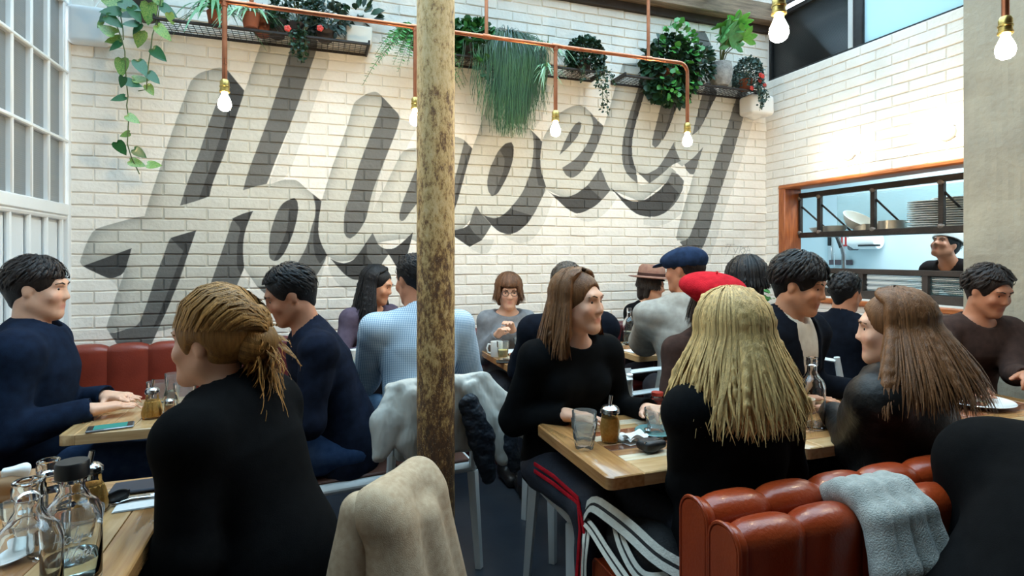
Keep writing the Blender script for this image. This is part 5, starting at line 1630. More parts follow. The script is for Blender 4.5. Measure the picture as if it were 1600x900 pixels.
def cutlery(kind, label, p, rz, z):
    t = thing(kind, label, kind, (p.x, p.y, z), rz)
    g = Geo()
    if kind == 'fork':
        g.tube([(-0.10, 0, 0.003), (-0.03, 0, 0.004), (0.02, 0, 0.007), (0.045, 0, 0.003)], [0.0045, 0.0035, 0.0028, 0.005], 8, flat=(1.3, 0.4)); g.build('handle', M_CHROME, t)
        g = Geo(); g.box((0.042, -0.011, 0.0015), (0.062, 0.011, 0.004), 0.001); g.build('head', M_CHROME, t)
        for k in range(4):
            g = Geo(); y = -0.0095 + k * 0.0063; g.tube([(0.060, y, 0.0028), (0.085, y, 0.004), (0.102, y, 0.008)], [0.0018, 0.0016, 0.001], 6); g.build('tine', M_CHROME, t)
    else:
        g.tube([(-0.10, 0, 0.004), (0.0, 0, 0.004)], [0.006, 0.0045], 8, flat=(1.3, 0.5)); g.build('handle', M_CHROME, t)
        g = Geo(); g.box((0.0, -0.009, 0.003), (0.10, 0.008, 0.0045), 0.0006); g.build('blade', M_CHROME, t)
    return t
cutlery('fork', 'steel fork lying on the napkin of the nearest table', at(222, 782, TZ), math.radians(186), TZ + 0.004)
cutlery('knife', 'steel knife beside the fork on the napkin', at(236, 777, TZ), math.radians(186), TZ + 0.004)
sg_ = thing('sunglasses', 'black sunglasses folded beside the sugar shaker on the nearest table', 'sunglasses', V(at(160, 795, TZ)), 0.6)
for sx in (-1, 1):
    g = Geo(); g.sphere((sx * 0.032, 0, 0.018), 0.027, 14, 8, (1, 0.16, 0.66)); g.build('lens', M_BLKP, sg_)
    g = Geo(); g.tube([(sx * 0.058, 0.004, 0.024), (sx * 0.054, 0.02, 0.018), (-sx * 0.05, 0.024 + sx * 0.004, 0.008)], 0.0026, 6); g.build('temple', M_BLKP, sg_)
g = Geo(); g.tube([(-0.01, 0, 0.022), (0, -0.002, 0.025), (0.01, 0, 0.022)], 0.003, 6); g.build('bridge', M_BLKP, sg_)
plate('white oval dish at the edge of the nearest table', V(ondepth(-18, 800, 1.12)), 0.07, group=None)
pb = thing('paper_bag', 'crumpled brown paper bag at the far end of the nearest table', 'paper bag', V(ondepth(14, 800, 1.42)), 0.3)
F = Field((-0.1, -0.08, -0.01), (0.1, 0.08, 0.11), 0.005); F.rbox((0, 0, 0.03), (0.06, 0.04, 0.03), 0.015); F.folds(0.008, 50, 2); F.cut((0, 0, 0.001), (0, 0, -1)); F.mesh('bag', mat('kraft_paper', (158, 122, 88), 0.85, var=0.1), pb)
F = Field((-0.1, -0.08, 0.0), (0.1, 0.08, 0.13), 0.005); F.rbox((0.01, -0.01, 0.062), (0.03, 0.02, 0.02), 0.012); F.folds(0.008, 60, 5); F.mesh('tissue', M_NAPK, pb)
# -- the inlaid table
tumbler('clear tumbler holding a second one, nearest the table corner', V(at(913, 700, TZ)), group='tumblers', h=0.092, r=0.042)
tumbler('tumbler stacked inside another on the inlaid table', (at(913, 700, TZ).x, at(913, 700, TZ).y, TZ + 0.027), group='tumblers', h=0.09, r=0.0395)
shaker('slim sugar shaker with a short spout on the inlaid table', V(at(953, 690, TZ)), h=0.122, r=0.034, slim=True)
flat_sheet('crumpled napkin beside the slim sugar shaker', V(at(986, 688, TZ)), 0.09, 0.075, 0.3, M_NAPK, th=0.012, wave=0.01)
plate('teal saucer under the coffee glass', V(at(1023, 678, TZ)), 0.068, M_TEAL, 'saucer', 0.012)
tumbler('coffee glass on the teal saucer', (at(1026, 676, TZ).x, at(1026, 676, TZ).y, TZ + 0.008), group='tumblers', h=0.075, r=0.042)
sp = thing('teaspoon', 'steel teaspoon resting on the teal saucer', 'spoon', (at(1012, 678, TZ).x, at(1012, 678, TZ).y, TZ + 0.012), 0.9)
g = Geo(); g.sphere((0, 0, 0.004), 0.014, 12, 7, (1.3, 0.85, 0.25)); g.build('bowl', M_CHROME, sp)
g = Geo(); g.tube([(0.015, 0, 0.004), (0.07, 0, 0.009)], [0.0022, 0.003], 6); g.build('handle', M_CHROME, sp)
kp = thing('coin_purse', 'small black purse in front of the teal saucer', 'purse', V(at(1018, 704, TZ)), 0.2)
F = Field((-0.06, -0.045, 0), (0.06, 0.045, 0.05), 0.004); F.rbox((0, 0, 0.02), (0.045, 0.03, 0.017), 0.014); F.folds(0.004, 60, 2); F.mesh('pouch', mat('black_nylon', (20, 21, 24), 0.5, bump=0.2), kp)
g = Geo(); g.tube([(-0.04, -0.012, 0.034), (0.04, -0.010, 0.036)], 0.0022, 6); g.build('zip', M_CHROME, kp)
sj = thing('sauce_jar', 'small glass jar with a red lid behind the coffee glass', 'jar', V(at(1027, 640, TZ)))
g = Geo(); g.lathe([(0, 0), (0.024, 0), (0.026, 0.004), (0.026, 0.05), (0.02, 0.058)], 24); g.build('jar', M_THIN, sj)
g = Geo(); g.lathe([(0, 0.004), (0.0235, 0.004), (0.0235, 0.04), (0, 0.041)], 20); g.build('sauce', mat('red_sauce', (150, 40, 26), 0.4), sj)
g = Geo(); g.lathe([(0.021, 0.056), (0.023, 0.057), (0.023, 0.07), (0, 0.071)], 24); g.build('lid', mat('red_lid', (170, 52, 40), 0.4), sj)
# -- table with the half hidden bottle
bottle('clear bottle standing between the two long haired women', V(at(1269, 668, TZ)), 0.25, 0.043, 0.0165, water=0.0)
tumbler('tall water glass left of the bottle between the two women', V(at(1241, 668, TZ)), group='tumblers', h=0.10, r=0.036, water=0.3)
cup('cream cup with coffee beside the bottle between the two women', V(at(1255, 652, TZ)), 0.043, 0.07, mat('cream_ceramic', (226, 214, 192), 0.2), False, fill=mat('milk_coffee', (190, 150, 106), 0.5))
tumbler('shallow tumbler behind the cream cup', V(at(1236, 645, TZ)), group='tumblers', h=0.085, r=0.042)
# -- table with leftovers
pl_ = plate('white plate with leftovers near the concrete pillar', V(at(1522, 632, TZ)), 0.135)
for k, (dx, dy, rr_, c) in enumerate(((-0.05, -0.02, 0.034, (96, 42, 30)), (-0.085, 0.0, 0.026, (70, 34, 30)), (-0.015, -0.035, 0.02, (150, 92, 52)), (0.03, -0.02, 0.016, (120, 110, 70)), (-0.06, 0.03, 0.02, (60, 30, 34)))):
    g = Geo(); g.sphere((dx, dy, 0.011), rr_, 12, 7, (1.3, 0.8, 0.32)); g.build('food', mat('food_%d' % k, c, 0.5, var=0.3, vscale=40, bump=0.5), pl_)
cup('white cup behind the plate of leftovers', V(at(1500, 612, TZ)), 0.045, 0.06, rz=-0.2)
sb = thing('sugar_bowl', 'glass sugar bowl with a knobbed steel lid near the pillar', 'sugar bowl', V(at(1473, 600, TZ)))
g = Geo(); g.lathe([(0, 0), (0.03, 0), (0.036, 0.006), (0.036, 0.06)], 28); g.build('jar', M_THIN, sb)
g = Geo(); g.lathe([(0, 0.004), (0.032, 0.006), (0.032, 0.03), (0, 0.034)], 24); g.build('sugar', M_SALT, sb)
g = Geo(); g.lathe([(0.038, 0.058), (0.039, 0.066), (0.03, 0.078), (0.008, 0.084), (0.004, 0.092), (0.010, 0.100), (0.010, 0.108), (0, 0.113)], 28); g.build('lid', M_CHROME, sb)
tumbler('low tumbler beside the knobbed sugar bowl', V(at(1497, 600, TZ)), group='tumblers', h=0.06)
# -- tables at the back wall
q = at(555, 572, TZ)
plate('teal saucer on the table behind the iron column', V(q), 0.075, M_TEAL, 'saucer', 0.012)
cup('white cup on the teal saucer behind the iron column', (q.x, q.y, TZ + 0.008), 0.045, 0.055)
cup('white cup stacked into the cup behind the iron column', (q.x + 0.004, q.y, TZ + 0.042), 0.036, 0.05, handle=False)
mg = onY(775, 553, 3.28)
cup('white mug at the near end of the table of the woman in grey', (at(776, 557, TZ).x, at(776, 557, TZ).y, TZ), 0.037, 0.092, rz=2.8, name='mug', group='mugs')
tj = tumbler('tall glass of pale yellow juice in front of the woman in grey', V(at(786, 561, TZ)), group='tumblers', h=0.105, r=0.038)
g = Geo(); g.lathe([(0, 0.013), (0.026, 0.014), (0.031, 0.055), (0, 0.055)], 24); g.build('juice', mat('lemon_juice', (226, 206, 120), 0.3), tj)
phone('black phone on the table of the woman in grey', V(at(794, 566, TZ)), math.radians(75))
plate('white plate behind the black phone', V(at(806, 553, TZ)), 0.085, depth=0.015)
tumbler('water glass behind the white plate', V(at(812, 549, TZ)), group='tumblers', h=0.09)
bottle('water bottle half full in front of the person in the hat', V(at(983, 538, TZ)), 0.25, 0.043, 0.015, water=0.36)
tumbler('empty tumbler beside the half full bottle', V(at(1002, 541, TZ)), group='tumblers', h=0.075, r=0.042)
flat_sheet('white napkins in front of the half full bottle', V(at(1000, 548, TZ)), 0.2, 0.13, 0.1, M_NAPK, th=0.002)
# -- ledge and kitchen
q = at(1466, 534, 0.803)
flat_sheet('pale blue paper lying on the red brown counter', (q.x, q.y, 0.802), 0.10, 0.28, 0.15, mat('blue_paper', (196, 222, 232), 0.7), 'paper_sheet', 'paper', 0.002, 0.003, fold=False)
M_BOWLW = mat('bowl_grey_white', (206, 206, 198), 0.3)
SZ = 1.541
def bowl(label, px, r, h, tilt=0.0, x=4.2):
    p = onX(px, 360, x); t = thing('mixing_bowl', label, 'bowl', (x, p.y, SZ + (0.005 if not tilt else 0.055)), group='bowls on the steel shelf')
    g = Geo(); g.lathe([(0, 0), (r * 0.5, 0), (r * 0.8, h * 0.45), (r, h), (r - 0.004, h), (r * 0.76, h * 0.45), (r * 0.45, 0.005), (0, 0.005)], 36, M=Matrix.Rotation(tilt, 4, 'X')); g.build('shell', M_BOWLW, t)
bowl('low grey bowl at the far end of the steel shelf', 1288, 0.12, 0.06)
bowl('pale bowl between the low bowl and the tilted one', 1304, 0.10, 0.07)
bowl('large pale bowl tilted on its side on the steel shelf', 1335, 0.13, 0.085, 0.6)
M_PAN = mat('brushed_pan', (170, 168, 162), 0.32, metal=0.9)
def pan(label, px, r, h, rz):
    p = onX(px, 360, 4.2); t = thing('saucepan', label, 'pan', (4.2, p.y, SZ), rz, 'pans on the steel shelf')
    g = Geo(); g.lathe([(0, 0), (r, 0), (r, h), (r - 0.003, h), (r - 0.003, 0.004), (0, 0.004)], 40); g.build('pot', M_PAN, t)
    g = Geo(); g.tube([(r, 0, h * 0.8), (r + 0.08, 0, h * 0.95), (r + 0.2, 0, h * 1.15)], [0.006, 0.007, 0.008], 8, flat=(1.4, 0.6)); g.build('handle', M_PAN, t)
pan('steel saucepan left of the middle upright of the hatch shelf', 1352, 0.085, 0.075, 0.3)
pan('steel saucepan right of the middle upright of the hatch shelf', 1393, 0.10, 0.09, -1.45)
p = onX(1452, 360, 4.2)
ORD = ['lowest', 'second', 'third', 'fourth', 'fifth', 'sixth', 'seventh', 'eighth', 'ninth', 'tenth', 'eleventh', 'twelfth', 'thirteenth', 'fourteenth']
for k in range(13):
    t = thing('plate', 'white plate, %s from the bottom of the full stack on the steel shelf' % ORD[k] if 0 < k < 12 else 'white plate, %s of the full stack on the steel shelf' % ('topmost' if k else 'lowest'), 'plate', (4.2 + random.uniform(-.006, .006), p.y + random.uniform(-.006, .006), SZ + 0.002 + k * 0.0162), group='stacked plates')
    g = Geo(); r = 0.135; g.lathe([(0, 0), (r * 0.55, 0), (r, 0.012), (r, 0.0155), (r * 0.6, 0.005), (0, 0.0045)], 40); g.build('dish', M_CERAM, t)
p = onX(1490, 360, 4.25)
for k in range(14):
    t = thing('plate', 'white plate, %s from the bottom of the stack beside the concrete pillar' % ORD[k] if 0 < k < 13 else 'white plate, %s of the stack beside the concrete pillar' % ('topmost' if k else 'lowest'), 'plate', (4.25 + random.uniform(-.006, .006), p.y + random.uniform(-.006, .006), SZ + 0.002 + k * 0.0162), group='plates stacked by the pillar')
    g = Geo(); r = 0.135; g.lathe([(0, 0), (r * 0.55, 0), (r, 0.012), (r, 0.0155), (r * 0.6, 0.005), (0, 0.0045)], 40); g.build('dish', M_CERAM, t)
KW = 5.895
def kit(px, py): return onX(px, py, KW)
q = kit(1315, 410)
t = thing('knife_rack', 'dark magnetic knife strip on the kitchen wall', 'knife rack', (KW, q.y, q.z))
g = Geo(); g.box((-0.03, -0.15, -0.03), (0, 0.15, 0.03), 0.004); g.build('strip', mat('rack_purple_brown', (84, 70, 76), 0.5), t)
for k, yy in enumerate((0.07, -0.08)):
    tk = thing('kitchen_tool', ('whisk hanging at the far end of the knife strip', 'small knife hanging at the near end of the knife strip')[k], 'utensil', (KW - 0.034, q.y + yy, q.z))
    g = Geo(); g.tube([(0, 0, 0.10), (0, 0, -0.06)], 0.006, 6); g.build('handle', M_CHROME, tk)
    g = Geo(); g.sphere((0, 0, -0.10), 0.02, 10, 6, (0.6, 1, 2)); g.build('head', M_CHROME, tk)
q = kit(1298, 380)
t = thing('kitchen_knife', 'black handled knife hanging on the kitchen wall', 'knife', (KW - 0.01, q.y, q.z))
g = Geo(); g.box((-0.02, -0.022, -0.03), (0, 0.022, 0.13), 0.004); g.build('handle', M_BLKP, t)
g = Geo(); g.box((-0.012, -0.026, -0.26), (-0.006, 0.026, -0.03), 0.002); g.build('blade', M_CHROME, t)
q = kit(1322, 375)
t = thing('fire_sign', 'small red and white fire equipment sign on the kitchen wall', 'sign', (KW - 0.004, q.y, q.z))
g = Geo(); g.box((-0.004, -0.06, -0.075), (0.004, 0.06, 0.075), 0.001); g.build('sign_plate', mat('sign_red', (198, 40, 36), 0.4), t)
for yy in (-0.028, 0.024):
    g = Geo(); g.box((-0.0052, yy - 0.013, -0.055), (-0.004, yy + 0.013, 0.05), 0.0003); g.build('white_symbol', M_PRINT, t)
q = kit(1362, 377)
t = thing('paper_dispenser', 'white paper roll dispenser on the kitchen wall', 'dispenser', (KW, q.y, q.z))
g = Geo(); g.tube([(-0.1, 0.16, 0), (-0.1, -0.16, 0)], 0.085, 24); g.build('roll', M_NAPK, t)
g = Geo(); g.box((-0.17, 0.13, -0.1), (-0.005, 0.18, 0.1), 0.02); g.build('bracket', mat('grey_plastic', (92, 96, 100), 0.5), t)
g = Geo(); g.box((-0.19, -0.22, -0.06), (-0.15, 0.02, -0.04), 0.004); g.build('cutter', M_BLKP, t)
q = onX(1318, 395, 4.75)
t = thing('spray_tap', 'grey spray tap rising behind the hatch screen', 'tap', (4.75, q.y, 0.9))
g = Geo(); g.tube([(0, 0, 0), (0, 0, 0.47), (0, 0.02, 0.55)], 0.018, 10); g.build('riser', mat('tap_steel', (120, 124, 128), 0.3, metal=0.8), t)
g = Geo(); g.tube([(0, 0.02, 0.54), (0, 0.10, 0.70)], [0.022, 0.014], 10); g.build('handgrip', M_BLKP, t)
t = thing('kitchen_worktop', 'steel kitchen worktop behind the hatch', 'worktop', (4.75, 2.9, 0))
g = Geo(); g.box((-0.3, -1.3, 0.86), (0.35, 0.95, 0.90), 0.004); g.build('top', M_CHROME, t)
g = Geo(); g.box((-0.28, -1.25, 0.002), (0.33, 0.9, 0.859), 0.004); g.build('cabinet', mat('grey_cabinet', (150, 156, 160), 0.4, metal=0.3), t)
# ------------------------------------------------------------------ clothes
def cloth(name, c, c2=None, rough=0.95, bscale=420, bump=0.12, sheen=0.0, vs=30): return mat(name, c, rough, col2=c2, vscale=vs, bump=bump, bscale=bscale, sheen=sheen, spec=0.08)
C_BLACKWOOL = cloth('black_wool', (14, 14, 15), (9, 9, 10))
C_BLACKKNIT = cloth('black_knit', (15, 16, 18), (10, 11, 12))
C_LEATHERJ = mat('black_leather_jacket', (17, 16, 15), 0.5, spec=0.3, col2=(11, 10, 10), vscale=14, bump=0.35, bscale=40)
C_NAVY = cloth('navy_jersey', (24, 36, 56), (18, 26, 42))
C_NAVYC = cloth('navy_coat', (28, 34, 50), (20, 24, 36))
C_DARKNAVY = cloth('dark_navy_cloth', (20, 25, 35), (14, 17, 25))
C_PLUMGREY = cloth('plum_grey_knit', (96, 86, 102), (82, 72, 88))
C_GREY = cloth('heather_grey_knit', (134, 137, 142), (116, 119, 124))
C_CREAM = cloth('cream_jersey', (214, 206, 192), (200, 190, 176))
C_COAT = cloth('pale_grey_coat', (172, 168, 160), (152, 148, 140))
C_BROWNC = cloth('brown_cardigan', (74, 56, 50), (60, 46, 42))
C_JEANS = cloth('blue_jeans', (52, 72, 104), (40, 58, 88), bscale=300)
C_JEANSL = cloth('light_jeans', (78, 108, 138), (64, 92, 122), bscale=300)
C_CHEF = cloth('chef_black', (40, 36, 38), (30, 28, 30))
C_WHITEHAT = cloth('chef_hat_white', (220, 222, 220), None)
C_RED = cloth('red_felt', (196, 34, 46), (166, 24, 36), bscale=180, bump=0.35)
C_FELT = cloth('rose_brown_felt', (158, 122, 106), (138, 102, 90), bscale=180)
C_CAPB = cloth('dark_blue_wool', (40, 56, 84), (28, 40, 62))
def check_mat():
    m = bpy.data.materials.new('pale_blue_check'); m.use_nodes = True
    nt = m.node_tree; N = nt.nodes; L = nt.links; b = N['Principled BSDF']; b.inputs['Roughness'].default_value = 0.85; b.inputs['Specular IOR Level'].default_value = 0.2
    tc = N.new('ShaderNodeTexCoord'); last = None
    for ax in ('X', 'Z'):
        w = N.new('ShaderNodeTexWave'); w.bands_direction = ax; w.inputs['Scale'].default_value = 40.0; w.inputs['Distortion'].default_value = 0.4; L.new(tc.outputs['Object'], w.inputs[0])
        r = N.new('ShaderNodeValToRGB'); r.color_ramp.elements[0].position = 0.3; r.color_ramp.elements[1].position = 0.6
        r.color_ramp.elements[0].color = (*lin((168, 190, 208)), 1); r.color_ramp.elements[1].color = (*lin((228, 236, 242)), 1)
        L.new(w.outputs['Fac'], r.inputs[0])
        if last is None: last = r.outputs[0]
        else:
            mx = N.new('ShaderNodeMix'); mx.data_type = 'RGBA'; mx.blend_type = 'MULTIPLY'; mx.inputs[0].default_value = 0.8; L.new(last, mx.inputs[6]); L.new(r.outputs[0], mx.inputs[7]); last = mx.outputs[2]
    L.new(last, b.inputs['Base Color']); return m
C_CHECK = check_mat()

# ------------------------------------------------------------------ head wear
def brim_hat(m, band):
    def f(J):
        M = Matrix.Translation(J['H'] + J['Rh'] @ Vector((0, -0.012, 0.062))) @ (J['Rh'] @ Matrix.Rotation(math.radians(6), 3, 'X')).to_4x4()
        g = Geo(); sx = lambda a, z: 1.0 + 0.10 * abs(math.sin(a))
        g.lathe([(0.088, -0.002), (0.090, 0.004), (0.092, 0.03), (0.086, 0.07), (0.068, 0.092), (0.03, 0.084), (0, 0.078)], 40, M=M, flute=sx)
        h = g.build('hat', m, J['root'])
        g = Geo(); g.lathe([(0.086, 0.004), (0.105, 0.0), (0.135, -0.008), (0.152, -0.004), (0.152, 0.001), (0.135, -0.003), (0.105, 0.005), (0.088, 0.009)], 40, M=M, flute=sx); g.build('brim', m, h)
        g = Geo(); g.lathe([(0.0915, 0.006), (0.0935, 0.007), (0.0937, 0.028), (0.0915, 0.029)], 40, M=M, flute=sx); g.build('band', band, h)
    return f
def beret(m):
    def f(J):
        H = J['H']; R = np.array(J['Rh']); F = Field(npv(H) - 0.26, npv(H) + 0.26, 0.006)
        F.ell(J['hp'](0.012, -0.035, 0.083), (0.138, 0.140, 0.060), R @ np.array(Matrix.Rotation(math.radians(12), 3, 'X')), 0.02)
        F.ell(J['hp'](0, -0.02, 0.045), (0.094, 0.112, 0.055), R, 0.03)
        F.ell(J['hp'](0, -0.014, -0.03), (0.086, 0.106, 0.085), R, 0.012, 's'); F.folds(0.003, 30, 3)
        h = F.mesh('beret', m, J['root'])
        g = Geo(); g.tube([J['hp'](0.012, -0.03, 0.135), J['hp'](0.016, -0.03, 0.165)], [0.005, 0.003], 6); g.build('stalk', m, h)
    return f
def flat_cap(m):
    def f(J):
        H = J['H']; R = np.array(J['Rh']); F = Field(npv(H) - 0.24, npv(H) + 0.26, 0.006)
        F.ell(J['hp'](0, -0.02, 0.055), (0.094, 0.115, 0.075), R, 0.02); F.ell(J['hp'](0, 0.04, 0.058), (0.085, 0.085, 0.05), R, 0.02)
        F.ell(J['hp'](0, -0.014, -0.035), (0.090, 0.112, 0.085), R, 0.012, 's'); F.folds(0.002, 30, 5)
        h = F.mesh('cap', m, J['root'])
        F = Field(npv(H) - 0.24, npv(H) + 0.26, 0.006)
        F.ell(J['hp'](0, 0.115, 0.044), (0.068, 0.062, 0.008), R @ np.array(Matrix.Rotation(math.radians(-12), 3, 'X')), 0); F.mesh('peak', m, h)
    return f
def chef_hat(m):
    def f(J):
        M = Matrix.Translation(J['H'] + J['Rh'] @ Vector((0, -0.015, 0.05))) @ J['Rh'].to_4x4()
        g = Geo(); g.lathe([(0.094, 0), (0.098, 0.0), (0.100, 0.075), (0.096, 0.085), (0.05, 0.092), (0, 0.094)], 36, M=M, flute=lambda a, z: 1 + 0.1 * abs(math.sin(a))); g.build('hat', m, J['root'])
    return f

def red_piping(J):
    h, k, a = J['hip'][1], J['knee'][1], J['ank'][1]
    for o in (0.0, 0.026):
        g = Geo(); g.tube([h + Vector((0.095, 0.10, 0.03 + o)), h.lerp(k, 0.6) + Vector((0.074, 0, 0.03 + o)), k + Vector((0.066, 0.015, 0.03 + o * 0.6)), k + Vector((0.066, 0.03 + o, -0.05)), k.lerp(a, 0.5) + Vector((0.060, 0.012 + o, 0)), a + Vector((0.052, 0.005 + o, 0.02))], 0.0065, 6, flat=(0.6, 1.2)); g.build('side_piping', C_RED, J['root'])
# 1 the woman nearest the camera
P1 = (-0.03, 1.57)
W_bun = person('woman in a heavy black coat with gathered honey blonde hair, seen from behind', P1, 62, head_at=(331, 536, 1.45), lean=20, side=0, head=(8, 0, 0), hands=(None, None), vox=0.0085, female=True, skin=SKIN_FAIR, bulk=0.018,
       top=dict(mat=C_BLACKWOOL, collar=0.015, hem=0.10, fold=0.007, seed=2, name='coat', grow=0.018, f=13), hair=dict(mat=H_HONEY, style='bun', tie=(0.02, -0.115, 0.0), length=0.13, locks=2000, seed=3, volume=0.03, width=0.0032, shades=(0.6, 1.25)))
# 2 left, at the end of the corner table
q = at(128, 640, 0.79)
W_navy = person('person in navy sitting on the corner bench against the white screen', (-1.08, 2.60), -84, head_at=(60, 452, 2.2), lean=1, head=(-8, 4, 0), hands=((-0.80, 2.72, 0.785), (q.x + 0.02, q.y, 0.785)), vox=0.0085, bulk=0.02, skin=SKIN_FAIR,
       top=dict(mat=C_NAVY, collar=0.02, fold=0.008, seed=4, name='sweater'), bottom=C_JEANS, hair=dict(mat=H_DARK, style='short', length=0.05, locks=900, seed=5, width=0.0034, fringe=True))
# 3 bowed man at the corner table
W_bowed = person('dark haired man in a navy jacket bowed over the corner table', (0.10, 2.52), 96, vox=0.009, head_at=(452, 462, 2.36), lean=20, head=(0, 22, 0), hands=((-0.24, 2.42, 0.785), (-0.22, 2.64, 0.785)), skin=SKIN_WARM,
       top=dict(mat=C_NAVYC, collar=0.03, fold=0.007, seed=6, name='jacket', hem=0.09), bottom=C_JEANS, hair=dict(mat=H_BLACK, style='short', length=0.045, locks=900, seed=7, width=0.0034))
# 4 dark haired woman by the wall
W_dark = person('woman with long black hair and a plum grey top by the back wall', (0.30, 3.74), -150, vox=0.0092, head_at=(590, 446, 3.6), lean=10, head=(34, 16, 0), hands=((0.44, 3.42, 0.80), (0.26, 3.40, 0.80)), female=True, skin=SKIN_TAN,
       top=dict(mat=C_PLUMGREY, neck=0.085, seed=8, name='sweater'), hair=dict(mat=H_BLACK, style='long', length=0.30, locks=700, seed=9, width=0.0045, mass=70, part=0.3, volume=0.012))
# 5 check shirt
W_check = person('man in a pale blue check shirt with short dark hair behind the iron column', (0.475, 2.68), 4, head_at=(646, 438, 2.72), lean=9, head=(22, 10, 0), hands=((0.27, 3.04, 0.79), (0.74, 3.02, 0.79)), skin=SKIN_WARM, vox=0.0085,
       top=dict(mat=C_CHECK, collar=0.03, fold=0.013, seed=10, name='shirt', grow=0.024, f=20), bottom=C_JEANSL, hair=dict(mat=H_BLACK, style='short', length=0.03, locks=900, seed=11, width=0.0034, volume=0.008))
# 6 woman in grey
W_grey = person('woman with glasses and a chestnut bob in a grey top', (1.25, 3.74), 178, head_at=(795, 457, 3.72), lean=9, head=(-12, 8, 0), hands=((1.22, 3.46, 0.87), (1.10, 3.42, 0.85)), female=True, glasses=True, skin=SKIN_FAIR, vox=0.008, hand_pose=('curl', 'curl'),
       top=dict(mat=C_GREY, neck=0.102, seed=12, name='sweater'), hair=dict(mat=H_CHEST, style='bob', length=0.085, locks=700, seed=13, width=0.0042, mass=60, fringe=True, volume=0.016, back_push=0.03))
# 7 man in dark navy, back view
W_back = person('man in a dark navy jacket seen from behind, facing the woman in grey', (1.24, 2.60), -4, head_at=(885, 448, 2.88), lean=7, head=(-6, 8, 0), hands=((1.08, 2.98, 0.79), (1.45, 2.98, 0.79)), skin=SKIN_WARM,
       top=dict(mat=C_DARKNAVY, collar=0.03, fold=0.007, seed=14, name='jacket', bulk=0), bulk=0.015, hair=dict(mat=H_GREYB, style='short', length=0.03, locks=900, seed=15, width=0.0034, volume=0.008))
# 8 smiling woman in black
q = at(988, 640, 0.79)
W_smile = person('smiling woman with long brown hair in a black top turned to her neighbour', (0.985, 2.20), 184, head_at=(905, 473, 2.14), lean=13, head=(26, 0, 0), hands=((q.x + 0.05, q.y - 0.02, 0.79), (0.86, 1.86, 0.785)), female=True, skin=SKIN_FAIR, vox=0.0066, hand_pose=('curl', 'flat'),
       top=dict(mat=C_BLACKKNIT, neck=0.078, seed=16, name='sweater', grow=0.014, fold=0.008), bulk=0.0, hair=dict(mat=H_BROWN, style='long', length=0.21, locks=1500, seed=17, width=0.0032, part=-0.2, volume=0.014, shades=(0.7, 1.25), mass=110), extras=red_piping)
# 9 brimmed hat
W_hat = person('person in a rose brown brimmed hat and black top by the back wall', (2.38, 3.74), -166, vox=0.0095, head_at=(1018, 446, 4.18), lean=6, head=(44, 10, 0), hands=((2.42, 3.40, 0.80), (2.24, 3.42, 0.80)), female=True, skin=SKIN_FAIR, hat=brim_hat(C_FELT, cloth('hat_band', (70, 50, 46))),
       top=dict(mat=C_BLACKKNIT, neck=0.085, seed=18, name='sweater'), hair=dict(mat=H_DARK, style='bob', length=0.05, locks=900, seed=19, width=0.0034, fringe=True, volume=0.006, back_push=0.02),
       extras=lambda J: Geo().tube([J['hp'](-0.05, 0.0, -0.13), npv(J['N'] + J['R2'] @ Vector((-0.03, 0.10, -0.06))), npv(J['C'] + J['R2'] @ Vector((0, 0.145, 0.03))), npv(J['N'] + J['R2'] @ Vector((0.03, 0.10, -0.06))), J['hp'](0.05, 0.0, -0.13)], 0.0018, 5).build('necklace', M_CHROME, J['root']))
# 10 pale coat
W_coat = person('person in a pale grey coat and dark blue cap, seen from behind', (1.80, 2.62), -24, head_at=(1068, 410, 3.0), seat=0.49, lean=10, side=-3, head=(56, 6, 0), hands=((1.92, 3.02, 0.80), (2.14, 3.0, 0.80)), skin=SKIN_WARM, bulk=0.012, hat=flat_cap(C_CAPB),
       top=dict(mat=C_COAT, collar=0.03, fold=0.016, seed=20, name='coat', hem=0.10, grow=0.024, f=17), hair=dict(mat=H_DARK, style='short', length=0.03, locks=900, seed=21, width=0.0034, volume=0.006))
# 11 red beret
W_beret = person('woman in a red beret half hidden behind the blonde woman', (1.555, 2.18), 182, head_at=(1117, 478, 2.4), lean=10, head=(0, 22, 0), hands=((1.66, 1.80, 0.785), (1.46, 1.80, 0.785)), female=True, skin=SKIN_FAIR, hat=beret(C_RED),
       top=dict(mat=C_BROWNC, seed=22, name='cardigan'), hair=dict(mat=H_DARK, style='bob', length=0.12, locks=900, seed=23, width=0.00345, volume=0.006))
# 12 black bob from behind
W_bob = person('person with a rounded black bob in a navy top, seen from behind', (2.34, 2.64), -14, head_at=(1166, 441, 3.12), lean=5, head=(-10, 6, 0), hands=((2.24, 3.04, 0.79), (2.52, 3.02, 0.79)), female=True, skin=SKIN_TAN,
       top=dict(mat=C_NAVYC, neck=0.085, seed=24, name='sweater'), hair=dict(mat=H_BLACK, style='bob', length=0.055, locks=700, seed=25, width=0.0045, mass=70, volume=0.026, back_push=0.03))
# 13 man in blazer
W_blazer = person('man with a black fringe in a dark blazer over a cream tee', (2.00, 2.12), 196, head_at=(1250, 446, 2.36), lean=14, head=(10, 14, 0), hands=((2.16, 1.78, 0.785), (1.84, 1.76, 0.785)), skin=SKIN_TAN, vox=0.0075, bulk=0.012,
       top=dict(mat=C_DARKNAVY, neck=0.085, open=0.075, under=C_CREAM, under_name='tee', seed=26, name='blazer', hem=0.12, grow=0.024), hair=dict(mat=H_BLACK, style='short', length=0.065, locks=1500, seed=27, width=0.0034, volume=0.022, fringe=True))
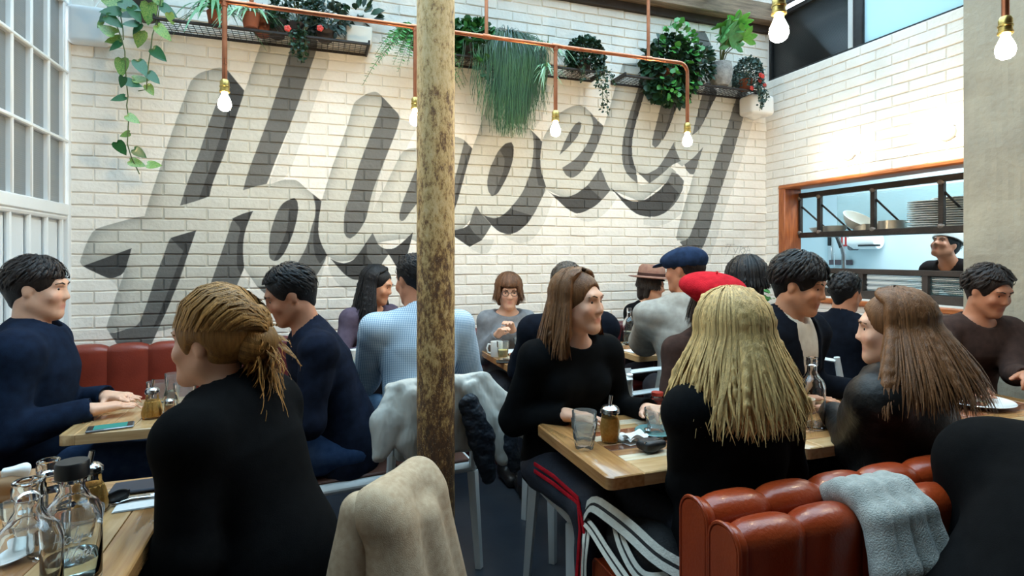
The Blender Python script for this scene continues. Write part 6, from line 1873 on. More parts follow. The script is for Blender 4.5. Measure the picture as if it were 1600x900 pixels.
# 14 blonde
W_blonde = person('woman with long wavy blonde hair on the leather bench, seen from behind', (1.125, 1.235), 2, head_at=(1138, 530, 1.60), lean=2, head=(-4, 4, 0), hands=((1.13, 1.50, 0.785), (1.30, 1.52, 0.785)), female=True, skin=SKIN_FAIR, vox=0.0085, sc=0.97,
       top=dict(mat=C_BLACKKNIT, seed=28, name='sweater', grow=0.022, fold=0.008), bulk=0.012, hair=dict(mat=H_BLONDE, style='long', length=0.25, locks=2300, seed=29, width=0.0030, volume=0.026, wave=0.016, back_push=0.075, shades=(0.78, 1.16), spread=0.62, mass=150))
# 15 long brown hair
W_brown = person('woman with long straight brown hair in a black leather jacket', (1.76, 1.215), 12, head_at=(1393, 526, 1.76), lean=3, side=-2, head=(30, 4, 0), hands=((1.76, 1.52, 0.785), (1.98, 1.48, 0.785)), female=True, skin=SKIN_FAIR, vox=0.0085, sc=0.97,
       top=dict(mat=C_LEATHERJ, collar=0.02, seed=30, name='leather_jacket', grow=0.024, fold=0.010, f=16), bulk=0.018, hair=dict(mat=H_BROWN, style='long', length=0.235, locks=2000, seed=31, width=0.0030, volume=0.018, wave=0.008, back_push=0.10, shades=(0.75, 1.4), spread=0.75, mass=150))
# 16 cropped figure at the frame edge
W_edge = person('person in black beside the grey scarf, cut off by the picture edge', (1.30, 0.66), -88, seat=0.40, lean=44, side=0, head=(0, 0, 0), hands=((1.62, 0.80, 0.72), (1.62, 0.52, 0.72)), skin=SKIN_TAN, bulk=0.06, vox=0.0105,
       top=dict(mat=C_BLACKWOOL, seed=32, name='coat', grow=0.024, fold=0.010, hem=0.12, f=14), bottom=C_BLACKWOOL, hair=dict(mat=H_DARK, style='short', length=0.05, locks=300, seed=33, width=0.007))
# 17 by the pillar
W_pillar = person('dark haired person in brown bending over the plate by the concrete pillar', (3.06, 2.02), 164, vox=0.0095, head_at=(1545, 456, 2.8), lean=15, head=(6, 18, 0), hands=((3.02, 1.62, 0.82), (2.70, 1.66, 0.80)), skin=SKIN_WARM, hand_pose=('curl', 'flat'),
       top=dict(mat=C_BROWNC, neck=0.085, seed=34, name='sweater'), bottom=C_BLACKWOOL, hair=dict(mat=H_DARK, style='short', length=0.06, locks=900, seed=35, width=0.0034, volume=0.02))
# 18 cook
W_cook = person('cook in a low white hat and dark clothes bending behind the kitchen hatch', (5.04, 3.02), 88, standing=True, lean=46, head=(0, -25, 0), hands=((4.66, 2.86, 0.96), (4.64, 3.10, 0.96)), skin=SKIN_WARM, hat=chef_hat(C_WHITEHAT), vox=0.0105,
       top=dict(mat=C_CHEF, collar=0.02, seed=36, name='jacket'), hair=dict(mat=H_BLACK, style='short', length=0.03, locks=200, seed=37, width=0.008))
# 19 by the hatch
W_hatch = person('person in black seated at the counter below the kitchen hatch', (2.96, 2.62), -84, head_at=(1322, 458, 3.3), lean=4, head=(0, 6, 0), hands=((3.30, 2.74, 0.80), (3.30, 2.50, 0.80)), skin=SKIN_WARM, vox=0.0105,
       top=dict(mat=C_DARKNAVY, collar=0.02, seed=38, name='sweater'), hair=dict(mat=H_BLACK, style='short', length=0.04, locks=300, seed=39, width=0.007, volume=0.014))

# ------------------------------------------------------------------ chairs under the sitters
def chair_for(label, w, back=0.03):
    f = Matrix.Rotation(w.rotation_euler.z, 3, 'Z') @ Vector((0, 1, 0)); q = w.location - f * back
    return chair(label, (q.x, q.y), w.rotation_euler.z)
chair_for('white chair under the bowed man in the navy jacket', W_bowed)
CH_J = chair_for('white chair under the man in the check shirt, holding a pale jacket', W_check)
chair_for('white chair under the man in the dark navy jacket', W_back)
chair('white chair at the end of the inlaid table, under the smiling woman', (1.05, 2.0), math.radians(180))
chair_for('white chair under the person in the pale grey coat', W_coat)
chair_for('white chair under the woman in the red beret', W_beret)
chair_for('white chair under the person with the black bob', W_bob)
chair_for('white chair under the man in the blazer', W_blazer)
chair_for('white chair under the person bending over the plate', W_pillar)
chair_for('white chair under the person at the hatch counter', W_hatch)
CH_C = chair('white chair under the woman in the black coat, holding a beige coat', (-0.005, 1.585), math.radians(54)); CH_C.scale = (0.74, 1, 0.96)

# ------------------------------------------------------------------ coats, scarf and bag
C_CAMEL = cloth('beige_wool', (196, 172, 144), (178, 152, 124), bscale=420, bump=0.2, vs=60)
ct = thing('beige_coat', 'beige wool coat hung over the back of the nearest chair', 'coat', CH_C.location, CH_C.rotation_euler.z)
F = Field((-0.42, -0.62, 0.18), (0.36, -0.02, 0.95), 0.0085)
F.rbox((0, -0.27, 0.58), (0.135, 0.05, 0.19), 0.05)
F.cone((-0.115, -0.258, 0.77), (0.10, -0.258, 0.765), 0.060, 0.054, 0.03)
F.cone((-0.10, -0.29, 0.72), (-0.14, -0.37, 0.25), 0.065, 0.105, 0.05); F.cone((0.09, -0.29, 0.72), (0.11, -0.37, 0.25), 0.055, 0.09, 0.05)
F.cone((0.0, -0.31, 0.70), (0.0, -0.40, 0.25), 0.06, 0.09, 0.03)
F.folds(0.006, 9, 3, dirv=(1.0, 0.4, 0.1)); F.mesh('coat_body', C_CAMEL, ct)
F = Field((-0.45, -0.45, 0.18), (0.0, 0.05, 0.95), 0.008)
F.cone((-0.125, -0.222, 0.765), (-0.165, -0.20, 0.53), 0.046, 0.054, 0.02); F.cone((-0.165, -0.20, 0.53), (-0.18, -0.22, 0.27), 0.052, 0.058, 0.03)
F.folds(0.003, 11, 5); F.mesh('sleeve', C_CAMEL, ct)
g = Geo(); g.tube([(-0.15, -0.30, 0.755), (-0.10, -0.352, 0.66), (-0.11, -0.41, 0.45), (-0.12, -0.455, 0.26)], 0.003, 6); g.build('seam', C_CAMEL, ct)

C_SILVER = mat('silver_grey_shell', (202, 200, 192), 0.5, col2=(182, 178, 168), vscale=9, bump=1.0, bscale=7, bdist=0.03, stretch=(1.6, 1.6, 0.6), detail=2)
C_LINING = mat('dark_lining', (20, 26, 36), 0.55, var=0.3, bump=1.0, bscale=12, bdist=0.04)
jk = thing('pale_jacket', 'pale grey shell jacket with dark lining slung over the chair behind the iron column', 'jacket', CH_J.location, CH_J.rotation_euler.z)
F = Field((-0.48, -0.50, 0.26), (0.58, -0.08, 0.95), 0.0075)
F.rbox((0, -0.262, 0.68), (0.185, 0.03, 0.16), 0.03)
F.cone((-0.19, -0.262, 0.825), (0.21, -0.262, 0.83), 0.032, 0.036, 0.02)
def drape(pts, wid, th, nrm=(0, 1, 0)):
    for (a, ra), (b_, rb) in zip(zip(pts[:-1], wid[:-1]), zip(pts[1:], wid[1:])): F.cone(a, b_, ra, rb, 0.012, flat=(np.array(nrm, float), th))
drape([(-0.17, -0.28, 0.81), (-0.21, -0.31, 0.70), (-0.255, -0.33, 0.58)], (0.05, 0.075, 0.035), 2.2)
drape([(-0.12, -0.30, 0.78), (-0.13, -0.325, 0.62), (-0.07, -0.33, 0.44)], (0.05, 0.06, 0.035), 2.4)
drape([(-0.03, -0.30, 0.78), (-0.03, -0.33, 0.60), (-0.01, -0.34, 0.36)], (0.05, 0.05, 0.035), 2.2)
drape([(0.19, -0.28, 0.825), (0.27, -0.30, 0.72), (0.35, -0.31, 0.62), (0.40, -0.31, 0.575)], (0.05, 0.06, 0.045, 0.04), 1.9)
drape([(0.14, -0.30, 0.80), (0.22, -0.325, 0.66), (0.27, -0.33, 0.50)], (0.045, 0.05, 0.04), 2.6)
F.folds(0.010, 34, 8, dirv=(0.9, 0.2, 0.5)); F.mesh('shell', C_SILVER, jk)
F = Field((0.0, -0.50, 0.32), (0.55, -0.15, 0.85), 0.0075)
drape([(0.12, -0.32, 0.74), (0.17, -0.335, 0.60), (0.20, -0.335, 0.43)], (0.045, 0.062, 0.04), 2.6); drape([(0.22, -0.325, 0.66), (0.29, -0.33, 0.56), (0.33, -0.33, 0.46)], (0.03, 0.05, 0.035), 2.6); F.folds(0.009, 44, 9); F.mesh('lining', C_LINING, jk)

C_SCARF = cloth('grey_mohair', (186, 188, 182), (160, 162, 156), bscale=300, bump=0.5, sheen=0.2, vs=40)
sf = thing('wool_scarf', 'light grey woolly scarf draped over the leather bench back', 'scarf', (1.235, 0.985, -0.012))
F = Field((-0.2, -0.30, 0.30), (0.2, 0.12, 0.95), 0.0065)
for k, xx in enumerate((-0.075, -0.025, 0.03, 0.08)):
    pth = [(xx * 0.8, 0.035, 0.80), (xx * 0.85, 0.0, 0.822), (xx * 0.9, -0.035, 0.826), (xx * 0.95, -0.085, 0.795), (xx * 1.1, -0.118, 0.70), (xx * 1.3 - 0.01, -0.128, 0.52), (xx * 1.45 - 0.02, -0.135, 0.34)]
    for a, b_ in zip(pth[:-1], pth[1:]): F.cone(a, b_, 0.029, 0.030, 0.012)
F.folds(0.003, 22, 4, dirv=(1, 0.1, 0.1)); F.mesh('knit', C_SCARF, sf)
C_BAGBLK = mat('black_canvas', (18, 18, 20), 0.75, var=0.2, bump=0.3, bscale=200)
C_STRIPE = mat('white_webbing', (198, 198, 188), 0.75, var=0.08, vscale=60, bump=0.3, bscale=200)
bg_ = thing('striped_bag', 'black bag with white striped straps on the end of the leather bench', 'bag', (0.90, 1.42, 0.452))
F = Field((-0.15, -0.2, -0.01), (0.16, 0.2, 0.22), 0.007)
F.ell((0.0, 0.0, 0.06), (0.085, 0.16, 0.066), k=0.02); F.ell((0.01, -0.05, 0.085), (0.07, 0.1, 0.06), k=0.03); F.folds(0.008, 30, 6); F.cut((0, 0, 0.004), (0, 0, -1)); F.mesh('bag_body', C_BAGBLK, bg_)
def strap(path, w=0.034, n=22):
    P = [Vector(p) for p in path]
    def ev(t):
        s = t * (len(P) - 1); i = min(int(s), len(P) - 2); f = s - i
        p0, p1, p2, p3 = P[max(i - 1, 0)], P[i], P[i + 1], P[min(i + 2, len(P) - 1)]
        return 0.5 * ((2 * p1) + (p2 - p0) * f + (2 * p0 - 5 * p1 + 4 * p2 - p3) * f * f + (3 * p1 - p0 - 3 * p2 + p3) * f ** 3)
    C = [ev(k / n) for k in range(n + 1)]
    side = []
    for k in range(n + 1):
        t = (C[min(k + 1, n)] - C[max(k - 1, 0)]).normalized(); s = t.cross(Vector((-0.75, -0.1, 0.6))).normalized(); side.append(s)
    def band(a, b_, off, m, nm, par):
        g = Geo(); V_ = []; F_ = []
        for k in range(n + 1):
            nn = (C[min(k + 1, n)] - C[max(k - 1, 0)]).normalized().cross(side[k]) * -1
            for u, d in ((a, off), (b_, off), (b_, -0.001), (a, -0.001)): V_.append(C[k] + side[k] * (u * w) + nn * d)
        for k in range(n):
            for j in range(4): F_.append((k * 4 + j, k * 4 + (j + 1) % 4, (k + 1) * 4 + (j + 1) % 4, (k + 1) * 4 + j))
        g.add(V_, F_); return g.build(nm, m, par)
    s_ = band(-0.5, 0.5, 0.0015, C_BAGBLK, 'strap', bg_)
    band(-0.47, -0.09, 0.0028, C_STRIPE, 'stripe', s_); band(0.09, 0.47, 0.0028, C_STRIPE, 'stripe', s_)
strap([(-0.10, 0.17, 0.10), (-0.095, 0.12, 0.15), (-0.085, 0.03, 0.155), (-0.07, -0.06, 0.145), (-0.04, -0.15, 0.115), (0.03, -0.21, 0.08), (0.09, -0.22, 0.04)], 0.052)
strap([(-0.10, 0.16, 0.08), (-0.115, 0.08, 0.09), (-0.12, -0.02, 0.07), (-0.115, -0.12, 0.04), (-0.11, -0.19, 0.01)], 0.03)
strap([(-0.10, 0.15, 0.06), (-0.12, 0.12, 0.03), (-0.125, 0.12, -0.05), (-0.125, 0.115, -0.15)], 0.03)
strap([(-0.06, 0.05, 0.14), (-0.09, -0.05, 0.10), (-0.08, -0.13, 0.06), (-0.02, -0.17, 0.07), (0.04, -0.16, 0.08)], 0.034)
# ------------------------------------------------------------------ wire shelves with plants along the top of the back wall
def leaf_mat(name, c, c2=None, rough=0.42): return mat(name, c, rough, col2=c2, vscale=6, spec=0.45, attr='tint')
L_DEEP = leaf_mat('leaf_deep', (34, 66, 42), (24, 50, 34)); L_MID = leaf_mat('leaf_mid', (48, 104, 50), (36, 84, 44)); L_BRIGHT = leaf_mat('leaf_bright', (80, 150, 70), (56, 126, 56))
L_GREY = leaf_mat('leaf_grey_green', (74, 98, 92), (48, 72, 66)); L_SPIDER = leaf_mat('leaf_pale', (150, 182, 142), (104, 148, 100)); L_TRAIL = leaf_mat('leaf_trailing', (58, 92, 52), (40, 76, 50)); L_FLOWER = leaf_mat('red_petal', (206, 62, 46), (180, 44, 36))
L_POTHOS = mat('pothos_leaf', (34, 98, 50), 0.35, col2=(24, 74, 42), vscale=14, coat=0.2); L_POTHOSL = mat('pothos_leaf_variegated', (58, 124, 54), 0.35, col2=(150, 172, 90), vscale=16, coat=0.2)
M_STEM = mat('plant_stem', (84, 96, 52), 0.6); M_SOIL = mat('potting_soil', (40, 30, 24), 0.95, bump=0.5)
M_TERRA = mat('terracotta', (150, 86, 62), 0.8, var=0.12, bump=0.15); M_STONE = mat('stone_pot', (160, 158, 154), 0.85, col2=(128, 126, 124), vscale=30, bump=0.6, bscale=90); M_CREAMP = mat('cream_pot', (216, 208, 194), 0.5, var=0.04); M_DKPOT = mat('dark_pot', (70, 58, 52), 0.7, var=0.1)
SY = 3.80
SHZ = onY(563, 68, SY).z
def shelf(label, pa, pb):
    x0, x1 = onY(pa, 70, SY).x, onY(pb, 70, SY).x
    t = thing('wire_shelf', label, 'shelf', (x0, YB - 0.02, SHZ), group=None)
    L = x1 - x0; D = YB - 0.02 - SY
    for y in (-D, -0.01):
        g = Geo(); g.box((0, y - 0.006, -0.005), (L, y + 0.006, 0.010), 0.002); g.build('rail', M_STEEL, t)
    for x in (0, L):
        g = Geo(); g.box((x - 0.006, -D, -0.005), (x + 0.006, 0, 0.03), 0.002); g.build('end_bar', M_STEEL, t)
    for k in range(3):
        x = L * (k + 0.5) / 3
        g = Geo(); g.tube([(x, -0.002, -0.16), (x, -D * 0.95, -0.006)], 0.004, 6)
        if k in (): g.build('bracket', M_STEEL, t)
    n = int(L / 0.035); g = Geo()
    for k in range(n): g.box((0.02 + k * L / n, -D, -0.001), (0.023 + k * L / n, 0, 0.002))
    o = g.build('cross_wires', M_STEEL, t, smooth=False); o['kind'] = 'stuff'
    for k in range(7):
        y = -D * (k + 0.5) / 7; g = Geo(); g.box((0, y - 0.0015, -0.004), (L, y + 0.0015, -0.001)); g.build('wire', M_STEEL, t, smooth=False)
    return t
shelf('wire shelf holding the trailing heart leaved plant, left of the iron column', 240, 577)
shelf('wire shelf holding the long grassy hanging plant', 660, 945)
shelf('wire shelf holding the big ivy bush and the stone pot', 978, 1196)

LEAF_V = np.array([(0, 0, 0), (0.5, 0.36, 0.06), (0.42, 0.75, 0.04), (0, 1.0, -0.06), (-0.42, 0.75, 0.04), (-0.5, 0.36, 0.06), (0, 0.5, -0.03)])
LEAF_Q = np.array([(0, 1, 2, 6), (6, 2, 3, 3), (6, 3, 4, 4), (0, 6, 4, 5)])
LEAF_Q = np.array([(0, 1, 2, 6), (0, 6, 4, 5), (6, 2, 3, 4)])
def leaves(P, D, size, width, rng, up=None):
    """Leaf blades at P growing along D: tint-coloured arrays for one mesh."""
    n = len(P); D = D / (np.linalg.norm(D, axis=1, keepdims=True) + 1e-9)
    u = rng.normal(0, 0.5, (n, 3)) + (np.array([0, -0.5, 0.8]) if up is None else up)
    s = np.cross(D, u); s /= np.linalg.norm(s, axis=1, keepdims=True) + 1e-9; w = np.cross(s, D)
    sz = (size * rng.uniform(0.65, 1.2, n))[:, None, None]
    L = LEAF_V[None]
    V = P[:, None] + sz * (L[..., 0:1] * width * s[:, None] + L[..., 1:2] * D[:, None] + L[..., 2:3] * w[:, None])
    Q = LEAF_Q[None] + (np.arange(n) * 7)[:, None, None]
    return V.reshape(-1, 3), Q.reshape(-1, 4), np.repeat(rng.uniform(0.6, 1.35, n), 7)
def straps(P, D, length, width, rng, droop=1.0, s=8):
    n = len(P); D = D / np.linalg.norm(D, axis=1, keepdims=True)
    ln = length * rng.uniform(0.6, 1.1, n)
    t = np.linspace(0, 1, s)[None, :, None]
    C = P[:, None] + D[:, None] * (t * ln[:, None, None]) + np.array([0, 0, -1.0]) * (droop * (t ** 2) * ln[:, None, None] * 0.8)
    W_ = width * np.sin(np.linspace(0.35, 3.05, s))[None] * np.ones((n, 1))
    return ribbons('x', C, W_, rng.uniform(0.65, 1.35, n), None, None, 0.12, np.broadcast_to(np.array([0, -0.3, 1.0]), C.shape))

def pot(parent, r, h, m, z=0.006, squat=False):
    g = Geo()
    pr = [(0, z), (r * 0.72, z), (r * 0.76, z + 0.004), (r, z + h), (r * 0.92, z + h), (r * 0.9, z + h * 0.85), (0, z + h * 0.85)] if not squat else [(0, z), (r * 0.62, z), (r * 0.86, z + h * 0.2), (r, z + h * 0.6), (r * 0.86, z + h), (r * 0.76, z + h), (r * 0.8, z + h * 0.85), (0, z + h * 0.85)]
    g.lathe(pr, 32); p_ = g.build('pot', m, parent)
    g = Geo(); g.lathe([(0, z + h * 0.87), (r * 0.8, z + h * 0.86)], 24); g.build('soil', M_SOIL, p_)
def plant(label, px, name='potted_plant', y=3.92, group=None, cat='plant'):
    p = onY(px, 60, y); return thing(name, label, cat, (p.x, y, SHZ + 0.021), group=group)
def stuffed(name, parts, m, root):
    o = tinted_mesh(name, parts, m, root); o['kind'] = 'stuff'; return o
def shell_points(rng, n, c, r, lo=-0.6):
    d = rng.normal(0, 1, (n, 3)); d /= np.linalg.norm(d, axis=1, keepdims=True); d = d[d[:, 2] > lo]
    k = rng.uniform(0.55, 1.0, (len(d), 1)) ** 0.5
    return np.array(c) + d * np.array(r) * k, d

# -- trailing pothos with its own leaves
rg = np.random.default_rng(11)
ph = plant('trailing plant with heart shaped leaves hanging far down beside the white screen', 226)
pot(ph, 0.075, 0.12, M_DKPOT)
base = Vector(ph.location)
PY_ = 3.80
def wpt(px, py, y=PY_): return onY(px, py, y) - base
VA = [(196, -14), (165, -10), (170, 20), (183, 42), (190, 60), (195, 80), (196, 100), (197, 125), (200, 150), (198, 165), (201, 185), (200, 205), (199, 225), (205, 245), (218, 272)]
VB = [(232, -14), (252, -6), (247, 25), (238, 55), (236, 75), (232, 100), (230, 120), (229, 140), (216, 142)]
VC = [(214, -12), (190, 0), (188, 22), (192, 45), (193, 62)]
for pth in (VA, VB, VC):
    g = Geo(); g.tube([Vector((0.0, -0.05, 0.1))] + [wpt(x, y, PY_ + 0.012 * math.sin(i)) for i, (x, y) in enumerate(pth)], 0.0032, 6); g.build('vine', M_STEM, ph)
def heart_leaf(seed):
    r = random.Random(seed); g = Geo(); n = 9
    out = [(0, -0.02), (0.20, -0.13), (0.40, -0.05), (0.46, 0.16), (0.40, 0.42), (0.24, 0.72), (0.0, 1.0)]
    V_ = []; F_ = []
    for i in range(7):
        t = i / 6; x, y = out[i]
        V_.append((0, max(0.0, y if i else 0.02) if i > 1 else 0.06 * i, -0.02 - 0.16 * t * t)); V_.append((x, y, 0.05 - 0.20 * t * t - 0.05 * abs(x))); V_.append((-x, y, 0.05 - 0.20 * t * t - 0.05 * abs(x)))
    for i in range(6):
        a, b_ = i * 3, (i + 1) * 3
        F_.append((a, a + 1, b_ + 1, b_)); F_.append((a + 2, a, b_, b_ + 2))
    g.add(V_, F_); return g.mesh('leaf')
LM = []
for k in range(3):
    me = heart_leaf(k); me.materials.append((L_POTHOS, L_POTHOSL, L_POTHOS)[k]); LM.append(me)
LL = [(165, 44, 150, 24), (175, 62, 200, 20), (201, 36, 190, 18), (212, 45, 235, 18), (217, 62, 255, 24), (258, 52, 318, 24), (250, 86, 318, 22), (189, 106, 268, 26), (222, 106, 300, 24), (241, 122, 318, 20), (222, 123, 10, 20), (190, 129, 250, 16), (210, 130, 350, 20), (235, 141, 300, 16), (183, 153, 200, 18), (209, 186, 330, 18), (194, 210, 200, 14), (190, 233, 300, 20), (220, 240, 325, 18), (216, 255, 345, 20), (242, 257, 0, 18),
      (178, 72, 225, 18), (231, 22, 265, 30), (214, 24, 305, 22), (266, 18, 330, 22), (186, 6, 330, 32), (170, 16, 190, 24), (164, 26, 230, 22), (155, 38, 240, 12), (180, 34, 330, 22), (268, 30, 290, 16), (247, -2, 300, 26), (205, 8, 340, 26), (196, 22, 200, 20)]
for i, (px, py, ang, ln) in enumerate(LL):
    o = bpy.data.objects.new('leaf', LM[i % 3 if i % 5 else 1]); link(o, ph)
    y = PY_ - 0.02 + 0.03 * math.sin(i * 2.1); p = wpt(px, py, y)
    a = math.radians(ang); sz = ln / 245.0
    d = Vector((math.cos(a), -0.25 * math.sin(i), math.sin(a))).normalized(); nrm = Vector((0.35 * math.sin(i * 1.7), -1.0, 0.45)).normalized()
    s_ = d.cross(nrm).normalized(); nrm = s_.cross(d)
    o.matrix_local = Matrix.Translation(p - d * sz * 0.5) @ Matrix(((s_.x, d.x, nrm.x, 0), (s_.y, d.y, nrm.y, 0), (s_.z, d.z, nrm.z, 0), (0, 0, 0, 1))) @ Matrix.Diagonal((sz * 0.85, sz, sz, 1))

def spider(label, px, n, length, potm, r=0.055, h=0.085, width=0.007, m=L_SPIDER, seed=1, tail=0, y=3.90):
    rng = np.random.default_rng(seed); t = plant(label, px, y=y); pot(t, r, h, potm)
    a = rng.uniform(0, 2 * PI, n); e = rng.uniform(0.25, 1.35, n)
    D = np.stack([np.cos(a) * np.cos(e), np.sin(a) * np.cos(e), np.sin(e)], 1)
    D[:, 1] = np.where(D[:, 1] > 0.25, D[:, 1] * 0.3, D[:, 1])
    P = np.zeros((n, 3)); P[:, 2] = h; P[:, :2] = D[:, :2] * r * 0.4
    parts = [straps(P, D, length, width, rng, 1.25)]
    if tail:
        k = 46; a = rng.uniform(0, 2 * PI, k); e = rng.uniform(-0.6, 0.9, k)
        D = np.stack([np.cos(a) * np.cos(e), np.sin(a) * np.cos(e), np.sin(e)], 1)
        P = np.tile(np.array([[tail, -0.14, -0.06]]), (k, 1)); parts.append(straps(P, D, length * 0.62, width * 0.7, rng, 1.2))
        g = Geo(); g.tube([(0, -0.04, h), (tail * 0.6, -0.13, h + 0.06), (tail, -0.145, -0.06)], 0.0025, 5); g.build('runner', M_STEM, t)
    stuffed('foliage', parts, m, t); return t
def bush(label, px, n, c, r, size, m, potm=M_DKPOT, pr=0.06, phh=0.09, seed=1, width=0.8, trails=(), flowers=0, lo=-0.55, y=3.91, droop=0.35, squat=False):
    rng = np.random.default_rng(seed); t = plant(label, px, y=y); pot(t, pr, phh, potm, squat=squat)
    P, d = shell_points(rng, n, c, r, lo); P[:, 1] = np.minimum(P[:, 1], YB - y - 0.035)
    D = d * 0.8 + rng.normal(0, 0.45, d.shape) + np.array([0, -0.1, -droop])
    parts = [leaves(P, D, size, width, rng)]
    st = Geo()
    for k in range(14):
        i = rng.integers(len(P)); st.tube([(0, 0, phh * 0.9), (P[i] * 0.5 + np.array([0, 0, phh * 0.6])), P[i]], 0.003, 5)
    for (x0, x1, z1, cnt) in trails:
        pts = np.array([[x0, -0.10, phh * 0.5], [x0 + (x1 - x0) * 0.3, -0.15, -0.02], [x0 + (x1 - x0) * 0.7, -0.155, z1 * 0.55], [x1, -0.14, z1]])
        st.tube(pts, 0.0022, 5)
        tt = rng.uniform(0.15, 1, cnt) * 3; i0 = np.minimum(tt.astype(int), 2); f = (tt - i0)[:, None]
        Pt = pts[i0] * (1 - f) + pts[i0 + 1] * f + rng.normal(0, 0.008, (cnt, 3)); Dt = rng.normal(0, 0.8, (cnt, 3)) + np.array([0, -0.2, -0.4])
        parts.append(leaves(Pt, Dt, size * 0.8, width, rng))
    st.build('stems', M_STEM, t); stuffed('foliage', parts, m, t)
    if flowers:
        for k in range(flowers):
            q = P[rng.integers(len(P))] * 0.6 + np.array([rng.uniform(-0.02, 0.1), -0.14, -0.05 - 0.05 * rng.uniform()])
            g = Geo()
            for j in range(5):
                a = j * 2 * PI / 5; g.sphere(q + np.array([math.cos(a), -0.2, math.sin(a)]) * 0.011, 0.011, 7, 5, (1, 0.5, 1))
            me = g.mesh('flower'); c_ = me.color_attributes.new('tint', 'FLOAT_COLOR', 'POINT'); c_.data.foreach_set('color', np.ones(len(me.vertices) * 4, np.float32)); add_mesh('flower', me, L_FLOWER, t)
    return t

spider('spider plant with long striped leaves above the first pendant bulb', 338, 34, 0.34, M_TERRA, seed=21, width=0.012, m=leaf_mat('leaf_strap', (88, 136, 84), (48, 104, 58)), y=3.88)
spider('small pale spider plant draped over the shelf edge beside the terracotta pots', 392, 60, 0.26, M_TERRA, seed=22, y=3.84)
for k, px in enumerate((410, 433)):
    t = plant(('terracotta pot with a low succulent', 'darker terracotta pot beside the low succulent')[k], px, y=3.95); pot(t, 0.06, 0.13, (M_TERRA, M_DKPOT)[k])
    rng = np.random.default_rng(60 + k); P, d = shell_points(rng, 90, (0, 0, 0.14), (0.05, 0.05, 0.05), 0); stuffed('foliage', [leaves(P, d + np.array([0, 0, 0.4]), 0.03, 0.6, rng)], L_GREY, t)
bush('dark shrub with a red flower hanging over the shelf edge', 466, 620, (0, -0.03, 0.13), (0.17, 0.12, 0.15), 0.034, L_DEEP, M_DKPOT, seed=23, trails=((0.0, 0.03, -0.19, 60), (-0.05, -0.02, -0.15, 45), (0.04, 0.05, -0.13, 40), (0.0, 0.0, -0.17, 50)), flowers=3)
bush('grey green leafy plant next to the white box pot', 508, 420, (0, -0.02, 0.13), (0.14, 0.11, 0.12), 0.05, L_GREY, M_DKPOT, seed=24, width=0.5)
t = plant('dark leaved plant in a white box pot at the shelf end', 560, y=3.95)
g = Geo(); g.box((-0.085, -0.07, 0.004), (0.085, 0.07, 0.13), 0.008); p_ = g.build('pot', M_CREAMP, t)
g = Geo(); g.box((-0.075, -0.06, 0.128), (0.075, 0.06, 0.133)); g.build('soil', M_SOIL, p_)
rng = np.random.default_rng(25); P, d = shell_points(rng, 70, (0, -0.02, 0.19), (0.13, 0.08, 0.08), -0.2); stuffed('foliage', [leaves(P, d + np.array([0, 0, -0.2]), 0.085, 0.5, rng)], L_DEEP, t)
# fern
def fern(label, px, n, length, seed, z=0.10):
    rng = np.random.default_rng(seed); t = plant(label, px, y=3.86); pot(t, 0.075, 0.10, M_DKPOT)
    parts = []; st = Geo()
    for k in range(n):
        a = rng.uniform(PI * 0.95, PI * 2.05); e = rng.uniform(-0.1, 1.2); ln = length * rng.uniform(0.7, 1.1)
        d = np.array([math.cos(a) * math.cos(e), math.sin(a) * math.cos(e) * 0.55, math.sin(e)])
        tt = np.linspace(0, 1, 26)[:, None]; C = np.array([0, 0, z]) + d * ln * tt * 0.85 + np.array([0, 0, -1.0]) * ln * 0.95 * tt ** 2.0
        st.tube(C[::4], 0.0018, 4)
        T = np.gradient(C, axis=0); T /= np.linalg.norm(T, axis=1, keepdims=True); s = np.cross(T, np.array([0, -0.6, 0.8])); s /= np.linalg.norm(s, axis=1, keepdims=True) + 1e-9
        for sg in (-1, 1):
            w = (0.042 * np.sin(np.linspace(0.25, 3.0, 26)))[:, None]
            V_, Q_, S_ = leaves(C[1:], (s * sg + T * 0.35)[1:], 1.0, 0.32, rng); n_ = 25
            V_ = V_.reshape(n_, 7, 3); V_ = C[1:, None] + (V_ - C[1:, None]) * w[1:, None]; parts.append((V_.reshape(-1, 3), Q_, S_))
    st.build('stems', M_STEM, t); stuffed('fronds', parts, L_BRIGHT, t)
fern('arching green fern beside the iron column', 655, 44, 0.46, 26)
bush('bright ivy with lobed leaves right of the iron column', 735, 420, (0, -0.04, 0.12), (0.17, 0.12, 0.13), 0.062, L_MID, M_DKPOT, seed=27, width=0.95, trails=((0.03, 0.06, -0.17, 12), (-0.02, 0.03, -0.08, 8)))
# long grassy hanging plant
rng = np.random.default_rng(28); t = plant('long grassy plant hanging in a thick curtain over the mural', 793, y=3.88); pot(t, 0.09, 0.11, M_DKPOT)
n = 900; x = rng.normal(0.0, 0.075, n); ln = rng.uniform(0.25, 0.72, n) * np.clip(1.15 - np.abs(x + 0.01) * 2.2, 0.35, 1); s = 10; tt = np.linspace(0, 1, s)[None, :]
a = rng.uniform(PI, 2 * PI, n); C = np.zeros((n, s, 3)); out = np.minimum(tt * 3.2, 1); hz = np.sin(np.minimum(tt * 3.2, 1) * PI) * 0.05 * rng.uniform(0.4, 1.8, (n, 1))
C[..., 0] = (x * 0.5)[:, None] + x[:, None] * 1.0 * out + 0.02 * np.sin(7 * tt + a[:, None]) * tt + 0.03 * tt * rng.normal(0, 1, (n, 1)); C[..., 1] = -0.02 - 0.13 * out * rng.uniform(0.6, 1.0, (n, 1)); C[..., 2] = 0.13 + hz - np.maximum(tt - 0.18, 0) * ln[:, None] * 1.2
